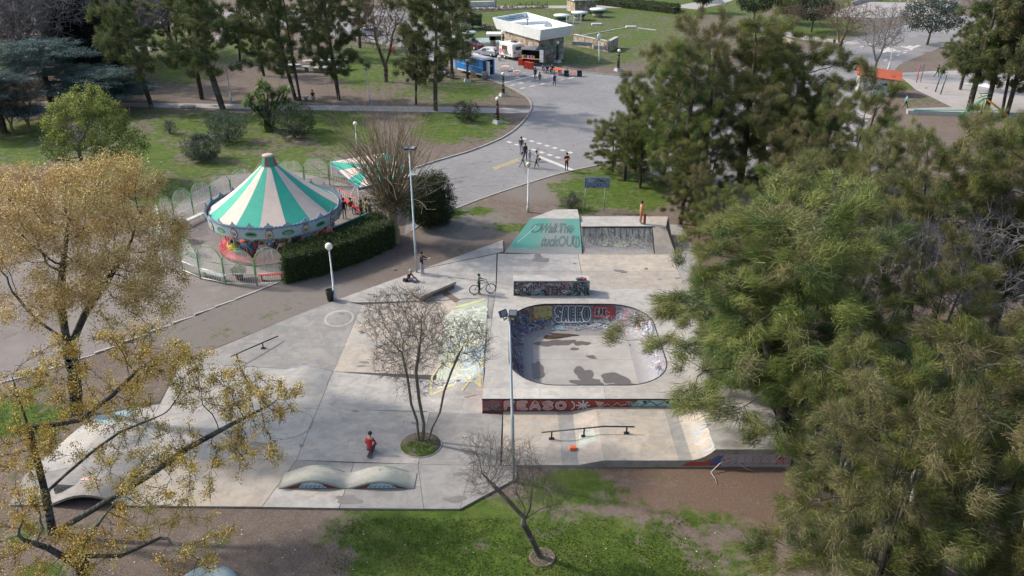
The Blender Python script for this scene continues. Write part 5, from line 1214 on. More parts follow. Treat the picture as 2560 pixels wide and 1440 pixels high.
# pale green tree, left
def palegreen():
    b = G(215, 455); r = np.random.default_rng(51); c0 = AT(222, 325, b.y)-b
    att = np.concatenate([ell(tuple(c0+Vector(o)), rr, n, r, .85) for o, rr, n in (((0, 0, .5), (3.7, 3, 2.6), 300), ((-2.5, 0, -1.3), (2.2, 2, 1.7), 130), ((2.8, 0, -1.5), (2.3, 2, 1.5), 130), ((.3, 0, 2.4), (1.9, 1.8, 1.3), 110), ((1.9, -.3, 1.2), (1.8, 1.6, 1.2), 90), ((0, -1.0, -2), (3.2, 2, 1.3), 110))])
    pos, par = colonize([[(0, 0, -.2), (.1, 0, 1.2), (0, 0, 2.6)]], att, .35, 2.6, .6, 80, (0, 0, .1), 5); rad, kids = radii(pos, par, .014, 2.3, .22); ids = np.where((kids == 0) | (rad < .03))[0]
    t = thing('leafy_tree', 'rounded tree with pale yellow green leaf tufts in front of the cedar', 'tree', tuple(b)); link('trunk', woodmesh('leafy_wood', pos, par, rad, BKG), t); P = pos[ids]
    tips = P[:, 2] > np.quantile(P[:, 2], .35); out = np.linalg.norm(P-np.array(c0), axis=1) > 2.2
    v1, c1 = leaves(P, r, 34, .10, .26, [(.085, .125, .022), (.11, .15, .030), (.06, .09, .02), (.14, .175, .040)], .25, .35, dirs_of(pos, par, ids)); sel = tips & out
    v2, c2 = leaves(P[sel]+np.array([0, 0, .25]), r, 40, .09, .15, [(.30, .34, .085), (.37, .40, .11), (.25, .29, .075)], .15, .35, np.tile([0, 0, -.7], (sel.sum(), 1)))
    link('crown', npmesh('leafy_crown', np.concatenate([v1, v2]), np.arange(len(v1)+len(v2)), 4, np.concatenate([c1, c2]), (LM,)), t)
palegreen()
# cedar, flat blue green tiers
def cedar(px, py, H, R, label, rz, seed=61, tilt=0):
    b = G(px, py); r = np.random.default_rng(seed); seeds = [[(0, 0, -.2), (0, 0, H*.5), (.2, 0, H*.95)]]; att = []; ids = []
    for k in range(13):
        h = H*(.25+.72*k/12); a = k*2.4+r.uniform(0, .5); q = R*(1-.6*((h/H-.25)/.75)**1.5)*.55; att.append(ell((math.cos(a)*q, math.sin(a)*q, h), (R*.46, R*.46, .25), 120, r, .2))
    pos, par = colonize(seeds, np.concatenate(att), .45, 3.5, .5, 80, (0, 0, 0), seed); rad, kids = radii(pos, par, .015, 2.3, .4); ids = np.where(rad < .04)[0]
    P = pos[ids]; v, c = plumes(P, dirs_of(pos, par, ids)*.7, r, 60, .5, .04, .7, .05, [(.045, .092, .092), (.065, .122, .118), (.03, .062, .064), (.09, .15, .145)], .3)
    v = v.reshape(-1, 3, 3); m = np.repeat(P, 60, 0)[:, None, 2]; v[:, :, 2] = m+(v[:, :, 2]-m)*.3; v = v.reshape(-1, 3)
    t = tree_obj('cedar_tree', label, 'tree', tuple(b), woodmesh('cedar_wood', pos, par, rad, BK), npmesh('cedar_crown', v, np.arange(len(v)), 3, c, (LM,)), None, rz)
cedar(130, 262, 7.8, 9.0, 'wide blue green cedar with flat tiers of branches at the left', .3); cedar(275, 272, 4.6, 6.2, 'lower arm of blue green cedar reaching behind the pale tree', 2.0, 62); cedar(10, 330, 6.6, 5.5, 'blue green cedar cut by the left edge', 1.0, 63)
# very dark columnar conifers behind the cedar
def dark_col(px, py, top, R, label, seed):
    b = G(px, py); H = HT(b, top); r = np.random.default_rng(seed); P = ell((0, 0, H*.52), (R, R, H*.5), 420, r, .85); P[:, :2] *= (1.15-.55*P[:, 2:3]/H)
    v, c = plumes(P, np.tile([0, 0, -.3], (len(P), 1)), r, 46, .8, .07, .6, .3, [(.010, .018, .012), (.016, .026, .016), (.008, .013, .010)], .3)
    t = tree_obj('cypress_tree', label, 'tree', tuple(b), MB().path([(0, 0, -.2), (0, 0, H*.5), (0, 0, H*.9)], [.35, .2, .05], 7).mesh('cypress_wood', BK), npmesh('cypress_crown', v, np.arange(len(v)), 3, c, (LM,)), 'dark conifers at the far left')
for q in [(215,195,-40,3.0,'black green conifer behind the pale globe lamp',71),(270,200,30,2.4,'drooping dark conifer right of the globe lamp',72),(165,120,-60,3.0,'black conifer towering at the top left',73)]: dark_col(*q)
# far bare trees, shared meshes
def bare_mesh(seed, H=11, R=5, n=900, tip=.024, step=.42):
    r = np.random.default_rng(seed); att = np.concatenate([ell((math.cos(a)*R*.4, math.sin(a)*R*.4, H*.66), (R*.62, R*.62, H*.3), n//5, r, .3) for a in np.arange(5)*1.257])
    pos, par = colonize([[(0, 0, -.2), (.1, .1, H*.16), (0, .1, H*.28)], [(0, 0, H*.15), (R*.25, .1, H*.4)], [(0, 0, H*.15), (-R*.2, -.2, H*.42)]], att, step, 3.5, .5, 100, (0, 0, .08), seed)
    rad, kids = radii(pos, par, tip, 2.25, .34); tp = np.where(rad < tip*2)[0]; D = dirs_of(pos, par, tp); P = [pos]; Q = [par]; Rr = [rad]
    for k in range(3):
        d = D+r.normal(0, .6, D.shape); d /= np.linalg.norm(d, axis=1)[:, None]; P.append(pos[tp]+d*r.uniform(.3, .8, (len(tp), 1))); Q.append(tp); Rr.append(np.full(len(tp), tip*.7))
    return np.concatenate(P), np.concatenate(Q), np.concatenate(Rr)
BMS = []
for sd, mt in ((81, bark('pale_bare_bark', (.14, .13, .13), (.26, .245, .24))), (82, bark('pale_bare_bark', None, None)), (83, bark('ochre_bark', (.10, .075, .055), (.19, .15, .115)))):
    a_, b_, c_ = bare_mesh(sd); BMS.append(woodmesh('bare_wood', a_, b_, c_, mt, .04))
def bare(px, py, H, k, label, rz, wide=1.0, group='leafless trees at the edge of the park'):
    p = G(px, py); return tree_obj('bare_tree', label, 'tree', (p.x, p.y, p.z), BMS[k], None, group, rz, (H/11*wide, H/11*wide, H/11))
for q in [(40,215,15,1,'pale twiggy tree in front of the cedar top at the left',.7,1.2),(110,205,16,0,'pale twiggy tree left of the globe lamp',2.9,1.2),(205,190,15,1,'pale twiggy tree just behind the globe lamp',3.7,1.1),(290,175,14,0,'pale twiggy tree between the dark conifers',5.1,1.1),(370,150,12,1,'pale twiggy tree behind the slender dark tree',1.9,1.2),(60,190,15,0,'grey leafless tree above the cedar at the left edge',.2,1.2),(150,165,15,1,'grey leafless tree between the cedar top and dark conifer',1.4,1.2),(245,150,14,0,'grey leafless tree with a tall forked crown at the top left',2.5,1.3),(330,140,12,1,'grey leafless tree right of the dark conifer',3.4,1.2),(-10,150,14,1,'grey leafless tree cut by the top left corner',4.1,1.2),(420,95,9,0,'far leafless tree by the pale car',.9,1.2),
          (180,90,12,1,'distant leafless tree top left behind the conifers',5.0,1.3),(90,70,12,0,'distant leafless tree nearest the top left corner',5.6,1.3),(965,205,13,2,'brown leafless tree with flared foot on the shaded lawn',.4,.8),(2095,135,9,2,'leafless tree on the road corner with arching ochre boughs',1.8,1.1),(2185,185,10,1,'second leafless tree leaning behind the mural hut',3.0,.8),
          (1980,84,5.5,2,'young brown leafless tree on the top lawn',2.2,1.0),(2445,90,10,1,'leafless tree behind the tall playground trees',.5,1.0),(2555,760,9.5,0,'pale leafless tree standing in the casuarinas at the right edge',2.0,.9),(1990,840,9.5,1,'white twigged dead top rising through the deck casuarina',1.2,.6),(2190,930,9.5,0,'white twigged dead top left of the corner giant',3.3,.6),(2420,800,9.5,1,'white twigged dead top near the right edge',4.4,.6),(2090,1250,7.5,0,'grey dead boughs between the two tan tipped casuarinas',.5,.6),(2380,900,9.0,1,'pale leafless tree inside the casuarina belt with white boughs',4.0,.95),(35,335,6,2,'thin bare multi stemmed shrub below the cedar',3.0,.8),(75,330,6.5,2,'bare multi stemmed small tree left of the pale green tree',.9,.9)]: bare(*q)
# dead snag with white bark in the near casuarinas
b = G(2270, 1480); Y0 = b.y
custom_tree('dead_tree', 'white barked dead snag poking out of the near casuarinas', 'tree', (b.x, b.y, b.z), [[AT(2270,1480,Y0), AT(2285,1280,Y0), AT(2290,1190,Y0)], [AT(2290,1190,Y0), AT(2340,1120,Y0), AT(2380,1060,Y0), AT(2440,1035,Y0)], [AT(2290,1190,Y0), AT(2240,1175,Y0)], [AT(2340,1120,Y0), AT(2320,1050,Y0), AT(2300,1010,Y0)], [AT(2290,1200,Y0), AT(2330,1180,Y0)]],
            np.concatenate([pcl(2350,1060,Y0,(.9,.5,.5),26,r_), pcl(2250,1190,Y0,(.5,.4,.3),10,r_)]), bark('dead_wood', (.30, .29, .28), (.48, .47, .46)), .2, 1.5, .3, .012, 2.3, .16, None, 12, None, 1)
# broadleaf round park trees top right
def round_tree(px, py, H, R, label, seed, pal):
    p = G(px, py); r = np.random.default_rng(seed); P = ell((0, 0, H*.66), (R, R, H*.34), 330, r, .8); v, c = leaves(P, r, 22, .16, .3, pal, .25, .5)
    t = thing('round_tree', label, 'tree', tuple(p), 0, 'clipped trees on the far lawn'); MB().path([(0, 0, -.1), (.1, 0, H*.3), (0, 0, H*.6)], [.22, .16, .1], 7).path([(.05, 0, H*.28), (R*.4, 0, H*.55)], [.12, .05], 6).path([(.05, 0, H*.25), (-R*.4, 0, H*.55)], [.12, .05], 6).build('trunk', BKG, t)
    link('crown', npmesh('round_crown', v, np.arange(len(v)), 4, c, (LM,)), t)
round_tree(1883,55,6.5,3.7,'dark glossy tree on the top lawn right of the path',91,DKG+[(.05,.075,.02)]); round_tree(2028,80,6.8,3.6,'dark fine leaved tree right of the bare young tree',92,[(.035,.05,.03),(.05,.065,.035)]); round_tree(1975,60,6.0,3.4,'olive tinted tree left of the dark fine leaved one',93,[(.075,.085,.03),(.06,.07,.028)]); round_tree(1755,32,6.5,2.6,'small tree at the top edge by the monument',94,DKG); round_tree(2318,112,7.5,5.0,'grey green loose tree beside the road crossing',95,[(.045,.065,.052),(.038,.055,.042),(.065,.085,.068)])
# yucca
def yucca():
    b = G(672, 322); t = thing('yucca_palm', 'many headed yucca with spiky green rosettes on shaggy stems', 'palm', tuple(b)); r = np.random.default_rng(97); mb = MB(); V = []; C = []
    heads = [AT(x, y, b.y)-b+Vector((0, dy, 0)) for x, y, dy in ((655,210,0),(672,222,-.5),(700,232,.4),(715,228,0),(640,240,.3),(625,248,-.2),(660,250,-.8),(690,262,-.6),(645,275,-.4),(668,290,-.8),(710,255,.6),(650,225,.5),(618,262,.3),(682,240,.1),(662,305,-.7),(680,315,-.6))]
    for i, h in enumerate(heads):
        mb.path([(h.x*.1, h.y*.1, -.1), (h.x*.4, h.y*.4, h.z*.5), tuple(h)], [.2, .14, .09], 6)
        n = 170; d = r.normal(0, 1, (n, 3)); d[:, 2] = np.abs(d[:, 2])*.8-.25; d /= np.linalg.norm(d, axis=1)[:, None]; L = r.uniform(.7, 1.2, (n, 1)); H_ = np.array(h); sd = np.cross(d, [0, 0, 1.]); sd /= np.linalg.norm(sd, axis=1)[:, None]+1e-6
        mid = H_+d*L*.55; tip = H_+d*L+np.array([0, 0, -.18]); w = .05
        V.append(np.stack([H_+d*.05-sd*w*.6, mid-sd*w, tip, mid+sd*w], 1).reshape(-1, 3)); k = r.random((n, 1)); C.append(np.array([.07, .12, .03])*(1-k)+np.array([.22, .27, .10])*k)
    mb.build('trunk', BKG, t); V = np.concatenate(V); link('leaves', npmesh('yucca_leaves', V, np.arange(len(V)), 4, np.concatenate(C), (LM,)), t)
yucca()
# hedges
def hedge(name, label, poly, h, pal, dens=120, s=.045, base_z=None, jitter=.10):
    P = [G(*p) for p in poly]; P = [Vector((p.x, p.y, 0)) for p in P]; c = sum(P, Vector())/len(P); t = thing(name, label, 'hedge', (c.x, c.y, float(land(c.x, c.y)))); r = np.random.default_rng(len(label)); pts = []; nr = []
    n = len(P); L = [(P[(i+1) % n]-P[i]).length for i in range(n)]
    for i in range(n):
        k = int(L[i]*h*dens); u = r.random(k); z = r.random(k)*h; a, b = np.array(P[i]), np.array(P[(i+1) % n]); q = a+(b-a)*u[:, None]; q[:, 2] = z; d = (b-a)/L[i]; nn = np.array([d[1], -d[0], 0]); 
        q += nn*r.normal(0, jitter*.7, (k, 1)); pts.append(q); nr.append(np.tile(nn, (k, 1)))
    x0, x1, y0, y1 = min(p.x for p in P), max(p.x for p in P), min(p.y for p in P), max(p.y for p in P); k = int((x1-x0)*(y1-y0)*dens); q = np.stack([r.uniform(x0, x1, k), r.uniform(y0, y1, k), np.full(k, h)], -1)
    ins = np.ones(k, bool)
    for i in range(n): a, b = P[i], P[(i+1) % n]; ins &= ((b.x-a.x)*(q[:, 1]-a.y)-(b.y-a.y)*(q[:, 0]-a.x)) > 0
    q = q[ins]; q[:, 2] += r.normal(0, jitter, len(q))+.12*np.sin(q[:, 0]*1.3)*np.cos(q[:, 1]); pts.append(q); nr.append(np.tile([0, 0, 1.], (len(q), 1)))
    pts = np.concatenate(pts)-np.array([c.x, c.y, 0]); nr = np.concatenate(nr)
    v, cc = leaves(pts, r, 3, s, .05, pal, .3, .5, nr); link('leaves', npmesh('hedge_leaves', v, np.arange(len(v)), 4, cc, (LM,)), t)
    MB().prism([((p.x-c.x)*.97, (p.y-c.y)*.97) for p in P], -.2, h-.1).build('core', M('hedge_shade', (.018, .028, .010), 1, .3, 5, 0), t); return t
HG = [(.034, .060, .016), (.050, .082, .020), (.022, .040, .012), (.075, .105, .028)]
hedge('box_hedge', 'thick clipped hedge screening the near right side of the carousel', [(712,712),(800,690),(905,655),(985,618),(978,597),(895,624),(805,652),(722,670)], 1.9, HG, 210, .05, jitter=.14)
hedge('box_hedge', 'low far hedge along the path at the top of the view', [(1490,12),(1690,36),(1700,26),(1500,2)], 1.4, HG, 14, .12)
for i, (a, b_) in enumerate([((1150,28),(1370,16))]):
    A, B = G(*a), G(*b_); tt = thing('plant_row', 'row of small dark winter plants in a tilled bed', 'plant bed', tuple(A))
    MB().prism([(0, 0), (B.x-A.x, B.y-A.y), (B.x-A.x, B.y-A.y-3), (0, -4)], 0.0, .05).build('soil', M('tilled_soil', (.07, .05, .04), 1, .3, 2, .5), tt); r = np.random.default_rng(3)
    for k in range(26):
        t_ = (k+.5)/26; pp = (B-A)*t_+Vector((0, r.uniform(-2.6, -.6), 0)); v, c = leaves(np.array([[pp.x, pp.y, .5]])+r.normal(0, .25, (8, 3)), r, 12, .14, .15, [(.04, .035, .03), (.04, .055, .025)], .2, .3); link('shrub', npmesh('row_leaves', v, np.arange(len(v)), 4, c, (LM,)), tt)
# potted plants by the carousel gate
for (px, py, hh, lb, sd) in ((452,632,1.5,'leafy potted plant just inside the carousel entrance',1),(447,600,1.2,'second potted plant behind the first at the entrance',2),(600,698,.35,'small yellow green shrub behind the front railing',3)):
    p = G(px, py); t = thing('potted_plant', lb, 'plant', tuple(p)); MB().lathe([(.22, 0), (.3, .5), (.33, .52), (.3, .54)], 14).build('pot', M('terracotta', (.22, .09, .06), .9, .3, 6, .1), t)
    v, c = leaves(ell((0, 0, .5+hh*.45), (.45, .45, hh*.5), 90, np.random.default_rng(sd), .4), np.random.default_rng(sd), 10, .08, .08, [(.04, .075, .02), (.06, .1, .03), (.09, .12, .04)], .2, .5); link('foliage', npmesh('pot_leaves', v, np.arange(len(v)), 4, c, (LM,)), t)
# tree bed on the slab
p = G(1052, 1112, .1); tb = thing('tree_bed', 'round bed of earth and grass let into the concrete', 'tree bed', (p.x, p.y, p.z))
o = MB().lathe([(.98, .0), (.98, .035), (.6, .06), (.01, .08)], 30).build('soil', ground_mat(), tb); a = o.data.color_attributes.new('cover', 'FLOAT_COLOR', 'POINT'); 
for i, v in enumerate(o.data.vertices): a.data[i].color = (.62 if v.co.y < .2 else .2, 0, 0, 1)
MB().torus((0, 0, .01), (0, 0, 1), .99, .035, 36, 5).build('edging', KM, tb)
r = np.random.default_rng(2); q = ell((0.1, -.1, .08), (.75, .7, .05), 90, r, .2); v, c = leaves(q, r, 10, .05, .07, [(.05, .10, .016), (.07, .13, .02), (.10, .13, .04)], .2, .35); props(link('herbs', npmesh('bed_leaves', v, np.arange(len(v)), 4, c, (LM,)), tb), kind='stuff')
p = G(1356, 1394); rb = thing('tree_ring', 'dug ring of bare earth around the bent lawn tree', 'tree bed', (p.x, p.y, p.z)); o = MB().lathe([(.56, -.02), (.50, .07), (.42, .02), (.3, .01), (.01, .03)], 30).build('soil', ground_mat(), rb)
a = o.data.color_attributes.new('cover', 'FLOAT_COLOR', 'POINT'); [setattr(a.data[i], 'color', (0, 0, 0, 1)) for i in range(len(o.data.vertices))]
# ---------------------------------------------------------------- carousel
CX, CY = W(681, 600, 0).x, 54.7
CX = -17.25
caro = thing('carousel', 'round carousel with green and cream striped tent over a red wooden deck', 'carousel', (CX, CY, 0))
CG, CC_ = M('green_canvas', (.02, .33, .24), .75, .18, 2, .1, dirt=(.03, .25, .20)), M('cream_canvas', (.56, .46, .40), .75, .15, 2, .1, dirt=(.48, .39, .34))
RE, ZE, RA, ZA = 4.55, 3.0, .48, 6.15
NS = 16; off = math.radians(-110.25)
for k in range(NS):
    mb = MB(); vs = []; K = 7; J = 2
    for i in range(K+1):
        t = i/K; rr = RA+(RE-RA)*t; z = ZA+(ZE-ZA)*t-.17*math.sin(math.pi*t)
        for j in range(J+1):
            a = off+2*math.pi*(k+j/J)/NS; sag = -.05*math.sin(math.pi*j/J)*t; vs.append((rr*math.cos(a), rr*math.sin(a), z+sag))
    mb.add(vs, [(i*3+j, i*3+3+j, i*3+4+j, i*3+1+j) for i in range(K) for j in range(J)], 0, (1, 1, 1), True)
    mb.build('canopy_panel', CG if k % 2 == 0 else CC_, caro)
cap = MB(); n = 10
for k in range(n):
    a0, a1 = off+2*math.pi*k/n, off+2*math.pi*(k+1)/n; c = (.02, .25, .18) if k % 2 else (.24, .09, .08)
    vs = [(r*math.cos(a), r*math.sin(a), z) for r, z in ((.62, 6.05), (.55, 6.15), (.40, 6.72)) for a in (a0, a1)]
    cap.add(vs, [(0, 1, 3, 2), (2, 3, 5, 4)], 0, c)
cap.lathe([(.41, 6.70), (.43, 6.80), (.25, 6.86), (.01, 6.87)], 14, c=(.42, .33, .30)).build('canopy_cap', M('cap_canvas', None, .8, .2, 6, .1), caro)
# rounding boards with crests, mirrors and medallions
WB = M('board_paint', None, .6, .15, 9, .05)
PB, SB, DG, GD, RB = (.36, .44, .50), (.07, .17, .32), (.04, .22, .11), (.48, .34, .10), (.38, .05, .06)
NB = 24; R1 = 4.66; offb = math.radians(-102.5); zt, zb_ = 3.0, 2.2
def onarc(a0, u, v, l=0, R=R1):       # u metres along board, v height
    a = a0+u/R; rr = R+l+.10*(v-zb_); return (rr*math.cos(a), rr*math.sin(a), v)
wB = 2*math.pi*R1/NB
for k in range(NB):
    a0 = offb+2*math.pi*(k+.5)/NB; mb = MB(); S = lambda u, v, l: onarc(a0, u, v, l)
    # board with scalloped foot and crested head, real thickness
    n = 10; top = []; bot = []
    for i in range(n+1):
        u = -wB/2+wB*i/n; t = abs(i/n-.5)*2; bot.append((u, zb_-.10*(1-t)**1.2+.07*math.sin(t*math.pi)*1)); top.append((u, zt+.13+.30*max(0, 1-t*2.2)+.08*(i % 2)))
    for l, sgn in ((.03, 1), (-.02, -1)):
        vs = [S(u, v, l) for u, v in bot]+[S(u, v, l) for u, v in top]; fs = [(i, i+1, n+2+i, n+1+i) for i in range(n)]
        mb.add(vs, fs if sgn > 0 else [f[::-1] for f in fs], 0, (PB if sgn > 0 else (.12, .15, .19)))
    vs = [S(u, v, l) for u, v in top for l in (.03, -.02)]; mb.add(vs, [(2*i, 2*i+2, 2*i+3, 2*i+1) for i in range(n)], 0, SB)
    vs = [S(u, v, l) for u, v in bot for l in (.03, -.02)]; mb.add(vs, [(2*i+1, 2*i+3, 2*i+2, 2*i) for i in range(n)], 0, (.3, .4, .42))
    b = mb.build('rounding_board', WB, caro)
    P = Print(lambda u, v, l: onarc(a0, u, v, .032+l)); r = random.Random(k)
    P.stroke([(-wB/2+wB*i/12, zt+.07+.03*math.sin(i*2.1)) for i in range(13)], .07, SB); P.stroke([(u, v+.04) for u, v in bot], .05, (.06, .30, .22)); P.stroke([(u, v+.09) for u, v in bot], .02, (.5, .5, .45))
    for q in range(9): cu = r.uniform(-wB/2, wB/2); P.stroke([(cu+.07*math.cos(t), zt-.05+.06*math.sin(t)) for t in (0, 1, 2, 3, 4)], .022, r.choice([SB, (.2, .3, .42), (.5, .55, .55)]))
    if k % 2 == 0:
        P.poly([(.42*math.cos(t)*(1.0 if abs(math.cos(t)) > .7 else .9), 2.62+.20*math.sin(t)) for t in np.linspace(0, 2*math.pi, 13)[:-1]], [tuple(range(12))], DG); P.stroke([(.42*math.cos(t), 2.62+.20*math.sin(t)) for t in np.linspace(0, 2*math.pi, 13)[:-1]], .04, (.10, .40, .20), True)
        P.poly([(.27*math.cos(t), 2.62+.10*math.sin(t)) for t in np.linspace(0, 2*math.pi, 13)[:-1]], [tuple(range(12))], (.30, .28, .2) if k % 4 else (.06, .05, .03)); P.poly([(-.06, 2.33), (.06, 2.33), (.08, 2.22), (0, 2.16), (-.08, 2.22)], [(0, 1, 2, 3, 4)], GD)
    P.build(b, 'painted_scroll', None, True)
    if k % 2 == 1:
        M2 = MB(); C = onarc(a0, 0, 2.80, .09); ax = Vector((C[0], C[1], 0)).normalized()
        P = Print(lambda u, v, l: onarc(a0, u, v, .07+l)); el = [(.24*math.cos(t), 2.62+.31*math.sin(t)) for t in np.linspace(0, 2*math.pi, 15)[:-1]]
        P.poly(el, [tuple(range(14))], (.52, .50, .45)); P.stroke(el, .05, RB, True); P.poly([(u*.62, 2.60+(v-2.62)*.55) for u, v in el], [tuple(range(14))], DG); P.poly([(u*.42, 2.68+(v-2.62)*.3) for u, v in el], [tuple(range(14))], GD)
        P.poly([(-.34, 2.20), (.34, 2.20), (.30, 2.06), (0, 2.00), (-.30, 2.06)], [(0, 1, 2, 3, 4)], SB)
        for s in (-1, 1): P.stroke([(s*.08, 2.30), (s*.16, 2.23), (s*.24, 2.14)], .05, RB); P.stroke([(s*(.2+.07*math.cos(t)), 2.11+.06*math.sin(t)) for t in range(7)], .02, (.5, .6, .62))
        P.stroke([(-.2, 2.96), (0, 3.02), (.2, 2.96)], .07, SB)
        vs = [onarc(a0, u*1.08, 2.62+(v-2.62)*1.08, l) for l in (.03, .068) for u, v in el]; P.mb.add(vs, [(i, (i+1) % 14, 14+(i+1) % 14, 14+i) for i in range(14)], 0, SB)
        P.build(caro, 'medallion', None, True)
MB().torus((0, 0, 2.97), (0, 0, 1), 4.55, .05, 60, 5).build('eave_ring', M('blue_grey_trim', (.2, .25, .3), .6), caro)
MB().lathe([(4.52, 2.95), (2.4, 3.4), (.5, 3.7)], 40).build('ceiling_lining', M('ceiling_cream', (.35, .32, .29), .8), caro)
# deck of planks, laid radially in wedges
RD, RD2 = M('red_planks', (.42, .045, .060), .6, .3, 6, .1, dirt=(.30, .05, .06)), M('pink_planks', (.50, .085, .11), .6, .3, 6, .1)
for k in range(24):
    a0 = 2*math.pi*k/24; am = a0+math.pi/24; T = (-math.sin(am), math.cos(am))
    for j in range(7):
        ri, ro = 1.5+.4*j, 1.5+.4*(j+1)-.022; g = .004
        vs = []
        for z in (.26, .34+random.uniform(-.004, .004)): vs += [(rr*math.cos(a), rr*math.sin(a), z) for rr, a in ((ri, a0+g), (ro, a0+g), (ro, a0+2*math.pi/24-g), (ri, a0+2*math.pi/24-g))]
        MB().add(vs, [(4, 5, 6, 7), (0, 1, 5, 4), (1, 2, 6, 5), (2, 3, 7, 6), (3, 0, 4, 7)]).build('plank', RD if (k+j) % 3 else RD2, caro)
MB().lathe([(4.22, .0), (4.22, .25), (.5, .25)], 48).build('deck_frame', M('dark_red', (.16, .03, .03), .8, .3), caro)
core = MB().lathe([(1.25, .25), (1.25, 3.6)], 12, m=0); o = core.build('center_drum', M('drum_panel', (.34, .29, .28), .6, .3), caro)
for k in range(12):
    a = 2*math.pi*(k+.5)/12; cr = [(.40, .36, .33), (.42, .12, .14), (.10, .2, .32)][k % 3]
    MB().box(1.24*math.cos(a), 1.24*math.sin(a), 1.85, .04, .50, 2.6, a, c=cr).build('drum_panel', WB, caro)
# horses and other mounts
def mount(kind, c, label, ang, r, z):
    x, y = r*math.cos(ang), r*math.sin(ang); t = thing('carousel_'+kind, label, 'carousel '+kind, (CX+x, CY+y, .34), ang+math.pi/2, 'carousel mounts')
    pm = M('mount_paint', None, .35, .1, 8, 0)
    mb = MB()
    if kind == 'horse':
        mb.path([(-.42, 0, z+.82), (-.2, 0, z+.86), (.12, 0, z+.84), (.36, 0, z+.92)], [.14, .19, .19, .15], 8, c=c)
        mb.path([(.32, 0, z+.95), (.47, 0, z+1.18), (.52, 0, z+1.38)], [.14, .10, .08], 7, c=c); mb.path([(.49, 0, z+1.38), (.62, 0, z+1.34), (.78, 0, z+1.22)], [.085, .07, .045], 7, c=c)
        for sx, sy, fx in ((.34, .09, .18), (.30, -.09, .26), (-.38, .09, -.2), (-.40, -.09, -.28)): mb.path([(sx, sy, z+.80), (sx+fx*.7, sy, z+.55), (sx+fx*.4, sy, z+.30)], [.07, .05, .035], 6, c=c)
        mb.build('body', pm, t); MB().path([(-.54, 0, z+.88), (-.68, 0, z+.7), (-.72, 0, z+.45)], [.06, .05, .02], 6, c=(.1, .08, .1)).build('tail', pm, t)
        MB().path([(.40, 0, z+1.2), (.44, 0, z+1.42), (.52, 0, z+1.47)], [.05, .05, .03], 5, c=(.6, .55, .5)).build('mane', pm, t)
        MB().box(-.02, 0, z+1.03, .36, .26, .08, c=(.5, .35, .05)).build('saddle', pm, t)
        MB().tube((0, 0, 0), (0, 0, 2.75), .022, n=6).build('pole', M('white_paint', (.6, .6, .6), .4), t)
    else:
        mb.sphere(0, 0, z+.5, .55, 14, 8, sx=1.2, sy=.8, sz=.8, c=c); mb.build('body', pm, t); MB().sphere(.62, 0, z+.38, .33, 12, 7, c=(.12, .42, .08), sz=.8).build('nose', pm, t)
        MB().sphere(0, 0, z+.62, .36, 12, 7, c=(.02, .02, .02), sx=1.2, sy=1.15).build('cockpit', pm, t)
    return t
hs = [('horse', (.05, .22, .45), 'blue carousel horse at the front left', -112, 3.6, .1), ('car', (.62, .42, .03), 'yellow ball shaped carousel cabin with a green nose', -137, 3.5, 0), ('horse', (.45, .40, .52), 'lilac carousel horse with a yellow saddle', -90, 3.5, .05), ('horse', (.5, .5, .5), 'white carousel horse behind the hedge end', -68, 3.5, .1), ('horse', (.35, .10, .07), 'brown carousel horse at the left side', -165, 3.6, .2), ('horse', (.42, .42, .44), 'grey spotted horse on the inner ring', -95, 2.4, .1), ('horse', (.12, .3, .2), 'green bridled horse on the inner ring', -125, 2.4, .2), ('horse', (.5, .42, .4), 'cream horse on the inner ring right', -65, 2.4, .1), ('horse', (.45, .1, .12), 'red carousel horse at the right side', -15, 3.6, .1), ('horse', (.45, .42, .4), 'cream horse half hidden at the right', -42, 3.6, .1)]
for h in hs: mount(h[0], h[1], h[2], math.radians(h[3]), h[4], h[5])
for k in range(10):
    a = math.radians(-100+36*k+14); MB().tube((4.05*math.cos(a), 4.05*math.sin(a), .3), (4.05*math.cos(a), 4.05*math.sin(a), 2.95), .03, n=6).build('pole', MATS['white_paint'], caro)
# rear pink seat / sleigh at the right
sl = thing('carousel_sleigh', 'pink ribbed sleigh seat at the right side of the carousel', 'carousel sleigh', (CX+3.9, CY-.9, .36), .2)
for k in range(5): MB().box(-.1+k*.13, 0, .35+k*.04, .1, 1.3, .06, mat=Matrix.Rotation(-.35, 3, 'Y')).build('slat', M('pink_paint', (.5, .12, .18), .5), sl)
MB().box(.1, .66, .35, .8, .05, .6).box(.1, -.66, .35, .8, .05, .6).box(-.25, 0, .6, .05, 1.3, .7).build('side_panel', MATS['pink_paint'], sl)
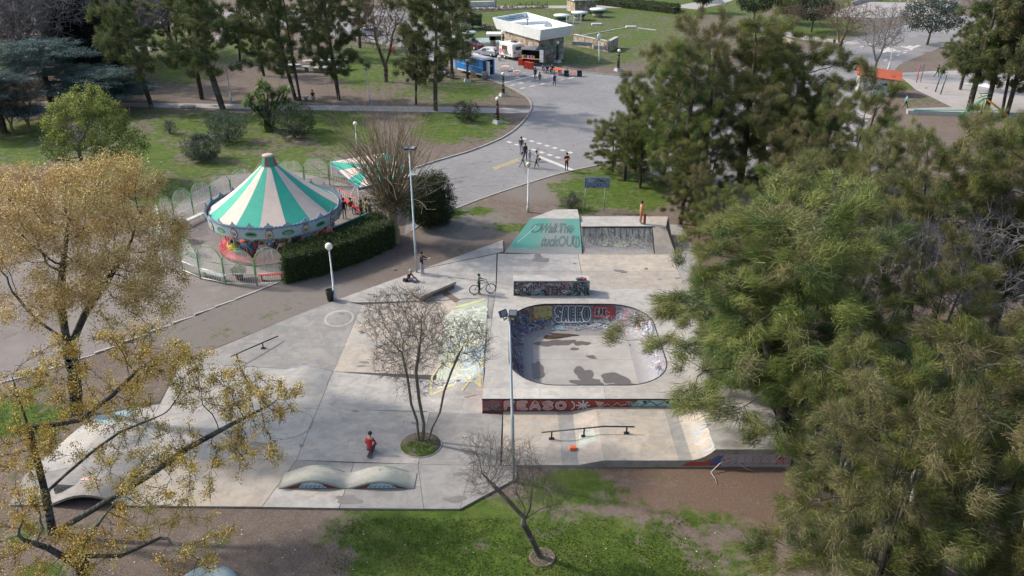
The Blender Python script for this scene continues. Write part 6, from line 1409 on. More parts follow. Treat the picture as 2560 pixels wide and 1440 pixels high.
# ---- round fence of arched panels
GRN, WHM = M('green_fence_paint', (.19, .40, .16), .5, .3, 8, .05), M('white_fence_paint', (.70, .72, .66), .6, .25, 8, .05)
FCX, FCY, FR = -18.6, 55.0, 8.0
fence = thing('arched_fence', 'white and green fence of wire filled arches round the carousel yard', 'fence', (FCX, FCY, 0))
def panel(a, b, low=True, arch=True, hh=1.95):
    A, B = Vector(a), Vector(b); d = B-A; w = d.length; u = d.normalized(); Z = Vector((0, 0, 1)); o = Vector((FCX, FCY, 0))
    for q in (A, ): MB().tube(q-o, q-o+Z*hh, .045, n=6).build('post', GRN, fence)
    p = lambda s, z: tuple(A+u*s-o+Z*z)
    if arch:
        arc = [p(.05, .85), p(.05, hh-.25)]+[p(w/2-(w/2-.05)*math.cos(t), hh-.25+.95*math.sin(t)) for t in np.linspace(.05, math.pi-.05, 13)]+[p(w-.05, hh-.25), p(w-.05, .85)]
        MB().path(arc, .026, 5).build('arch_frame', GRN, fence)
        mb = MB(); nz = 26
        for i in range(nz):
            z = .9+i*(hh+.62-.9)/nz; s = .05
            if z > hh-.25: q = min(1, (z-hh+.25)/.95); s = w/2-(w/2-.05)*math.sqrt(max(0, 1-q*q))
            mb.path([p(s, z), p(w-s, z)], .0085, 3, caps=False)
        for s in (w*.33, w*.66): mb.path([p(s, .88), p(s, hh+.5)], .008, 3, caps=False)
        props(mb.build('wire_infill', WHM, fence), kind='stuff')
        MB().path([p(.03, hh-.45), p(w-.03, hh-.45)], .014, 4).build('middle_rail', GRN, fence)
    MB().path([p(0, .82), p(w, .82)], .028, 5).build('top_rail', WHM, fence); MB().path([p(0, .14), p(w, .14)], .028, 5).build('bottom_rail', WHM, fence)
    if low:
        n = int(w/.14)
        for i in range(1, n): MB().path([p(w*i/n, .14), p(w*i/n, .82)], .013, 4).build('baluster', WHM, fence)
def apt(deg): a = math.radians(deg); return (FCX+FR*math.cos(a), FCY+FR*math.sin(a), 0)
pf = [W(458, 679, 0), W(502, 698, 0), W(564, 712, 0), W(643, 714, 0), W(716, 708, 0)]
for a, b in zip(pf, pf[1:]): panel(a, b)
pl_ = [W(411, 660, 0), W(402, 618, 0), W(408, 583, 0), W(440, 563, 0), W(486, 541, 0), W(533, 520, 0), W(582, 503, 0)]
for i, (a, b) in enumerate(zip(pl_, pl_[1:])): panel(a, b)
pb = [W(700, 476, 0), W(763, 467, 0), W(825, 464, 0), W(885, 466, 0)]
for a, b in zip([W(582, 503, 0), W(640, 487, 0)]+pb, [W(640, 487, 0)]+pb): panel(a, b)
# benches inside the fence
def bench(a, b, label, mat, seatz=.45, w=.4):
    A, B = G(*a), G(*b); d = B-A; L = d.length; t = thing('bench', label, 'bench', tuple((A+B)/2), math.atan2(d.y, d.x))
    for i in range(3): MB().box(0, (i-1)*w/3, seatz, L, w/3-.02, .04).build('slat', mat, t)
    for s in (-1, 1): MB().box(s*(L/2-.15), 0, seatz/2, .06, w*.8, seatz).build('leg', mat, t)
    return t
bench((452,572), (510,545), 'white bench inside the back left of the carousel fence', WHM); bench((508,690), (565,706), 'white bench inside the front left of the carousel fence', WHM)
RDP = M('red_bench_paint', (.48, .04, .035), .5, .25); bench((650,702), (712,698), 'red bench inside the front of the fence beside the hedge', RDP)
bench((850,505), (905,540), 'long red bench where people wait right of the carousel', RDP)
# straight white railing behind that bench, red top, and green boarded wall
ra = thing('railing', 'white railing with a red top rail behind the waiting bench', 'railing', tuple(G(880, 520)))
A, B = G(848, 498), G(925, 545); d = B-A
o = Vector(ra.location)
mb = lambda p, q, r, n, m: put(MB().tube(p, q, r, n=5).build(n, m), ra)
Z = Vector((0, 0, 1)); mb(A+Z*.95, B+Z*.95, .04, 'top_rail', RDP); mb(A+Z*.15, B+Z*.15, .03, 'bottom_rail', WHM)
for i in range(15): q = A+d*i/14; mb(q, q+Z*.93, .018, 'baluster', WHM)
gw = thing('boarded_wall', 'dark green low boarded wall between the carousel and the ivy', 'wall', tuple(G(860, 590)))
A, B = G(835, 602), G(925, 562); d = (B-A); L = d.length; n = 9
for i in range(n):
    c = A+d*((i+.5)/n); MB().box(c.x-gw.location.x, c.y-gw.location.y, .5, L/n-.015, .06, 1.0, math.atan2(d.y, d.x)).build('board', M('dark_green_paint', (.02, .10, .065), .6, .3), gw)
c = (A+B)/2; MB().box(c.x-gw.location.x, c.y-gw.location.y, 1.03, L, .14, .06, math.atan2(d.y, d.x)).build('cap_board', M('teal_paint', (.03, .2, .14), .5), gw)
# ticket booth awning (second striped canopy)
aw = thing('striped_awning', 'flat four sided awning in cream green and pink behind the pollarded tree', 'awning', (0, 0, 0))
q = [W(827, 404, 3.0), W(945, 478, 3.0), W(1040, 440, 3.0), W(955, 384, 3.0)]; ctr = sum(q, Vector())/4; aw.location = (ctr.x, ctr.y, 0); ap = ctr+Vector((0, 0, .55))
q = [W(827, 404, 3.0), W(895, 472, 2.7), W(1040, 436, 2.9), W(965, 382, 3.1)]; ctr = sum(q, Vector())/4; ap = ctr+Vector((0, 0, .35)); aw.location = (ctr.x, ctr.y, 0)
cols_ = ['cream', 'green', 'cream', 'green', 'cream', 'cream', 'green', 'cream']
k = 0
for i in range(4):
    a, b = q[i], q[(i+1) % 4]
    for j in range(3):
        p0, p1 = a.lerp(b, j/3), a.lerp(b, (j+1)/3); m = [CG, CC_][(k % 2) if i != 3 else 1]; k += 1
        put(MB().add([tuple(p0), tuple(p1), tuple(ap), tuple(p1-Vector((0, 0, .05))), tuple(p0-Vector((0, 0, .05)))], [(0, 1, 2), (4, 3, 1, 0)]).build('canopy_panel', m), aw)
    put(MB().tube(a, Vector((a.x, a.y, 0)), .04, n=6).build('post', WHM), aw); put(MB().box(((a+b)/2).x, ((a+b)/2).y, ((a+b)/2).z-.12, (b-a).length, .04, .2, math.atan2((b-a).y, (b-a).x)).build('valance', M('blue_valance', (.12, .18, .32), .6)), aw)
sw = thing('swing_ride', 'small white A frame under the striped awning', 'play frame', tuple(G(890, 495)))
for s in (-1, 1): MB().tube((s*.5, -.4, 0), (0, 0, 1.1), .03, n=5).tube((s*.5, .4, 0), (0, 0, 1.1), .03, n=5).build('leg', WHM, sw)
MB().tube((-.5, -.4, .2), (.5, -.4, .2), .03, n=5).build('crossbar', WHM, sw)
# graffitied wall piece and small red gate by the evergreen bush
gt = thing('red_gate', 'small dark red metal gate with white scrawls', 'gate', tuple(G(1062, 556)))
A, B = G(1040, 560), G(1083, 552); d = B-A
for i in range(9): c = A+d*(i/8); put(MB().box(c.x, c.y, .55, .05, .04, 1.1).build('bar', M('dark_red_paint', (.22, .02, .02), .6)), gt)
for z in (.1, .6, 1.08): c = (A+B)/2; put(MB().box(c.x, c.y, z, d.length, .05, .06, math.atan2(d.y, d.x)).build('rail', MATS['dark_red_paint']), gt)
for j in range(2): c = A.lerp(B, .25+.5*j); put(MB().box(c.x, c.y-.04, .55, .42, .02, .8).build('panel', MATS['dark_red_paint']), gt)
P = Print(lambda u, v, l: (A.x+u, A.y-.06-l, v)); P.scribble(.05, .3, .4, .9, 6, [(.45, .4, .4)], (.015, .02), (.1, .2), random.Random(3)); P.scribble(.6, .3, .95, .9, 6, [(.45, .4, .4)], (.015, .02), (.1, .2), random.Random(4)); P.build(gt)
wl_ = thing('graffiti_wall', 'dark wall panel with big white letters beside the evergreen bush', 'wall', tuple(G(1080, 532)))
A, B = G(1058, 538), G(1112, 524); d = B-A; c = (A+B)/2
put(MB().box(c.x, c.y, .85, d.length, .12, 1.7, math.atan2(d.y, d.x)).build('wall_panel', M('dark_grey_render', (.05, .05, .055), .8)), wl_)
un = d.normalized(); P = Print(lambda u, v, l: tuple(A+un*u+Vector((un.y, -un.x, 0))*(.063+l)+Vector((0, 0, v)))); P.text('THC', .15, .75, d.length-.25, .8, (.50, .50, .48), None, .03, .02, 1); P.build(wl_)
put(MB().box(B.x+.05, B.y, .9, .12, .12, 1.8).build('post', WHM), wl_)
# ---------------------------------------------------------------- lamps, masts, bin, board
WP = M('lamp_white', (.52, .55, .57), .5, .25, 5, .1, dirt=(.36, .38, .4)); OPAL = M('opal_globe', (.72, .70, .60), .25, .1, 3, 0); OPALY = M('yellowed_globe', (.52, .50, .30), .3, .15, 3, 0)
def globe_lamp(px, py, gx, gy, label, opal=OPAL, gr=None, grp='globe lamps on pale poles', r=.2, band=False):
    b = G(px, py); H = HT(b, gy); top = AT(gx, gy, b.y)-b; t = thing('globe_lamp', label, 'lamp post', tuple(b), 0, grp)
    m = top.copy(); m.z -= r*.9
    MB().path([(0, 0, -.1), m*.32, m*.321, m*.6, m*.601, m], [.085, .085, .062, .062, .048, .042], 10).build('pole', WP, t)
    MB().lathe([(.12, 0), (.12, .5), (.09, .56)], 12, 0, 0, 0).build('base_sleeve', WP, t)
    MB().lathe([(.05, -.08), (.10, -.02), (.11, .03)], 12, m.x, m.y, m.z).build('collar', WP, t)
    MB().sphere(top.x, top.y, top.z, r, 18, 10).build('globe', opal, t); return t
globe_lamp(838,752,822,616,'white globe lamp at the slab corner beside the black bin',r=.235)
globe_lamp(1320,530,1321,411,'globe lamp on the bare verge beyond the turquoise bank',OPALY,r=.2); globe_lamp(893,385,888,309,'globe lamp behind the bare shoots left of the awning',r=.21)
globe_lamp(924,252,915,171,'yellowed globe lamp by the footpath near the flared tree',OPALY,r=.27); globe_lamp(226,205,220,162,'yellowed globe lamp against the black conifer',OPALY,r=.34)
def simple_lamp(px, py, tx, ty, label, kind):
    b = G(px, py); top = AT(tx, ty, b.y)-b; t = thing('street_lamp', label, 'lamp post', tuple(b), 0)
    MB().path([(0, 0, -.1), top*.3, top*.301, top], [.10, .10, .07, .05], 8).build('pole', WP, t)
    if kind == 'egg': MB().sphere(top.x, top.y, top.z, .34, 14, 8, sz=1.5, sy=.5).build('lamp_head', M('pale_lamp_head', (.55, .60, .62), .4), t)
    elif kind == 'disc': MB().lathe([(.1, -.25), (.38, -.08), (.42, 0), (.2, .12), (.01, .14)], 12, top.x, top.y, top.z).build('lamp_head', MATS.get('pale_lamp_head') or M('pale_lamp_head', (.55, .60, .62), .4), t)
    elif kind == 'arm': MB().path([top, top+Vector((.3, 0, .35)), top+Vector((.9, 0, .4))], [.05, .05, .12], 7).build('lamp_head', MATS['pale_lamp_head'], t)
    else: MB().lathe([(.1, -.2), (.16, 0), (.01, .05)], 10, top.x, top.y, top.z).build('lamp_head', MATS.get('pale_lamp_head') or M('pale_lamp_head', (.55, .60, .62), .4), t)
    MB().lathe([(.16, 0), (.16, .8), (.1, .9)], 10).build('base_sleeve', WP, t)
simple_lamp(1497,158,1498,92,'tall white lamp with an egg shaped head on the kiosk lawn','egg'); simple_lamp(1957,102,1963,57,'white lamp with a flat round head on the far lawn','disc'); simple_lamp(2219,182,2236,102,'tall pale street lamp by the road crossing','arm')
simple_lamp(578,256,565,166,'pale lamp pole between the dark trees, its head small','cap')
def mast(px, py, tx, ty, label, heads):
    b = G(px, py, .02); top = AT(tx, ty, b.y)-b; t = thing('floodlight_mast', label, 'floodlight mast', tuple(b), 0, 'floodlight masts')
    MB().path([(0, 0, -.3), top*.42, top*.421, top*.7, top*.701, top], [.075, .075, .058, .058, .045, .04], 10).build('pole', M('galvanised_pole', (.36, .42, .46), .5, .2, 4, .1, .2), t)
    blk = M('lamp_black', (.02, .02, .024), .5, .2)
    MB().tube(top+Vector((-.30, 0, -.02)), top+Vector((.30, 0, -.02)), .028, n=6).build('crossbar', MATS['galvanised_pole'], t)
    for x, rz, ry in heads:
        mt = Matrix.Rotation(rz, 3, 'Z') @ Matrix.Rotation(ry, 3, 'X'); c = top+Vector((x, 0, .12))
        f = MB().box(c.x, c.y, c.z, .34, .12, .28, mat=mt).build('floodlight', blk, t); MB().box(c.x, c.y, c.z-.14, .04, .1, .16).build('bracket', MATS['galvanised_pole'], t)
        n = mt @ Vector((0, -.064, 0)); MB().box(c.x+n.x, c.y+n.y, c.z+n.z, .28, .008, .22, mat=mt).build('lens', glass('lamp_glass', (.10, .11, .13)), t)
    return t
mast(1042,683,1023,375,'white floodlight mast beside the man in the black jacket',[(-.22,.5,-1.1),(.26,-.6,-1.1)])
m2 = mast(1285,1203,1274,790,'tall floodlight mast rising in front of the pool deck',[(-.26,.7,-.5),(.14,-.1,-.9)])
top = AT(1272,793,G(1285,1203,.02).y); rag = MB(); rr_ = random.Random(4)
for k in range(14): a = Vector((rr_.uniform(-.25, .2), rr_.uniform(-.1, .1), rr_.uniform(-.12, .04))); rag.path([a, a+Vector((rr_.uniform(-.15, .15), rr_.uniform(-.1, .1), rr_.uniform(-.1, .08)))], [.035, .012], 5, c=(.55, .42, .30) if k % 2 else (.6, .54, .46))
ro = rag.build('bird_nest', M('nest_stuff', None, .9, .3, 12, .1), None, tuple(top)); props(ro, 'pale ragged bundle caught under the floodlights on the near mast', 'nest')
# ornate lamps
BR = M('brown_iron', (.055, .022, .016), .45, .3, 6, .1, .3); PL = M('plinth_concrete', (.40, .40, .38), .9, .3, 3, .2, dirt=(.25, .24, .22))
def ornate(px, py, gy, label, gx=None):
    b = G(px, py); H = HT(b, gy); s = H/3.6; t = thing('ornate_lamp', label, 'lamp post', tuple(b), random.uniform(0, 1), 'ornate brown lamp posts'); t.scale = (s, s, s)
    MB().box(0, 0, .22, 1.2, 1.2, .5, taper=.74).build('plinth', PL, t)
    MB().lathe([(.34, .46), (.36, .58), (.24, .66), (.22, .85), (.30, .98), (.26, 1.12), (.15, 1.2)], 12).build('base', BR, t)
    for k in range(4):
        a = k*math.pi/2+.4; MB().path([(.24*math.cos(a), .24*math.sin(a), .95), (.21*math.cos(a), .21*math.sin(a), 1.7), (.13*math.cos(a), .13*math.sin(a), 2.6)], [.05, .04, .035], 6).build('upright', BR, t)
    MB().lathe([(.05, 1.1), (.05, 2.6)], 8).lathe([(.22, 1.62), (.24, 1.7), (.2, 1.76)], 12).lathe([(.18, 2.2), (.19, 2.26), (.15, 2.3)], 12).lathe([(.16, 2.55), (.24, 2.72), (.14, 2.85), (.10, 3.0), (.15, 3.15), (.17, 3.22)], 12).build('shaft', BR, t)
    MB().sphere(0, 0, 3.48, .30, 18, 10).build('globe', OPAL, t)
for q in [(1258,240,183,'ornate brown globe lamp at the kerb just below the white dining tables'),(1244,308,245,'ornate brown globe lamp nearest the camera, beside the loose shrub'),(1169,204,150,'ornate brown globe lamp in front of the blue trailer'),(1393,156,105,'ornate brown globe lamp in front of the kiosk stone wall'),(1545,177,125,'ornate brown globe lamp at the far kerb, right of the egg lamp'),(1258,140,78,'ornate lamp standing behind the white caravan')]: ornate(*q)
# bin, board, cloth
p = G(827, 753); t = thing('litter_bin', 'black wire litter bin leaning against the white lamp', 'bin', (p.x, p.y, p.z)); MB().lathe([(.20, .08), (.27, .75), (.28, .78), (.25, .76), (.19, .12)], 16).build('bin_body', M('black_plastic', (.02, .02, .022), .5, .3), t); MB().torus((0, 0, .78), (0, 0, 1), .27, .025, 18, 5).build('rim', MATS['black_plastic'], t)
p = G(1488, 526); t = thing('notice_board', 'tagged blue grey notice board on two thin steel legs', 'sign', tuple(p)); b0_ = AT(1461, 470, p.y)-p; b1_ = AT(1524, 470, p.y)-p; bh0 = AT(1490, 443, p.y).z-p.z; bl0 = AT(1490, 470, p.y).z-p.z
for x in (b0_.x+.1, b1_.x-.35): MB().tube((x, .03, 0), (x, .03, bh0-.1), .035, n=6).build('leg', MATS['galvanised_pole'], t)
MB().box((b0_.x+b1_.x)/2, 0, (bh0+bl0)/2, b1_.x-b0_.x, .05, bh0-bl0).build('panel', M('board_blue_grey', (.20, .25, .32), .7, .4, 5, .1), t)
P = Print(lambda u, v, l: (b0_.x+u, -.027-l, bl0+v)); P.scribble(.05, .05, b1_.x-b0_.x-.05, bh0-bl0-.05, 34, [BLK, (.1, .2, .35), (.5, .55, .6), (.45, .2, .3)], (.02, .05), (.15, .4), random.Random(6)); P.text('WGRATS', .3, .1, b1_.x-b0_.x-.5, .38, (.07, .12, .2), (.4, .5, .6), .04, .04, 1); P.build(t, local=True)
def mesh_thing(mb, name, mat, label, cat, loc, rz=0, group=None): o = mb.build(name, mat, None, loc, rz); return props(o, label, cat, group)
p = W(1432, 1122, -.56); mesh_thing(MB().box(0, 0, .06, .34, .24, .12, taper=.8), 'orange_block', M('orange_plastic', (.75, .12, .04), .6, .1), 'small bright orange block lying on the lower course', 'block', tuple(p), .05)
p = W(1452, 700, DZ+hx+.07); cl = MB()
rr_ = random.Random(8)
for k in range(5): cl.sphere(rr_.uniform(-.2, .2), rr_.uniform(-.1, .1), .06+.03*k*.5, .13, 8, 5, c=(.35, .04, .07) if k % 2 else (.08, .08, .12), sx=1.4, sz=.6)
mesh_thing(cl, 'clothes', M('cloth', None, .9, .2, 12, .2), 'crumpled red and dark clothes left on top of the tagged block', 'clothes', tuple(p))
# concrete stools and bench
def stool(px, py, label, r=.3, h=.42): p = G(px, py); t = thing('concrete_stool', label, 'stool', tuple(p), 0, 'round concrete stools'); MB().lathe([(r*.55, 0), (r*.5, h*.7), (r*.6, h*.75)], 12).build('stem', PL, t); MB().lathe([(r, h*.72), (r*1.05, h*.9), (r, h), (.01, h)], 16).build('seat', PL, t)
for q in [(748,250,'small concrete stool left of the seated man'),(765,250,'larger concrete table stool beside the seated man'),(783,251,'concrete stool the man in black sits on')]: stool(q[0], q[1], q[2], .42 if 'larger' in q[2] else .33, .5)
for i, (a, b_) in enumerate(((1100,186),(1108,189),(1118,193),(1130,196))): stool(a, b_, ['concrete stool farthest left of the row beside the blue trailer', 'second concrete stool from the left beside the blue trailer', 'third concrete stool from the left beside the blue trailer', 'largest concrete stool, nearest the ornate lamp in the trailer row'][i], .5 if i < 3 else .7, .55)
p = G(468, 270); t = thing('stone_bench', 'low pale rounded stone bench on the footpath edge', 'bench', tuple(p)); 
MB().sphere(-.65, 0, .28, .5, 14, 6, sy=.7, sz=.28).sphere(.65, 0, .28, .5, 14, 6, sy=.7, sz=.28).box(0, 0, .28, 1.4, .5, .2).build('seat', PL, t); MB().box(-.6, 0, .1, .25, .4, .25).build('leg', PL, t); MB().box(.6, 0, .1, .25, .4, .25).build('leg', PL, t)
# concrete play sculpture
p = G(765, 178); t = thing('play_sculpture', 'cluster of jagged flat concrete tables among the dark trees', 'sculpture', tuple(p)); rr_ = random.Random(5)
for k in range(11):
    x, y = rr_.uniform(-5.5, 5), rr_.uniform(-1.5, 2); w = rr_.uniform(1.2, 2.4); h = rr_.uniform(.5, 1.3); n = 6; rad = [w*rr_.uniform(.6, 1) for i in range(n)]
    po = [(x+rad[i]*math.cos(i*1.05), y+rad[i]*.5*math.sin(i*1.05)) for i in range(n)]; MB().prism(po, h, h+.18).build('slab', PL, t); MB().box(x, y, h/2, .5, .4, h).build('support', WALL, t)
# masonry of the far beds
# ---------------------------------------------------------------- kiosk, trailers, cars, people
def stone_mat(name='rubble_stone', tags=True):
    m, t, p = nt(name); vec = geo(t); v = t.nodes.new('ShaderNodeTexVoronoi'); v.inputs['Scale'].default_value = 1.5; t.links.new(vec, v.inputs['Vector']); v2 = t.nodes.new('ShaderNodeTexVoronoi'); v2.feature = 'DISTANCE_TO_EDGE'; v2.inputs['Scale'].default_value = 1.5; t.links.new(vec, v2.inputs['Vector'])
    n = noise(t, 7, 4, .7, vec); sc = t.nodes.new('ShaderNodeSeparateColor'); t.links.new(v.outputs['Color'], sc.inputs[0])
    c = mix(t, sc.outputs[0], (.17, .13, .095), (.52, .45, .36)); c = mix(t, mrange(t, n.outputs[0], .45, .6, 0, .6), c, (.16, .13, .11)); c = mix(t, mrange(t, v2.outputs[0], 0, .035, .9, 0), c, (.06, .05, .045))
    if tags: tn = noise(t, 1.5, 6, .75, vec, 1.2); c = mix(t, mrange(t, tn.outputs[0], .56, .60, 0, .7), c, (.06, .12, .10)); c = mix(t, mrange(t, tn.outputs[0], .36, .40, .6, 0), c, (.30, .06, .05))
    t.links.new(c, p.inputs['Base Color']); p.inputs['Roughness'].default_value = .9; bump(t, p, v2.outputs[0], .6, .05); return m
STN = stone_mat(); ROOFW = M('white_roof_paint', (.66, .69, .70), .6, .15, 1.2, .1, dirt=(.50, .56, .60)); ROOFT = M('roof_top_white', (.74, .75, .74), .5, .2, .8, .1, dirt=(.45, .58, .68))
# kiosk: stone body, roof tray that flares upward
kf = G(1352, 126); ZR = 4.3
cA = W(1352, 70, 4.6)           # not used beyond placing; roof corners below
zt_, zb2 = 5.4, 3.7
q_top = [W(1352, 74, zt_), W(1433, 62, zt_), W(1318, 29, zt_), W(1232, 43, zt_)]   # near, right, back, left corners
q_top = [W(1352, 75, zt_), W(1434, 63, zt_), W(1316, 30, zt_), W(1231, 44, zt_)]
ctr = sum(q_top, Vector())/4; kio = thing('kiosk', 'stone walled kiosk under a flared white flat roof tray', 'building', (ctr.x, ctr.y, 0))
inn_ = [ctr.lerp(p, .90) for p in q_top]; body = [ctr.lerp(p, .78) for p in q_top]
for q_ in body: q_.z = 0
L2 = lambda v, z: (v.x-ctr.x, v.y-ctr.y, z)
for i in range(4):
    a, b = i, (i+1) % 4
    MB().add([L2(inn_[a], zb2), L2(inn_[b], zb2), L2(q_top[b], zt_), L2(q_top[a], zt_)], [(0, 1, 2, 3)]).add([L2(ctr.lerp(q_top[a], .965), zt_), L2(ctr.lerp(q_top[b], .965), zt_), L2(q_top[b], zt_+.001), L2(q_top[a], zt_+.001)], [(0, 3, 2, 1)]).add([L2(ctr.lerp(q_top[a], .965), zt_), L2(ctr.lerp(q_top[b], .965), zt_), L2(ctr.lerp(q_top[b], .95), 4.55), L2(ctr.lerp(q_top[a], .95), 4.55)], [(0, 1, 2, 3)]).build('roof_fascia', ROOFW, kio)
MB().add([L2(ctr.lerp(p, .955), 4.56) for p in q_top], [(0, 1, 2, 3)]).build('roof_deck', ROOFT, kio); MB().add([L2(p, zb2) for p in inn_], [(0, 3, 2, 1)]).build('soffit', ROOFW, kio)
for i in range(4):
    a, b = body[i], body[(i+1) % 4]; MB().add([L2(a, -.2), L2(b, -.2), L2(b, zb2+.01), L2(a, zb2+.01)], [(0, 1, 2, 3)]).build('stone_wall', STN, kio)
a, b = body[0], body[1]; d = (b-a); un = d.normalized(); nn_ = Vector((un.y, -un.x, 0))
P = Print(lambda u, v, l: tuple(a+un*u+nn_*(.02+l)+Vector((0, 0, v))-Vector((ctr.x, ctr.y, 0)))); P.scribble(.3, .4, d.length-.3, 2.8, 60, [(.05, .22, .16), (.04, .05, .05), (.4, .05, .06), (.1, .25, .28)], (.05, .12), (.4, 1.1), random.Random(2)); P.build(kio, local=True)
a, b = body[3], body[0]; d = (b-a); un = d.normalized(); nn2 = Vector((un.y, -un.x, 0))
P = Print(lambda u, v, l: tuple(a+un*u+nn2*(.02+l)+Vector((0, 0, v))-Vector((ctr.x, ctr.y, 0)))); P.scribble(2.5, .4, d.length-.3, 2.4, 60, [(.45, .12, .06), (.3, .05, .04), (.5, .4, .3), (.05, .1, .1)], (.05, .1), (.3, .9), random.Random(3)); P.build(kio, local=True)
a, b = q_top[0], q_top[3]; P = Print(lambda u, v, l: L2(ctr.lerp(q_top[0], .97).lerp(ctr.lerp(q_top[1], .97), u), 3.95+v)); P.k = 0
wi = q_top[3].lerp(q_top[2], .5); P = Print(lambda u, v, l: L2(ctr.lerp(q_top[3], .945).lerp(ctr.lerp(q_top[2], .945), u), 4.6+v)); P.scribble(.1, .05, .9, .7, 70, [(.2, .38, .50), (.3, .45, .55), (.12, .2, .3)], (.012, .03), (.06, .2), random.Random(5)); P.build(kio, local=True)
P = Print(lambda u, v, l: L2(inn_[0].lerp(inn_[1], u).lerp(q_top[0].lerp(q_top[1], u), (v-zb2)/(zt_-zb2))+nn_*(.015+l), v)); P.scribble(.03, 3.85, .2, 4.2, 8, [(.15, .2, .28)], (.006, .01), (.05, .12), random.Random(7)); P.build(kio, local=True)
c = ctr.lerp(q_top[3], .3); MB().box(L2(ctr.lerp(q_top[2], .2), 0)[0], L2(ctr.lerp(q_top[2], .2), 0)[1], 4.8, 6, .3, .45, math.atan2((q_top[1]-q_top[0]).y, (q_top[1]-q_top[0]).x)*0+.35).build('roof_upstand', ROOFW, kio)
dish = thing('satellite_dish', 'grey satellite dish on a post on the kiosk roof', 'satellite dish', (ctr.x+2.6, ctr.y-.6, 4.56)); MB().tube((0, 0, 0), (0, 0, 1.1), .05).build('post', WALL, dish); MB().lathe([(.01, 0), (.4, .06), (.7, .2)], 16).build('dish', M('dish_grey', (.35, .38, .4), .5), dish).rotation_euler = (1.2, 0, -.3); dish.children[1].location = (0, 0, 1.4)
ant = thing('roof_vent', 'small finned vent pipe on the kiosk roof', 'vent', (ctr.x-.8, ctr.y+1.0, 4.56)); MB().tube((0, 0, 0), (0, 0, .9), .08).build('pipe', WALL, ant); MB().lathe([(.25, .8), (.3, .95), (.05, 1.1)], 10).build('cowl', MATS['dish_grey'], ant)
for i in range(3): mesh_thing(MB().box(0, 0, .12, .6, .45, .24, taper=.8), 'roof_unit', WALL, ['flat dark unit near the front corner of the kiosk roof', 'small unit by the kiosk roof upstand', 'small unit at the back of the kiosk roof'][i], 'roof unit', (ctr.x+[1.2, -1.6, 3.5][i], ctr.y+[-6.5, -1.5, 2.0][i], 4.57))
# wire cages flanking the kiosk
def cage(a, b, h, label):
    A, B = G(*a), G(*b); d = B-A; t = thing('mesh_fence', label, 'fence', tuple(A)); n = max(2, int(d.length/2.2))
    for i in range(n+1): q = d*i/n; MB().tube((q.x, q.y, 0), (q.x, q.y, h), .05, n=5).build('post', MATS['galvanised_pole'], t)
    mb = MB(); 
    for i in range(9): mb.tube((0, 0, h*(i+.5)/9), (d.x, d.y, h*(i+.5)/9), .015, n=3)
    for i in range(n*6): q = d*i/(n*6); mb.tube((q.x, q.y, 0), (q.x, q.y, h), .012, n=3)
    props(mb.build('mesh_wire', MATS['galvanised_pole'], t), kind='stuff'); MB().tube((0, 0, h), (d.x, d.y, h), .05, n=5).build('top_rail', MATS['galvanised_pole'], t)
cage((1415,98), (1451,90), 4.0, 'tall pale wire fence closing the right side of the kiosk'); cage((1244,93), (1272,86), 3.4, 'wire fence at the left side of the kiosk')
# low stone walls, right of the kiosk (basement light wells) and left counter
def wall(pts, h, th, label, name='stone_wall', mat=None, cap=True, cat='wall'):
    Pp = [G(*p) for p in pts]; o = Pp[0]; t = thing(name, label, cat, tuple(o))
    for a, b in zip(Pp, Pp[1:]):
        c = (a+b)/2-o; d = b-a; an = math.atan2(d.y, d.x); MB().box(c.x, c.y, h/2-.1, d.length+th*.9, th, h+.2, an).build('wall_run', mat or STN, t)
        if cap: MB().box(c.x, c.y, h+.06, d.length+th, th+.12, .1, an).build('coping', PL, t)
    return t
wall([(1438,112),(1490,124),(1520,130),(1540,119)], 1.7, .5, 'long stone retaining wall with tagged windows right of the kiosk')
for i, (x, y) in enumerate(((1456,121),(1500,131))):
    p = G(x, y); mesh_thing(MB().box(0, 0, 0, 3.6 if i == 0 else 2.2, .1, .6), 'cellar_window', M('tagged_glass', (.25, .30, .33), .3, .6, 3, 0), ['left tagged cellar window in the retaining wall', 'right tagged cellar window in the retaining wall'][i], 'window', (p.x, p.y+.0, .75), math.radians(-20))
for q in (((1452,90),(1575,68),'thin kerb line crossing the kiosk lawn'),((1575,68),(1640,76),'short kerb line at the right of the kiosk lawn')):
    A, B = G(*q[0]), G(*q[1]); d = B-A; c = (A+B)/2; mesh_thing(MB().box(0, 0, .05, d.length, .25, .14), 'edging_strip', PL, q[2], 'edging', (c.x, c.y, 0), math.atan2(d.y, d.x))
for i, (x, y) in enumerate(((1492,62),(1578,69))): p = G(x, y); mesh_thing(MB().box(0, 0, .15, 2.2, 1.6, .3, taper=.9), 'access_hatch', PL, ['flat concrete hatch on the lawn right of the kiosk', 'flat metal hatch farther right on the lawn'][i], 'hatch', tuple(p))
p = G(1270, 128); ct = thing('stone_counter', 'stone counter with a white slab top at the left of the kiosk', 'counter', tuple(p)); MB().box(1.0, 3.2, 1.0, 2.4, 2, 2.2).build('stone_wall', STN, ct); MB().box(-2.6, 3.2, 1.0, .9, 2, 2.2).build('stone_wall', STN, ct)
MB().box(-.5, 3.2, 2.35, 6.4, 2.6, .35).build('top_slab', ROOFT, ct); MB().box(-.6, 3.2, 1.8, 5.2, 2.0, .7).build('green_fascia', M('dark_green_metal', (.02, .09, .06), .5, .3), ct)
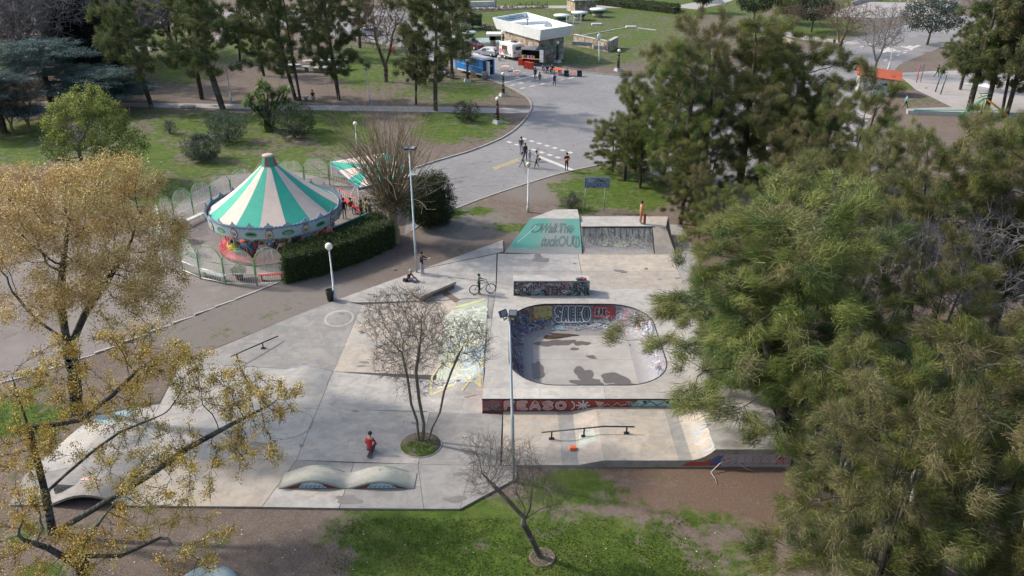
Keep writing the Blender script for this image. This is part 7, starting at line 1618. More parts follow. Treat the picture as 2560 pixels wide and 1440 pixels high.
# round drum tables with white tops
DGM = MATS['dark_green_metal']
for q in [(1448,50,'white topped round drum nearest the square pillar', 4.4),(1494,42,'white topped round drum farthest right', 4.4),(1405,58,'white topped round drum partly behind the kiosk roof', 4.6),(1171,99,'white topped round drum near the parked motorbikes', 4.4)]:
    p = G(q[0], q[1]); k = q[3]/4.4*(p.y/165); t = thing('drum_skylight', q[2], 'skylight', tuple(p), 0, 'round skylights on the lawn'); MB().lathe([(1.0*k, 0), (1.0*k, .9*k)], 20).build('stone_base', STN, t); MB().lathe([(.95*k, .7*k), (1.15*k, .75*k), (1.55*k, 1.35*k)], 24).build('green_bowl', DGM, t); MB().lathe([(1.55*k, 1.3*k), (1.62*k, 1.4*k), (1.6*k, 1.55*k), (.01, 1.62*k)], 28).build('white_top', ROOFT, t)
p = G(1453, 28); t = thing('square_pillar', 'square stone block with a white slab top at the far lawn', 'skylight', tuple(p), .3); MB().box(0, 0, 1.3, 5.2, 5.2, 2.8).build('stone_base', STN, t); MB().box(0, 0, 2.9, 6.2, 6.2, .5).build('white_top', ROOFT, t)
p = G(1148, 72); t = thing('square_pillar', 'square stone block with a white slab half hidden by the big tree', 'skylight', tuple(p), .3); MB().box(0, 0, 1.2, 4, 4, 2.6).build('stone_base', STN, t); MB().box(0, 0, 2.7, 5, 5, .4).build('white_top', ROOFT, t)
p = G(1200, 108); t = thing('low_glass_roof', 'low green glass roof set in the ground left of the kiosk', 'roof light', tuple(p), .15)
MB().box(0, 0, .25, 7, 5, .5).build('frame', ROOFW, t); [MB().box(-2.6+1.3*k, 0, .53, 1.22, 4.6, .06).build('pane', M('green_glass', (.16, .26, .22), .2, .2, 2, 0), t) for k in range(5)]
p = G(1190, 17); wall([(1150,18),(1228,16)], 1.2, 1.4, 'low jagged concrete block at the top of the view left of the kiosk', 'concrete_block', PL, False, 'block')
# mural hut
p = G(2186, 238); hut = thing('mural_hut', 'small hut covered in colourful mural with a red pitched roof', 'building', (p.x, p.y, 0), -.25); hut.scale = (.74, .74, .8)
hw = 3.4; MB().box(0, 1.6, 1.5, 2*hw-1, 3.2, 3.1).build('wall', M('white_mural_wall', (.50, .50, .48), .8, .2), hut)
P = Print(lambda u, v, l: (-2.85+u, -.01-l, v)); rr_ = random.Random(12)
for k in range(70): x, y = rr_.uniform(0, 5.5), rr_.uniform(.1, 2.8); P.poly([(x, y), (x+rr_.uniform(.2, .6), y+rr_.uniform(-.1, .1)), (x+rr_.uniform(.1, .5), y+rr_.uniform(.2, .5)), (x-.1, y+.3)], [(0, 1, 2, 3)], rr_.choice([(.04, .04, .05), (.1, .35, .4), (.45, .06, .15), (.55, .5, .45), (.1, .15, .3), (.55, .55, .55), (.25, .3, .3)]))
P.build(hut, local=True)
for s, nm in ((1, 0), (-1, 1)):
    MB().add([(-hw-.2, -.7, 3.3), (hw+.6, -.7, 2.6), (hw+.6, 1.6, 3.7), (-hw-.2, 1.6, 4.4), (-hw-.2, -.7, 3.16), (hw+.6, -.7, 2.46)] if s > 0 else [(-hw-.2, 4, 3.3), (hw+.6, 4, 2.6), (hw+.6, 1.6, 3.7), (-hw-.2, 1.6, 4.4), (-hw-.2, 4, 3.16), (hw+.6, 4, 2.46)], [(0, 1, 2, 3), (4, 5, 1, 0)]).build('roof', M('red_roof', (.42, .10, .05), .8, .3, 4, .3), hut)
# playground: A-frame, slide, signs, wall
p = G(2447, 296); sl2 = thing('slide', 'playground frame with a red and yellow slide and green legs', 'slide', tuple(p)); GP_ = M('green_play_paint', (.05, .32, .12), .5); RP_ = M('red_play_paint', (.45, .04, .02), .5); YP_ = M('orange_play_paint', (.60, .32, .03), .5); TP_ = M('teal_play_paint', (.05, .33, .28), .5)
for x, y, m in ((-2.4, -.9, GP_), (-1.9, 1.0, GP_), (-.2, -1.4, GP_), (.7, .9, RP_)): MB().tube((x, y, 0), (0, 0, 2.4), .07, n=6).build('leg', m, sl2)
for a_, b_ in (((-.5, -.4, 2.3), (.5, -.4, 2.6)), ((-.5, .4, 2.3), (.5, .4, 2.6)), ((-.5, -.4, 2.6), (-.5, .4, 2.9)), ((.3, -.4, 2.9), (.3, .4, 2.9)), ((-.6, 0, 2.9), (.6, 0, 2.9))): MB().tube(a_, b_, .05, n=5).build('rail', GP_, sl2)
MB().add([(.2, -.35, 2.3), (3.0, -.75, .35), (3.1, -.35, .35), (.3, .0, 2.3)], [(0, 1, 2, 3)]).build('slide_bed', YP_, sl2); MB().tube((.2, 0, 2.35), (3.1, -.3, .42), .11, n=6).build('side_rail', RP_, sl2); MB().tube((.15, -.38, 2.3), (2.95, -.8, .40), .07, n=6).build('side_rail', YP_, sl2)
w1 = wall([(2270,286),(2420,290),(2580,293)], .5, .25, 'low playground wall with a teal painted top', 'low_wall', PL, False)
MB().box(6, -.2, .56, 11, .28, .06, -.02).build('coping', TP_, w1)
for (x, y, lb, h, cc1) in ((2296,206,'sign with two red legs on the paved yard',2.6,RP_),):
    p = G(x, y); t = thing('yard_sign', lb, 'sign', tuple(p), .3)
    for s in (-.35, .35): MB().tube((s, 0, 0), (s, 0, h), .06, n=6).build('leg', cc1, t)
    MB().box(0, 0, h-.6, .6, .06, 1.0).build('panel', M('pale_sign', (.5, .52, .58), .5), t)
for i, (x, y) in enumerate(((2338,230),(2351,236))): p = G(x, y); mesh_thing(MB().tube((0, 0, 0), (.25, 0, 2.4), .08, n=8).sphere(.25, 0, 2.42, .09, 8, 5), 'exercise_pole', M('blue_grey_pole', (.05, .08, .10), .4), ['left leaning dark exercise pole on the yard', 'right leaning dark exercise pole on the yard'][i], 'pole', tuple(p))
c = G(2450, 215); blob(c.x, c.y, 2.6, 1.8, .045, 3, ROOFT, 'court_marking', path_d, .02, False)
wall([(2128,14),(2162,4),(2200,1)], .9, .5, 'low wall at the left side of the far court', 'low_wall', PL, False); wall([(2345,36),(2390,14)], .9, .5, 'low wall at the right side of the far court', 'low_wall', PL, False)
A, B = G(2190, 1), G(2395, 17); d = B-A; t = thing('court_rail', 'white metal rail along the back of the far court', 'railing', tuple(A)); MB().tube((0, 0, 1.1), (d.x, d.y, 1.1), .08, n=5).build('top_rail', ROOFW, t); [MB().tube((d.x*i/10, d.y*i/10, 0), (d.x*i/10, d.y*i/10, 1.1), .07, n=5).build('post', ROOFW, t) for i in range(11)]
wall([(1958,106),(1976,112),(1980,118)], .9, .5, 'low stone planter wall by the far kerb', 'planter_wall', STN, False); p = G(1920, 63); t = thing('stone_bench', 'flat stone bench under the far trees', 'bench', tuple(p)); MB().box(0, 0, .45, 3, .7, .14).build('seat', PL, t); [MB().box(s, 0, .2, .3, .5, .45).build('leg', PL, t) for s in (-1, 1)]
p = G(1780, 8); t = thing('monument', 'pale angular stone monument at the top edge', 'monument', tuple(p)); MB().box(0, 0, .5, 6, 3.4, 1.0, taper=.7).build('base', PL, t); MB().box(.4, 0, 1.5, 3, 1.4, 1.2, taper=.6).build('block', ROOFT, t)
# ------------------------------------------------- vehicles
RUB = M('tyre_rubber', (.02, .02, .02), .85, .2); CHR = M('wheel_silver', (.35, .35, .36), .35, .2, 4, 0, .6); GL = glass()
def wheel(t, x, y, r, w=.2, side=1):
    wv = MB().lathe([(r*.62, -w/2), (r*.95, -w/2), (r, -w/3), (r, w/3), (r*.95, w/2), (r*.62, w/2)], 16).mesh('wheel_mesh', RUB); o = link('wheel', wv, t, (x, y, r)); o.rotation_euler = (math.pi/2, 0, 0)
    h = MB().lathe([(.01, 0), (r*.62, .0), (r*.62, -.02*side), (.01, -.03*side)], 12).build('rim', CHR, o, (0, 0, -side*w*.4)); return o
def car(px, py, rz, col, label, L=4.0, Wd_=1.7, hatch=True):
    p = G(px, py); t = thing('parked_car', label, 'car', tuple(p), rz, 'parked cars'); pm = M('car_paint_%d' % int(col[0]*1000+col[2]*77), col, .3, .08, 3, 0, .3)
    prof = [(-L/2, .35), (-L/2, .75), (-L/2+.08, .92), (-L*.36, 1.38), (-L*.22, 1.46), (L*.08, 1.42), (L*.26, .98), (L*.44, .84), (L/2, .66), (L/2, .35)] if hatch else [(-L/2, .35), (-L/2, .80), (-L*.36, .95), (-L*.26, 1.38), (-L*.1, 1.44), (L*.08, 1.42), (L*.25, .98), (L*.44, .84), (L/2, .66), (L/2, .35)]
    n = len(prof); vs = []; Wt = lambda z: Wd_/2*(1 if z < .95 else 1-.30*(z-.95)/.5)
    for s in (-1, -.0, 1):
        for x, z in prof: vs.append((x, s*Wt(z), z+(.03 if s == 0 and z > .8 else 0)))
    fs = [(r*n+i, r*n+i+1, (r+1)*n+i+1, (r+1)*n+i) for r in range(2) for i in range(n-1)]+[tuple(range(n)), tuple(reversed(range(2*n, 3*n)))]
    b = MB().add(vs, fs).build('body', pm, t); bevel(b, .06, 2)
    for s in (-1, 1):
        y = lambda z: s*(Wt(z)+.012)
        for (x0, x1, x2, x3) in ((-L*.33, -L*.10, -L*.10, -L*.27), (-L*.08, L*.20, L*.08, -L*.08)): MB().add([(x0, y(.98), .98), (x1, y(.98), .98), (x2, y(1.33), 1.33), (x3, y(1.33), 1.33)], [(0, 1, 2, 3)] if s < 0 else [(3, 2, 1, 0)]).build('side_window', GL, t)
        MB().box(L/2-.06, s*.6, .72, .16, .3, .14).build('headlight', M('lamp_clear', (.5, .52, .54), .2), t); MB().box(-L/2+.02, s*.66, .85, .1, .2, .26).build('tail_light', M('lamp_red', (.30, .02, .02), .3), t); MB().box(L*.14, s*(Wd_/2+.06), 1.0, .12, .14, .1).build('mirror', pm, t)
    f = .02; MB().add([(L*.245+f, -.62, 1.02), (L*.245+f, .62, 1.02), (L*.09+f, .56, 1.405), (L*.09+f, -.56, 1.405)], [(0, 1, 2, 3)]).build('windscreen', GL, t)
    rx = (-L/2+.11, -L*.355) if hatch else (-L*.355, -L*.27); MB().add([(rx[0]-f, -.6, .98), (rx[0]-f, .6, .98), (rx[1]-f, .55, 1.36), (rx[1]-f, -.55, 1.36)], [(3, 2, 1, 0)]).build('rear_window', GL, t)
    MB().box(L/2, 0, .45, .1, Wd_*.9, .2).build('bumper', M('bumper_grey', (.08, .08, .085), .6), t); MB().box(-L/2, 0, .45, .1, Wd_*.9, .2).build('bumper', MATS['bumper_grey'], t)
    for x in (-L*.31, L*.31):
        for s in (-1, 1): wheel(t, x, s*(Wd_/2-.06), .31, .2, s)
    return t
car(1218,140,math.radians(152),(.48,.50,.53),'silver hatchback parked behind the white caravan',3.9)
car(1176,123,math.radians(150),(.16,.05,.07),'maroon car parked beyond the silver hatchback',4.3,1.7,False); car(1128,112,math.radians(150),(.45,.48,.50),'pale car half hidden by the big tree',4.3,1.7,False)
car(1075,172,math.radians(160),(.55,.56,.58),'white car behind the big two stemmed tree',4.2,1.7,False); car(380,48,math.radians(10),(.45,.50,.55),'pale car far away at the top left',4.3); car(1140,74,math.radians(150),(.4,.45,.5),'small grey car near the half hidden stone block',4.0); car(2335,2,math.radians(4),(.06,.1,.2),'dark blue car at the very top of the view',4.3,1.7,False)
car(25,70,0,(.1,.2,.4),'blue car among the trees at the top left corner',4.2); car(15,105,.1,(.35,.05,.04),'red car among the trees at the left edge',4.2); car(930,88,.2,(.5,.5,.52),'white van like car beyond the brown bare tree',4.6)
# caravan
a_, b_ = G(1246, 144), G(1282, 153); d_ = (b_-a_).normalized(); rz_ = math.atan2(d_.y, d_.x); p = b_+Vector((-d_.y, d_.x, 0))*1.05-d_*1.9
cv = thing('food_caravan', 'white caravan with an open serving hatch and a pink round logo', 'caravan', tuple(p), rz_)
prof = [(-1.9, .5), (-2.0, 1.0), (-1.9, 2.3), (-1.6, 2.62), (1.5, 2.62), (1.8, 2.4), (1.95, 1.2), (1.9, .5)]; vs = [(x, y, z) for y in (-1.05, 1.05) for x, z in prof]; n = 8
WPV = M('white_van_paint', (.68, .68, .69), .35, .08, 2, 0); b = MB().add(vs, [tuple(range(n)), tuple(reversed(range(n, 2*n)))]+[(i, n+i, n+(i+1) % n, (i+1) % n) for i in range(n)]).build('body', WPV, cv); bevel(b, .15, 3)
MB().box(-.35, -1.06, 1.75, 1.35, .06, .75).build('serving_hatch', M('dark_interior', (.05, .03, .03), .8), cv); MB().box(-.35, -1.25, 1.33, 1.5, .45, .06).build('counter', M('counter_wood', (.4, .28, .18), .6), cv)
for k in range(8): MB().lathe([(.05, 0), (.07, .15), (.03, .2)], 7, -.95+k*.17, -1.25, 1.36, c=[(.5, .3, .2), (.55, .5, .4), (.3, .1, .08)][k % 3]).build('goods', M('goods_paint', None, .6, .1), cv)
MB().box(1.97, 0, 1.9, .05, 1.0, .5).build('rear_window', GL, cv); MB().box(1.98, -.7, 1.25, .05, .35, .2).build('tail_light', MATS['lamp_red'], cv); MB().box(1.98, .7, 1.25, .05, .35, .2).build('tail_light', MATS['lamp_red'], cv); MB().box(1.99, .1, .95, .03, .3, .2).build('number_plate', M('pink_plate', (.45, .2, .28), .5), cv)
P = Print(lambda u, v, l: (-1.9+u, -1.06-l*2, v)); P.poly([(.42+.34*math.cos(t), 1.2+.36*math.sin(t)) for t in np.linspace(0, 6.28, 17)[:-1]], [tuple(range(16))], (.55, .03, .28)); P.poly([(.42+.2*math.cos(t), 1.2+.22*math.sin(t)) for t in np.linspace(0, 6.28, 17)[:-1]], [tuple(range(16))], (.6, .2, .4)); P.rect(3.0, .75, 3.35, 1.05, (.08, .35, .33)); P.text('YOY', 1.6, .7, .75, .4, (.3, .4, .4), None, .0, .02, 1)
for k in range(4): P.stroke([(.15+.1*k, 1.75), (.15+.1*k, 2.25)], .03, (.35, .35, .36))
P.build(cv, 'lettering', None, True)
MB().box(.5, .2, 2.72, .9, .7, .18).build('roof_vent', M('vent_black', (.05, .05, .055), .5), cv); MB().lathe([(.22, 0), (.22, .08), (.1, .1)], 12, .5, .2, 2.8).build('roof_fan', MATS['vent_black'], cv)
for s in (-1, 1): wheel(cv, -.3, s*.98, .33, .2, s)
MB().tube((-2.0, 0, .5), (-3.0, 0, .45), .05).build('drawbar', MATS['dark_steel'], cv); MB().tube((1.6, -.9, 0), (1.6, -.9, .5), .04).build('prop_leg', MATS['dark_steel'], cv)
pt = G(1248, 152); mesh_thing(MB().lathe([(.25, 0), (.3, .7), (.31, .72)], 14), 'white_tub', WPV, 'white plastic tub by the caravan wheel', 'tub', tuple(pt))
# blue box trailer
a, b_ = G(1137, 176), G(1238, 190); rz = math.radians(-33)
a_, b_ = G(1140, 179), G(1206, 197); d_ = (b_-a_).normalized(); rz = math.atan2(d_.y, d_.x); p = b_+Vector((-d_.y, d_.x, 0))*1.0
bt = thing('box_trailer', 'bright blue box trailer with a white roof and an open rear door', 'trailer', tuple(p), rz)
BLP = M('blue_panel', (.015, .17, .48), .4, .15, 3, 0); BLD = M('dark_blue_panel', (.02, .05, .14), .4, .15)
for k in range(6): MB().box(-6.3+.0+k*1.15+.2, -1.0, 1.55, 1.12, .06, 2.0).build('side_panel', BLP, bt); MB().box(-6.3+k*1.15+.2, 1.0, 1.55, 1.12, .06, 2.0).build('side_panel', BLP, bt)
MB().box(-3.2, -1.035, 1.5, 6.9, .02, .035).build('trim_strip', WPV, bt); MB().box(-3.25, 0, 2.62, 7.0, 2.15, .1).box(-3.25, 0, 2.72, 6.6, 1.7, .1).build('roof', M('trailer_roof', (.55, .53, .56), .5, .2, 1), bt); MB().box(-3.25, 0, .5, 6.9, 2.0, .08).build('chassis', MATS['dark_steel'], bt)
MB().box(.22, -.72, 1.55, .06, .5, 2.0).build('rear_panel', BLD, bt); MB().box(.22, .85, 1.55, .06, .25, 2.0).build('rear_panel', BLP, bt); MB().box(-6.8, 0, 1.55, .06, 2.0, 2.0).build('front_panel', BLP, bt)
MB().box(-.3, .1, 1.4, .4, 1.1, 1.7).build('dark_interior', MATS['dark_interior'], bt); MB().box(.65, -.48, 1.5, .85, .06, 1.9).build('door', WPV, bt); MB().box(.24, .2, 1.7, .1, .7, .05).build('shelf', WPV, bt)
for x in (-2.6, -3.6):
    for s in (-1, 1): wheel(bt, x, s*.95, .34, .2, s)
MB().box(-3.0, -1.06, .55, 6.4, .05, .14).build('skirt', WPV, bt)
mesh_thing(MB().box(0, 0, .4, 1.0, .08, .95, mat=Matrix.Rotation(.3, 3, 'X')), 'sandwich_board', M('card_brown', (.42, .33, .22), .8, .3), 'tan signboard leaning beside the blue trailer', 'sign', tuple(G(1184, 192)), -.4)
t = thing('waste_bin', 'grey bin full of boxes behind the blue trailer', 'bin', tuple(G(1211, 198))); MB().lathe([(.3, 0), (.36, .9), (.38, .92)], 12).build('bin_body', M('grey_plastic', (.4, .4, .4), .5), t); MB().box(0, 0, .98, .4, .35, .25, .4).build('box', MATS['card_brown'], t)
# food cart, black with red counters
p = G(1325, 164); fc = thing('food_cart', 'black food stall cart with a sloping roof and white side flap', 'food stall', tuple(p), math.radians(-24)); BKP = M('black_cart', (.018, .018, .02), .5, .2)
MB().box(.2, .9, .7, 3.0, 1.4, .7).build('base_cabinet', BKP, fc); MB().box(-1.4, .9, 1.6, .1, 1.6, 1.4).build('side_panel', BKP, fc); MB().box(1.6, .9, 1.5, .1, 1.6, 1.9).build('side_panel', BKP, fc); MB().box(.1, 1.65, 1.6, 3.0, .08, 1.4).build('back_panel', BKP, fc)
MB().add([(-1.6, -.1, 2.35), (.8, -.1, 2.35), (1.1, .9, 2.95), (-1.6, .9, 2.6), (1.7, 1.8, 2.3), (-1.6, 1.8, 2.3), (1.7, -.1, 2.3)], [(0, 1, 2, 3), (3, 2, 4, 5), (1, 6, 4, 2)]).build('roof', M('grey_cart_roof', (.10, .11, .12), .4), fc)
for k in range(3): MB().box(1.95, -.15, .95+k*.62, .62, .06, .58).build('flap_panel', WPV, fc)
MB().box(.2, -.1, 1.08, 2.9, .6, .06).build('counter', M('orange_wood', (.5, .28, .12), .6), fc)
for i, (x, c) in enumerate(((-1.2, (.5, .4, .1)), (-.8, (.1, .1, .1)), (-.3, (.5, .3, .4)), (.2, (.4, .2, .3)), (.6, (.3, .25, .15)))): MB().box(x, .0, 1.3, .32, .3, .4+.1*(i % 2), c=c).build('goods', MATS['goods_paint'], fc)
RDC = M('red_counter', (.40, .035, .02), .5, .2)
for i, (x, y) in enumerate(((1303,163),(1317,171),(1327,173))): p = G(x, y); o = mesh_thing(MB().box(0, 0, .5, .75, .65, 1.0), 'bar_counter', RDC, ['red bar counter at the left end of the stall', 'red bar counter with a pale logo in the middle', 'red bar counter nearest the road'][i], 'counter', tuple(p), -.4, 'red bar counters')
# tables and chairs
def table(px, py, col, label, h=.74, w=.9, rz=0): p = G(px, py); t = thing('cafe_table', label, 'table', tuple(p), rz); MB().box(0, 0, h, w, w, .04).build('top', col, t); [MB().tube((sx*w*.4, sy*w*.4, 0), (sx*w*.4, sy*w*.4, h), .025, n=5).build('leg', WPV, t) for sx in (-1, 1) for sy in (-1, 1)]; return p
def chair(p, dx, dy, rz, col, label, g, leg=None):
    t = thing('cafe_chair', label, 'chair', (p.x+dx, p.y+dy, p.z), rz, g); MB().box(0, 0, .44, .42, .42, .04).build('seat', col, t); MB().box(0, .21, .68, .42, .04, .40).build('backrest', col, t); [MB().tube((sx*.18, sy*.18, 0), (sx*.18, sy*.18, .44), .018, n=4).build('leg', leg or col, t) for sx in (-1, 1) for sy in (-1, 1)]
PKT = M('salmon_table', (.62, .33, .22), .6); RTB = M('red_table', (.60, .08, .03), .5)
for (x, y, nm) in ((1264,178,'farther'), (1293,190,'nearer')):
    p = table(x, y, PKT, 'salmon square table, the %s of the two by the blue trailer' % nm, rz=.2, w=1.1)
    for i, (dx, dy, rz, wh) in enumerate(((-.95, .1, math.pi/2, 'left'), (.95, -.1, -math.pi/2, 'right'), (.45, .85, 0, 'behind'), (-.4, .95, .1, 'behind left'))): chair(p, dx, dy, rz, WPV, 'white chair %s of the %s salmon table' % (wh, nm), 'white cafe chairs')
p = table(1394,186,RTB,'red table beside the three seated people',rz=-.1,w=1.4)
p2 = table(1432,190,RTB,'low red table between two black armchairs',.5,.8)
for i, (dx, dy, rz, wh) in enumerate(((-.9, -.6, 1, 'left'), (.2, -1.1, 3.1, 'near'), (1.2, -.3, -1.5, 'right'), (-.6, .8, 0, 'behind'))): chair(p, dx, dy, rz, [BKP, RTB, BKP, BKP][i], '%s chair %s of the red table' % (['black', 'red', 'black', 'black'][i], wh), 'chairs round the red table')
for s in (-1, 1):
    t = thing('armchair', 'low black armchair at the %s of the low red table' % ('left' if s < 0 else 'right'), 'armchair', (p2.x+s*.95, p2.y-.3, p2.z)); MB().box(0, 0, .25, .7, .7, .35).build('seat', BKP, t); MB().box(0, .32, .55, .7, .12, .5).build('backrest', BKP, t); [MB().box(q*.3, 0, .5, .1, .6, .2).build('armrest', BKP, t) for q in (-1, 1)]
# motorbikes and cargo trike
def motorbike(px, py, rz, col, label):
    p = G(px, py); t = thing('motorbike', label, 'motorbike', tuple(p), rz, 'parked motorbikes'); pm = M('bike_paint_%d' % int(col[0]*100), col, .4)
    for x in (-.65, .65): o = MB().torus((x, 0, .32), (0, 1, 0), .27, .06, 18, 6).build('wheel', RUB, t); MB().lathe([(.05, -.06), (.05, .06)], 6).build('hub', CHR, o, (x, 0, .32)).rotation_euler = (math.pi/2, 0, 0)
    MB().path([(-.35, 0, .75), (0, 0, .82), (.3, 0, .88)], [.10, .18, .12], 7).build('fuel_tank', pm, t); MB().box(-.45, 0, .82, .75, .25, .10).build('seat', MATS['black_plastic'], t); MB().box(0, 0, .45, .45, .25, .4).build('engine', CHR, t)
    MB().tube((.65, 0, .32), (.42, 0, 1.0), .04).build('fork', CHR, t); MB().tube((.40, -.35, 1.05), (.40, .35, 1.05), .025).build('handlebar', MATS['black_plastic'], t); MB().sphere(.55, 0, .92, .11, 10, 6).build('headlight', CHR, t); MB().box(.68, 0, .66, .4, .12, .03).build('mudguard', pm, t); MB().box(-.7, 0, .68, .4, .14, .03).build('mudguard', pm, t)
motorbike(1212,73,.2,(.35,.03,.05),'red motorbike next to the black cargo trike'); motorbike(1222,76,.3,(.3,.02,.06),'maroon motorbike in the middle of the parked row'); motorbike(1232,77,.1,(.45,.04,.08),'bright red motorbike nearest the kiosk')
p = G(1189, 71); t = thing('cargo_trike', 'black cargo trike with a tall box at the back', 'cargo trike', tuple(p)); MB().box(-.3, 0, 1.1, 1.9, 1.2, 1.0).build('cargo_box', BKP, t); MB().box(.8, 0, 1.5, .9, 1.1, 1.9).build('cargo_box', BKP, t)
for x, y in ((-.8, -.6), (-.8, .6), (1.0, -.5)): MB().torus((x, y, .35), (0, 1, 0), .3, .06, 16, 6).build('wheel', RUB, t)
t = thing('motorbike', 'red motorbike half seen left of the big two stemmed tree', 'motorbike', tuple(G(980, 137)), 1.2); MB().box(0, 0, 1.0, .8, .7, .6).build('carrier_box', RTB, t); MB().torus((-.7, 0, .32), (0, 1, 0), .27, .06, 14, 5).build('wheel', RUB, t); MB().torus((.7, 0, .32), (0, 1, 0), .27, .06, 14, 5).build('wheel', RUB, t); MB().path([(-.6, 0, .6), (.6, 0, .7)], [.15, .12], 7).build('body', BKP, t)
# waste container shapes, street furniture at the left lawn (orange playground ring posts)
for i, (x, y) in enumerate(((720,110),(734,108))):
    p = G(x, y); t = thing('play_post', ['orange play post at the left of the pair behind the trees', 'orange play post topped by a ring behind the trees'][i], 'play post', tuple(p)); h = HT(p, 78-i*4); MB().tube((0, 0, 0), (0, 0, h), .12, n=6).build('post', M('orange_play', (.55, .10, .03), .5), t); MB().torus((0, 0, h), (0, 1, 0), .5-.25*(1-i), .14, 16, 6).build('ring', MATS['orange_play'], t)
# ------------------------------------------------- people
def person_mesh(pose, H=1.72):
    """joints in metres for a 1.72 m figure facing -Y"""
    J = {'pel': (0, 0, .93), 'spi': (0, .01, 1.12), 'che': (0, 0, 1.32), 'nek': (0, .01, 1.47), 'hd0': (0, -.01, 1.56), 'hd1': (0, -.02, 1.66),
         'shL': (.17, 0, 1.40), 'elL': (.22, .02, 1.13), 'wrL': (.22, -.05, .89), 'haL': (.22, -.07, .82), 'shR': (-.17, 0, 1.40), 'elR': (-.22, .02, 1.13), 'wrR': (-.22, -.05, .89), 'haR': (-.22, -.07, .82),
         'hiL': (.09, 0, .90), 'knL': (.10, -.02, .50), 'anL': (.10, .02, .09), 'toL': (.11, -.15, .05), 'hiR': (-.09, 0, .90), 'knR': (-.10, -.02, .50), 'anR': (-.10, .02, .09), 'toR': (-.11, -.15, .05)}
    if pose == 'walk': J.update(knL=(.09, -.17, .53), anL=(.09, -.26, .13), toL=(.10, -.42, .13), knR=(-.09, .08, .50), anR=(-.09, .34, .16), toR=(-.09, .22, .05), elL=(.22, .14, 1.15), wrL=(.22, .16, .92), haL=(.22, .14, .85), elR=(-.22, -.10, 1.15), wrR=(-.21, -.27, .98), haR=(-.21, -.32, .93))
    if pose == 'reach': J.update(elR=(-.26, -.22, 1.33), wrR=(-.16, -.46, 1.36), haR=(-.12, -.55, 1.38), elL=(.24, -.18, 1.27), wrL=(.08, -.42, 1.34), haL=(.03, -.50, 1.36))
    if pose == 'phone': J.update(elR=(-.24, -.05, 1.14), wrR=(-.12, -.26, 1.22), haR=(-.07, -.32, 1.26), elL=(.24, -.05, 1.14), wrL=(.12, -.26, 1.18), haL=(.06, -.32, 1.20), hd1=(0, -.06, 1.65))
    if pose in ('sit', 'ground', 'tuck'):
        dz = -.46 if pose == 'sit' else -.80; 
        for k in list(J):
            if k[:2] not in ('kn', 'an', 'to'): x, y, z = J[k]; J[k] = (x, y, z+dz)
        if pose == 'sit': J.update(knL=(.12, -.42, .48), anL=(.12, -.42, .10), toL=(.12, -.58, .05), knR=(-.12, -.42, .48), anR=(-.12, -.40, .10), toR=(-.12, -.56, .05), elL=(.23, -.06, .70), wrL=(.14, -.28, .60), haL=(.12, -.35, .58), elR=(-.23, -.06, .70), wrR=(-.14, -.28, .60), haR=(-.12, -.35, .58))
        elif pose == 'ground': J.update(knL=(.16, -.42, .34), anL=(.12, -.72, .09), toL=(.12, -.86, .08), knR=(-.18, -.38, .36), anR=(-.10, -.66, .09), toR=(-.1, -.80, .08), che=(0, -.08, .50), nek=(0, -.13, .64), hd0=(0, -.18, .72), hd1=(0, -.21, .82), shL=(.17, -.08, .57), shR=(-.17, -.08, .57), elL=(.24, -.2, .36), wrL=(.14, -.42, .36), haL=(.1, -.49, .37), elR=(-.24, -.2, .36), wrR=(-.14, -.42, .38), haR=(-.1, -.49, .38))
        else:
            for k in ('spi', 'che', 'nek', 'hd0', 'hd1', 'shL', 'shR'): x, y, z = J[k]; J[k] = (x, y-.35*(z-.15), z+.12)
            J['pel'] = (0, 0, .20); J['hiL'] = (.09, 0, .19); J['hiR'] = (-.09, 0, .19); J.update(knL=(.2, -.40, .34), anL=(.10, -.22, .10), toL=(.1, -.36, .06), knR=(-.2, -.40, .34), anR=(-.12, -.2, .10), toR=(-.12, -.34, .06), elL=(.26, -.26, .38), wrL=(.22, -.46, .22), haL=(.2, -.54, .18), elR=(-.26, -.26, .38), wrR=(-.22, -.46, .22), haR=(-.2, -.54, .18))
    R = {'pel': .135, 'spi': .125, 'che': .145, 'nek': .055, 'hd0': .075, 'hd1': .095, 'sh': .07, 'el': .047, 'wr': .032, 'ha': .03, 'hi': .095, 'kn': .062, 'an': .045, 'to': .036}
    E = [('pel', 'spi', 1), ('spi', 'che', 1), ('che', 'nek', 1), ('nek', 'hd0', 0), ('hd0', 'hd1', 0)]
    for s in 'LR': E += [('che', 'sh'+s, 1), ('sh'+s, 'el'+s, 1), ('el'+s, 'wr'+s, 1), ('wr'+s, 'ha'+s, 0), ('pel', 'hi'+s, 2), ('hi'+s, 'kn'+s, 2), ('kn'+s, 'an'+s, 2), ('an'+s, 'to'+s, 3)]
    names = list(J); names.remove('pel'); names = ['pel']+names; sc = H/1.72
    me = bpy.data.meshes.new('sk'); me.from_pydata([tuple(c*sc for c in J[n]) for n in names], [(names.index(a), names.index(b)) for a, b, m in E], [])
    ob = bpy.data.objects.new('sk', me); COL.objects.link(ob); md = ob.modifiers.new('s', 'SKIN'); me.skin_vertices or me.skin_vertices.new() if hasattr(me.skin_vertices, 'new') else None
    for i, n in enumerate(names):
        r = (R.get(n) or R[n[:2]])*sc; sv = me.skin_vertices[0].data[i]; sv.radius = (r, r*(.72 if n in ('pel', 'spi', 'che') else 1)); sv.use_root = (n == 'pel')
    sb_ = ob.modifiers.new('b', 'SUBSURF'); sb_.levels = 1; sb_.render_levels = 1
    dg = bpy.context.evaluated_depsgraph_get(); out = bpy.data.meshes.new_from_object(ob.evaluated_get(dg)); bpy.data.objects.remove(ob)
    mi = []
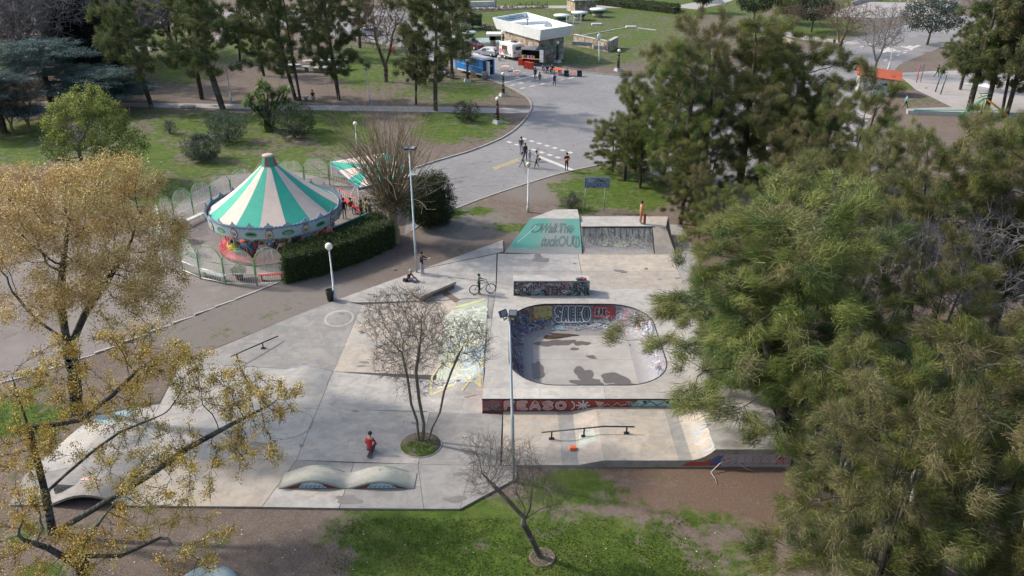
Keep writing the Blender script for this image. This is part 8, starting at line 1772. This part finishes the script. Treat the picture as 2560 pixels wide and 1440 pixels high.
    for f in out.polygons:
        c = f.center; best = 9; bm_ = 0
        for a, b, m in E:
            A, B = Vector(J[a])*sc, Vector(J[b])*sc; d = B-A; t = max(0, min(1, (c-A).dot(d)/max(1e-9, d.length_squared))); dist = (c-A-d*t).length-(R.get(b) or R[b[:2]])*.5
            if dist < best: best = dist; bm_ = m
        mi.append(bm_)
    out.polygons.foreach_set('use_smooth', [True]*len(mi)); return out, {k: Vector(v)*sc for k, v in J.items()}, mi
PCACHE = {}
SKIN = M('skin', (.42, .24, .17), .6, .1, 20, 0)
def pm_(c): return M('cloth_%03d_%03d_%03d' % tuple(int(x*1000) for x in c), c, .9, .25, 12, .2)
def person(px, py, rz, pose, shirt, legs, label, hair=(.03, .02, .015), H=1.72, long_hair=False, hat=None, shoes=(.05, .05, .05), cat='person', z=None, loc=None, group=None, extra=None):
    if (pose, H) not in PCACHE: PCACHE[(pose, H)] = person_mesh(pose, H)
    base, J, mi_ = PCACHE[(pose, H)]; me = base.copy(); me.materials.clear()
    for m in (SKIN, pm_(shirt), pm_(legs), pm_(shoes)): me.materials.append(m)
    me.polygons.foreach_set('material_index', mi_)
    p = loc or G(px, py); t = thing('person', label, cat, (p.x, p.y, p.z if z is None else z), rz, group); link('body', me, t); s = H/1.72; h = J['hd1']
    hm = pm_(hat or hair); f = Vector((h.x, h.y, h.z))
    MB().sphere(f.x, f.y+.018*s, f.z+.028*s, .112*s, 12, 8, sz=.95).build('hat' if hat else 'hair', hm, t)
    if long_hair: MB().path([(f.x, f.y+.07*s, f.z+.03), (f.x, f.y+.11*s, f.z-.15*s), (f.x, f.y+.12*s, f.z-.36*s)], [.08*s, .09*s, .04*s], 7).build('hair', hm, t)
    MB().tube((f.x, f.y-.085*s, f.z-.01*s), (f.x, f.y-.125*s, f.z-.03*s), .012*s, .018*s, 5).build('nose', SKIN, t)
    for sd in (-1, 1): MB().sphere(f.x+sd*.035*s, f.y-.092*s, f.z+.012*s, .012*s, 6, 4).build('eye', pm_((.02, .02, .02)), t)
    MB().box(f.x, f.y-.092*s, f.z-.048*s, .04*s, .012, .01).build('mouth', pm_((.25, .08, .07)), t)
    for sd in 'LR':
        w, a = J['wr'+sd], J['ha'+sd]; d = (a-w).normalized(); sx = d.cross(Vector((0, 1, 0.01))).normalized() if abs(d.y) < .9 else Vector((1, 0, 0)); mb = MB(); mb.path([w, a, a+d*.03*s], [.025*s, .036*s, .034*s], 6)
        for k in range(4): b0x = a+d*.025*s+sx*(k-1.5)*.017*s; mb.path([b0x, b0x+d*.035*s, b0x+d*(.062+.008*(1-abs(k-1.3)))*s+Vector((0, -.012*s, -.006*s))], [.009*s, .008*s, .006*s], 4)
        mb.path([a-sx*.02*s, a-sx*.05*s+d*.02*s, a-sx*.052*s+d*.05*s], [.011*s, .009*s, .007*s], 4); mb.build('hand', SKIN, t)
    if extra: extra(t, J, s)
    return t
PI = math.pi; DKJ = (.02, .02, .025); JEAN = (.09, .14, .22); NAVY = (.02, .035, .09)
def bag(c, off=(0, .15, 1.2), sz=(.26, .14, .36), nm='backpack'): return lambda t, J, s: MB().box(off[0], off[1], off[2]*s, *sz, taper=.85).build(nm, pm_(c), t)
person(1057,690,math.radians(70),'reach',DKJ,(.28,.30,.36),'man in a black jacket standing by the mast holding up a camera',H=1.76,shoes=(.25,.15,.08),loc=G(1056,690),extra=lambda t, J, s: MB().box(J['haR'].x+.05, J['haR'].y-.07, J['haR'].z+.03, .14, .05, .08).build('camera', pm_((.5, .5, .5)), t))
person(1022,704,math.radians(60),'ground',(.11,.03,.05),JEAN,'person in a maroon hoodie and grey beanie sitting on the slab edge',hat=(.35,.36,.38),extra=bag((.02,.02,.02),(-.25,.1,.18),(.2,.3,.25),'bag'))
person(925,1136,math.radians(172),'tuck',(.42,.025,.03),(.04,.06,.1),'boy in a red T shirt crouching on a skateboard, seen from behind',H=1.62,loc=G(925,1131,.2))
sk = G(928, 1134, .1); t = thing('skateboard', 'skateboard under the crouching boy in red', 'skateboard', (sk.x, sk.y, sk.z), 1.45); MB().prism([(-.4, -.08), (-.36, -.1), (.36, -.1), (.4, -.08), (.4, .08), (.36, .1), (-.36, .1), (-.4, .08)], .09, .105).build('deck', pm_((.03, .03, .035)), t); [MB().tube((x, y-.02, .035), (x, y+.02, .035), .03, n=10).build('wheel', pm_((.5, .5, .45)), t) for x in (-.27, .27) for y in (-.08, .08)]
p = W(1601, 559, z1+hq+.02); person(0,0,math.radians(100),'stand',(.40,.16,.08),(.30,.13,.07),'skater in an orange brown outfit and dark cap on the quarter pipe deck',hat=(.03,.03,.035),loc=p,shoes=(.03,.03,.03))
b2 = thing('skateboard', 'orange skateboard held upright beside the skater on the ramp', 'skateboard', (p.x+.28, p.y-.1, p.z), .2); MB().box(0, 0, .40, .2, .02, .8).build('deck', pm_((.45, .08, .03)), b2); [MB().tube((x, .03, z), (x, .07, z), .03, n=8).build('wheel', pm_((.5, .5, .45)), b2) for x in (-.07, .07) for z in (.16, .64)]
# cyclist child holding the bike
p = GP(1198, 736); person(0,0,math.radians(80),'reach',(.03,.10,.05),DKJ,'child in black and green kit with a helmet holding a mountain bike',hat=(.02,.02,.02),H=1.42,loc=p)
p = GP(1206, 733); bk = thing('bicycle', 'mountain bike with two black wheels held by the child', 'bicycle', tuple(p), .18)
for x in (-.52, .54):
    o = MB().torus((x, -.1, .35), (0, 1, 0), .32, .03, 28, 6).build('wheel', RUB, bk); mb = MB()
    for k in range(10): a = k*.628; mb.tube((x, -.1, .35), (x+.31*math.cos(a), -.1, .35+.31*math.sin(a)), .004, n=3)
    props(mb.build('spokes', CHR, o), kind='stuff')
FRM = pm_((.05, .07, .05)); F3 = lambda *p: [(x, -.1, z) for x, z in p]
for a, b in (((-.12, .33), (-.22, .78)), ((-.12, .33), (.34, .72)), ((-.2, .72), (.32, .80)), ((-.12, .33), (-.52, .35)), ((-.21, .70), (-.52, .35)), ((.32, .84), (.54, .35))): A, B = F3(a, b); MB().tube(A, B, .018, n=6).build('frame_tube', FRM, bk)
MB().tube((.27, -.36, .93), (.27, .16, .93), .015, n=6).build('handlebar', RUB, bk); MB().box(-.24, -.1, .82, .24, .12, .05).build('saddle', RUB, bk); MB().torus((-.12, -.13, .33), (0, 1, 0), .09, .012, 14, 4).build('chainring', CHR, bk)
# group on the crossing
grp = 'people crossing the road'
person(1303,384,math.radians(-20),'stand',(.035,.025,.03),(.22,.32,.42),'woman with long dark red hair and pale jeans at the crossing',(.09,.02,.02),1.7,True)
person(1313,402,math.radians(10),'walk',(.03,.03,.035),DKJ,'woman in black with a red and white bag on her back at the crossing',extra=lambda t, J, s: (MB().box(0, .16, 1.38, .34, .16, .2).build('bag', pm_((.30, .02, .03)), t), MB().box(0, .15, 1.51, .38, .14, .08).build('scarf', pm_((.5, .48, .46)), t)))
person(1306,419,math.radians(70),'walk',(.42,.42,.44),JEAN,'girl in a pale top and jeans walking beside the crossing lamp',H=1.5,long_hair=True); person(1324,404,math.radians(30),'stand',(.30,.42,.50),(.25,.22,.20),'small child in a pale blue coat behind the globe lamp',H=1.15)
person(1341,421,math.radians(-60),'walk',(.22,.22,.23),(.03,.03,.035),'woman in a grey coat with a tan shoulder bag crossing the road',shoes=(.4,.4,.4),extra=bag((.28,.14,.07),(.28,.12,.95),(.1,.3,.22),'shoulder_bag'))
person(1416,428,math.radians(15),'phone',DKJ,(.02,.02,.02),'man in black shorts and jacket clutching something orange',H=1.78,shoes=(.03,.03,.03),extra=lambda t, J, s: MB().sphere(-.1, -.26, 1.16, .16, 10, 6, sx=1.3, sz=.8).build('bundle', pm_((.6, .09, .02)), t))
person(1338,200,PI,'walk',(.02,.03,.07),NAVY,'walker in dark blue at the far crossing, left of three'); person(1349,213,PI,'walk',(.07,.06,.05),(.10,.28,.34),'walker with an olive backpack and light blue trousers at the far crossing',long_hair=True,extra=bag((.09,.08,.06))); person(1386,216,PI+.2,'walk',(.02,.03,.16),(.02,.02,.06),'walker in a bright navy coat at the far crossing',H=1.7)
for i, (x, y, c, lb) in enumerate(((1357,182,(.22,.16,.32),'seated person in a lilac hoodie by the food stall'),(1368,183,DKJ,'seated person in black in the middle of the three by the stall'),(1380,180,(.04,.03,.03),'seated person in dark clothes next to the red table'))):
    p = G(x, y); person(0,0,.6-i*.5,'sit',c,DKJ,lb,loc=p); t = thing('cafe_stool', ['stool under the person in the lilac hoodie','stool under the person in black in the middle','stool under the person next to the red table'][i], 'stool', (p.x, p.y, p.z)); MB().box(0, 0, .40, .4, .4, .05).build('seat', BKP, t); [MB().tube((a*.15, b*.15, 0), (a*.15, b*.15, .4), .02, n=4).build('leg', BKP, t) for a in (-1, 1) for b in (-1, 1)]
person(735,190,2.9,'stand',(.02,.025,.06),(.02,.02,.03),'person in dark clothes standing in front of the play sculpture',shoes=(.5,.5,.5)); p = G(783, 250); person(0,0,.4,'sit',(.012,.012,.014),(.012,.012,.014),'man in a black hooded coat sitting on a concrete stool',loc=p,hat=(.012,.012,.014),shoes=(.5,.5,.5),H=1.74)
person(592,32,-1.2,'walk',(.03,.05,.12),(.05,.06,.09),'walker far away in the car park at the top'); person(1239,17,-.8,'walk',(.08,.10,.30),(.04,.05,.12),'walker in blue on the path at the top edge'); person(1684,36,.2,'stand',DKJ,DKJ,'dark figure on the path at the end of the far hedge')
person(2083,120,.3,'stand',(.02,.03,.04),(.03,.03,.04),'person in dark clothes standing on the far kerb',shoes=(.5,.5,.5)); person(2101,127,2.7,'walk',(.03,.03,.05),(.03,.03,.05),'person stepping into the road beside the far kerb',hat=(.4,.3,.25)); person(2341,193,.5,'walk',(.03,.04,.06),(.03,.03,.04),'person in dark clothes on the paved yard'); person(2352,196,2.5,'walk',(.35,.42,.15),(.15,.28,.42),'person in blue and yellow on the paved yard'); person(2262,272,1.2,'walk',(.15,.45,.50),(.03,.03,.04),'person in a turquoise top at the playground path')
for i, (x, y, c, l, ps, lb) in enumerate(((862,547,DKJ,(.2,.2,.24),'stand','person in black standing beside the waiting bench'),(878,532,(.30,.03,.02),JEAN,'sit','person in a red jacket sitting on the waiting bench'),(905,552,(.03,.05,.10),NAVY,'stand','person in a dark blue coat at the end of the waiting bench'),(917,548,(.35,.5,.04),DKJ,'stand','person in a yellow green vest beside the pollarded tree'),(926,550,(.10,.11,.15),(.06,.07,.1),'stand','person in grey half hidden by the bare shoots'))): person(x,y,.3+.5*i,ps,c,l,lb)
person(1783,607,.5,'stand',DKJ,DKJ,'dark figure under the trees right of the quarter pipe',H=1.7)
# fallen branch and small litter on the lawn
p = G(1820, 1185); fb = MB().path([(0, 0, .1), (.5, .35, .35), (1.0, .5, .42), (1.6, .45, .15)], [.02, .03, .03, .015], 5).path([(.0, 0, .1), (.12, -.4, .06), (.1, -.75, .04)], [.015, .012, .008], 4).path([(1.0, .5, .42), (1.5, .9, .3), (2.0, .8, .1)], [.02, .015, .008], 4).path([(1.3, .5, .3), (1.6, .2, .2), (2.1, .0, .05)], [.015, .012, .006], 4)
mesh_thing(fb, 'fallen_branch', MATS['dead_wood'], 'pale fallen branch lying below the tagged side wall', 'branch', tuple(p-Vector((.8, 0, 0))))
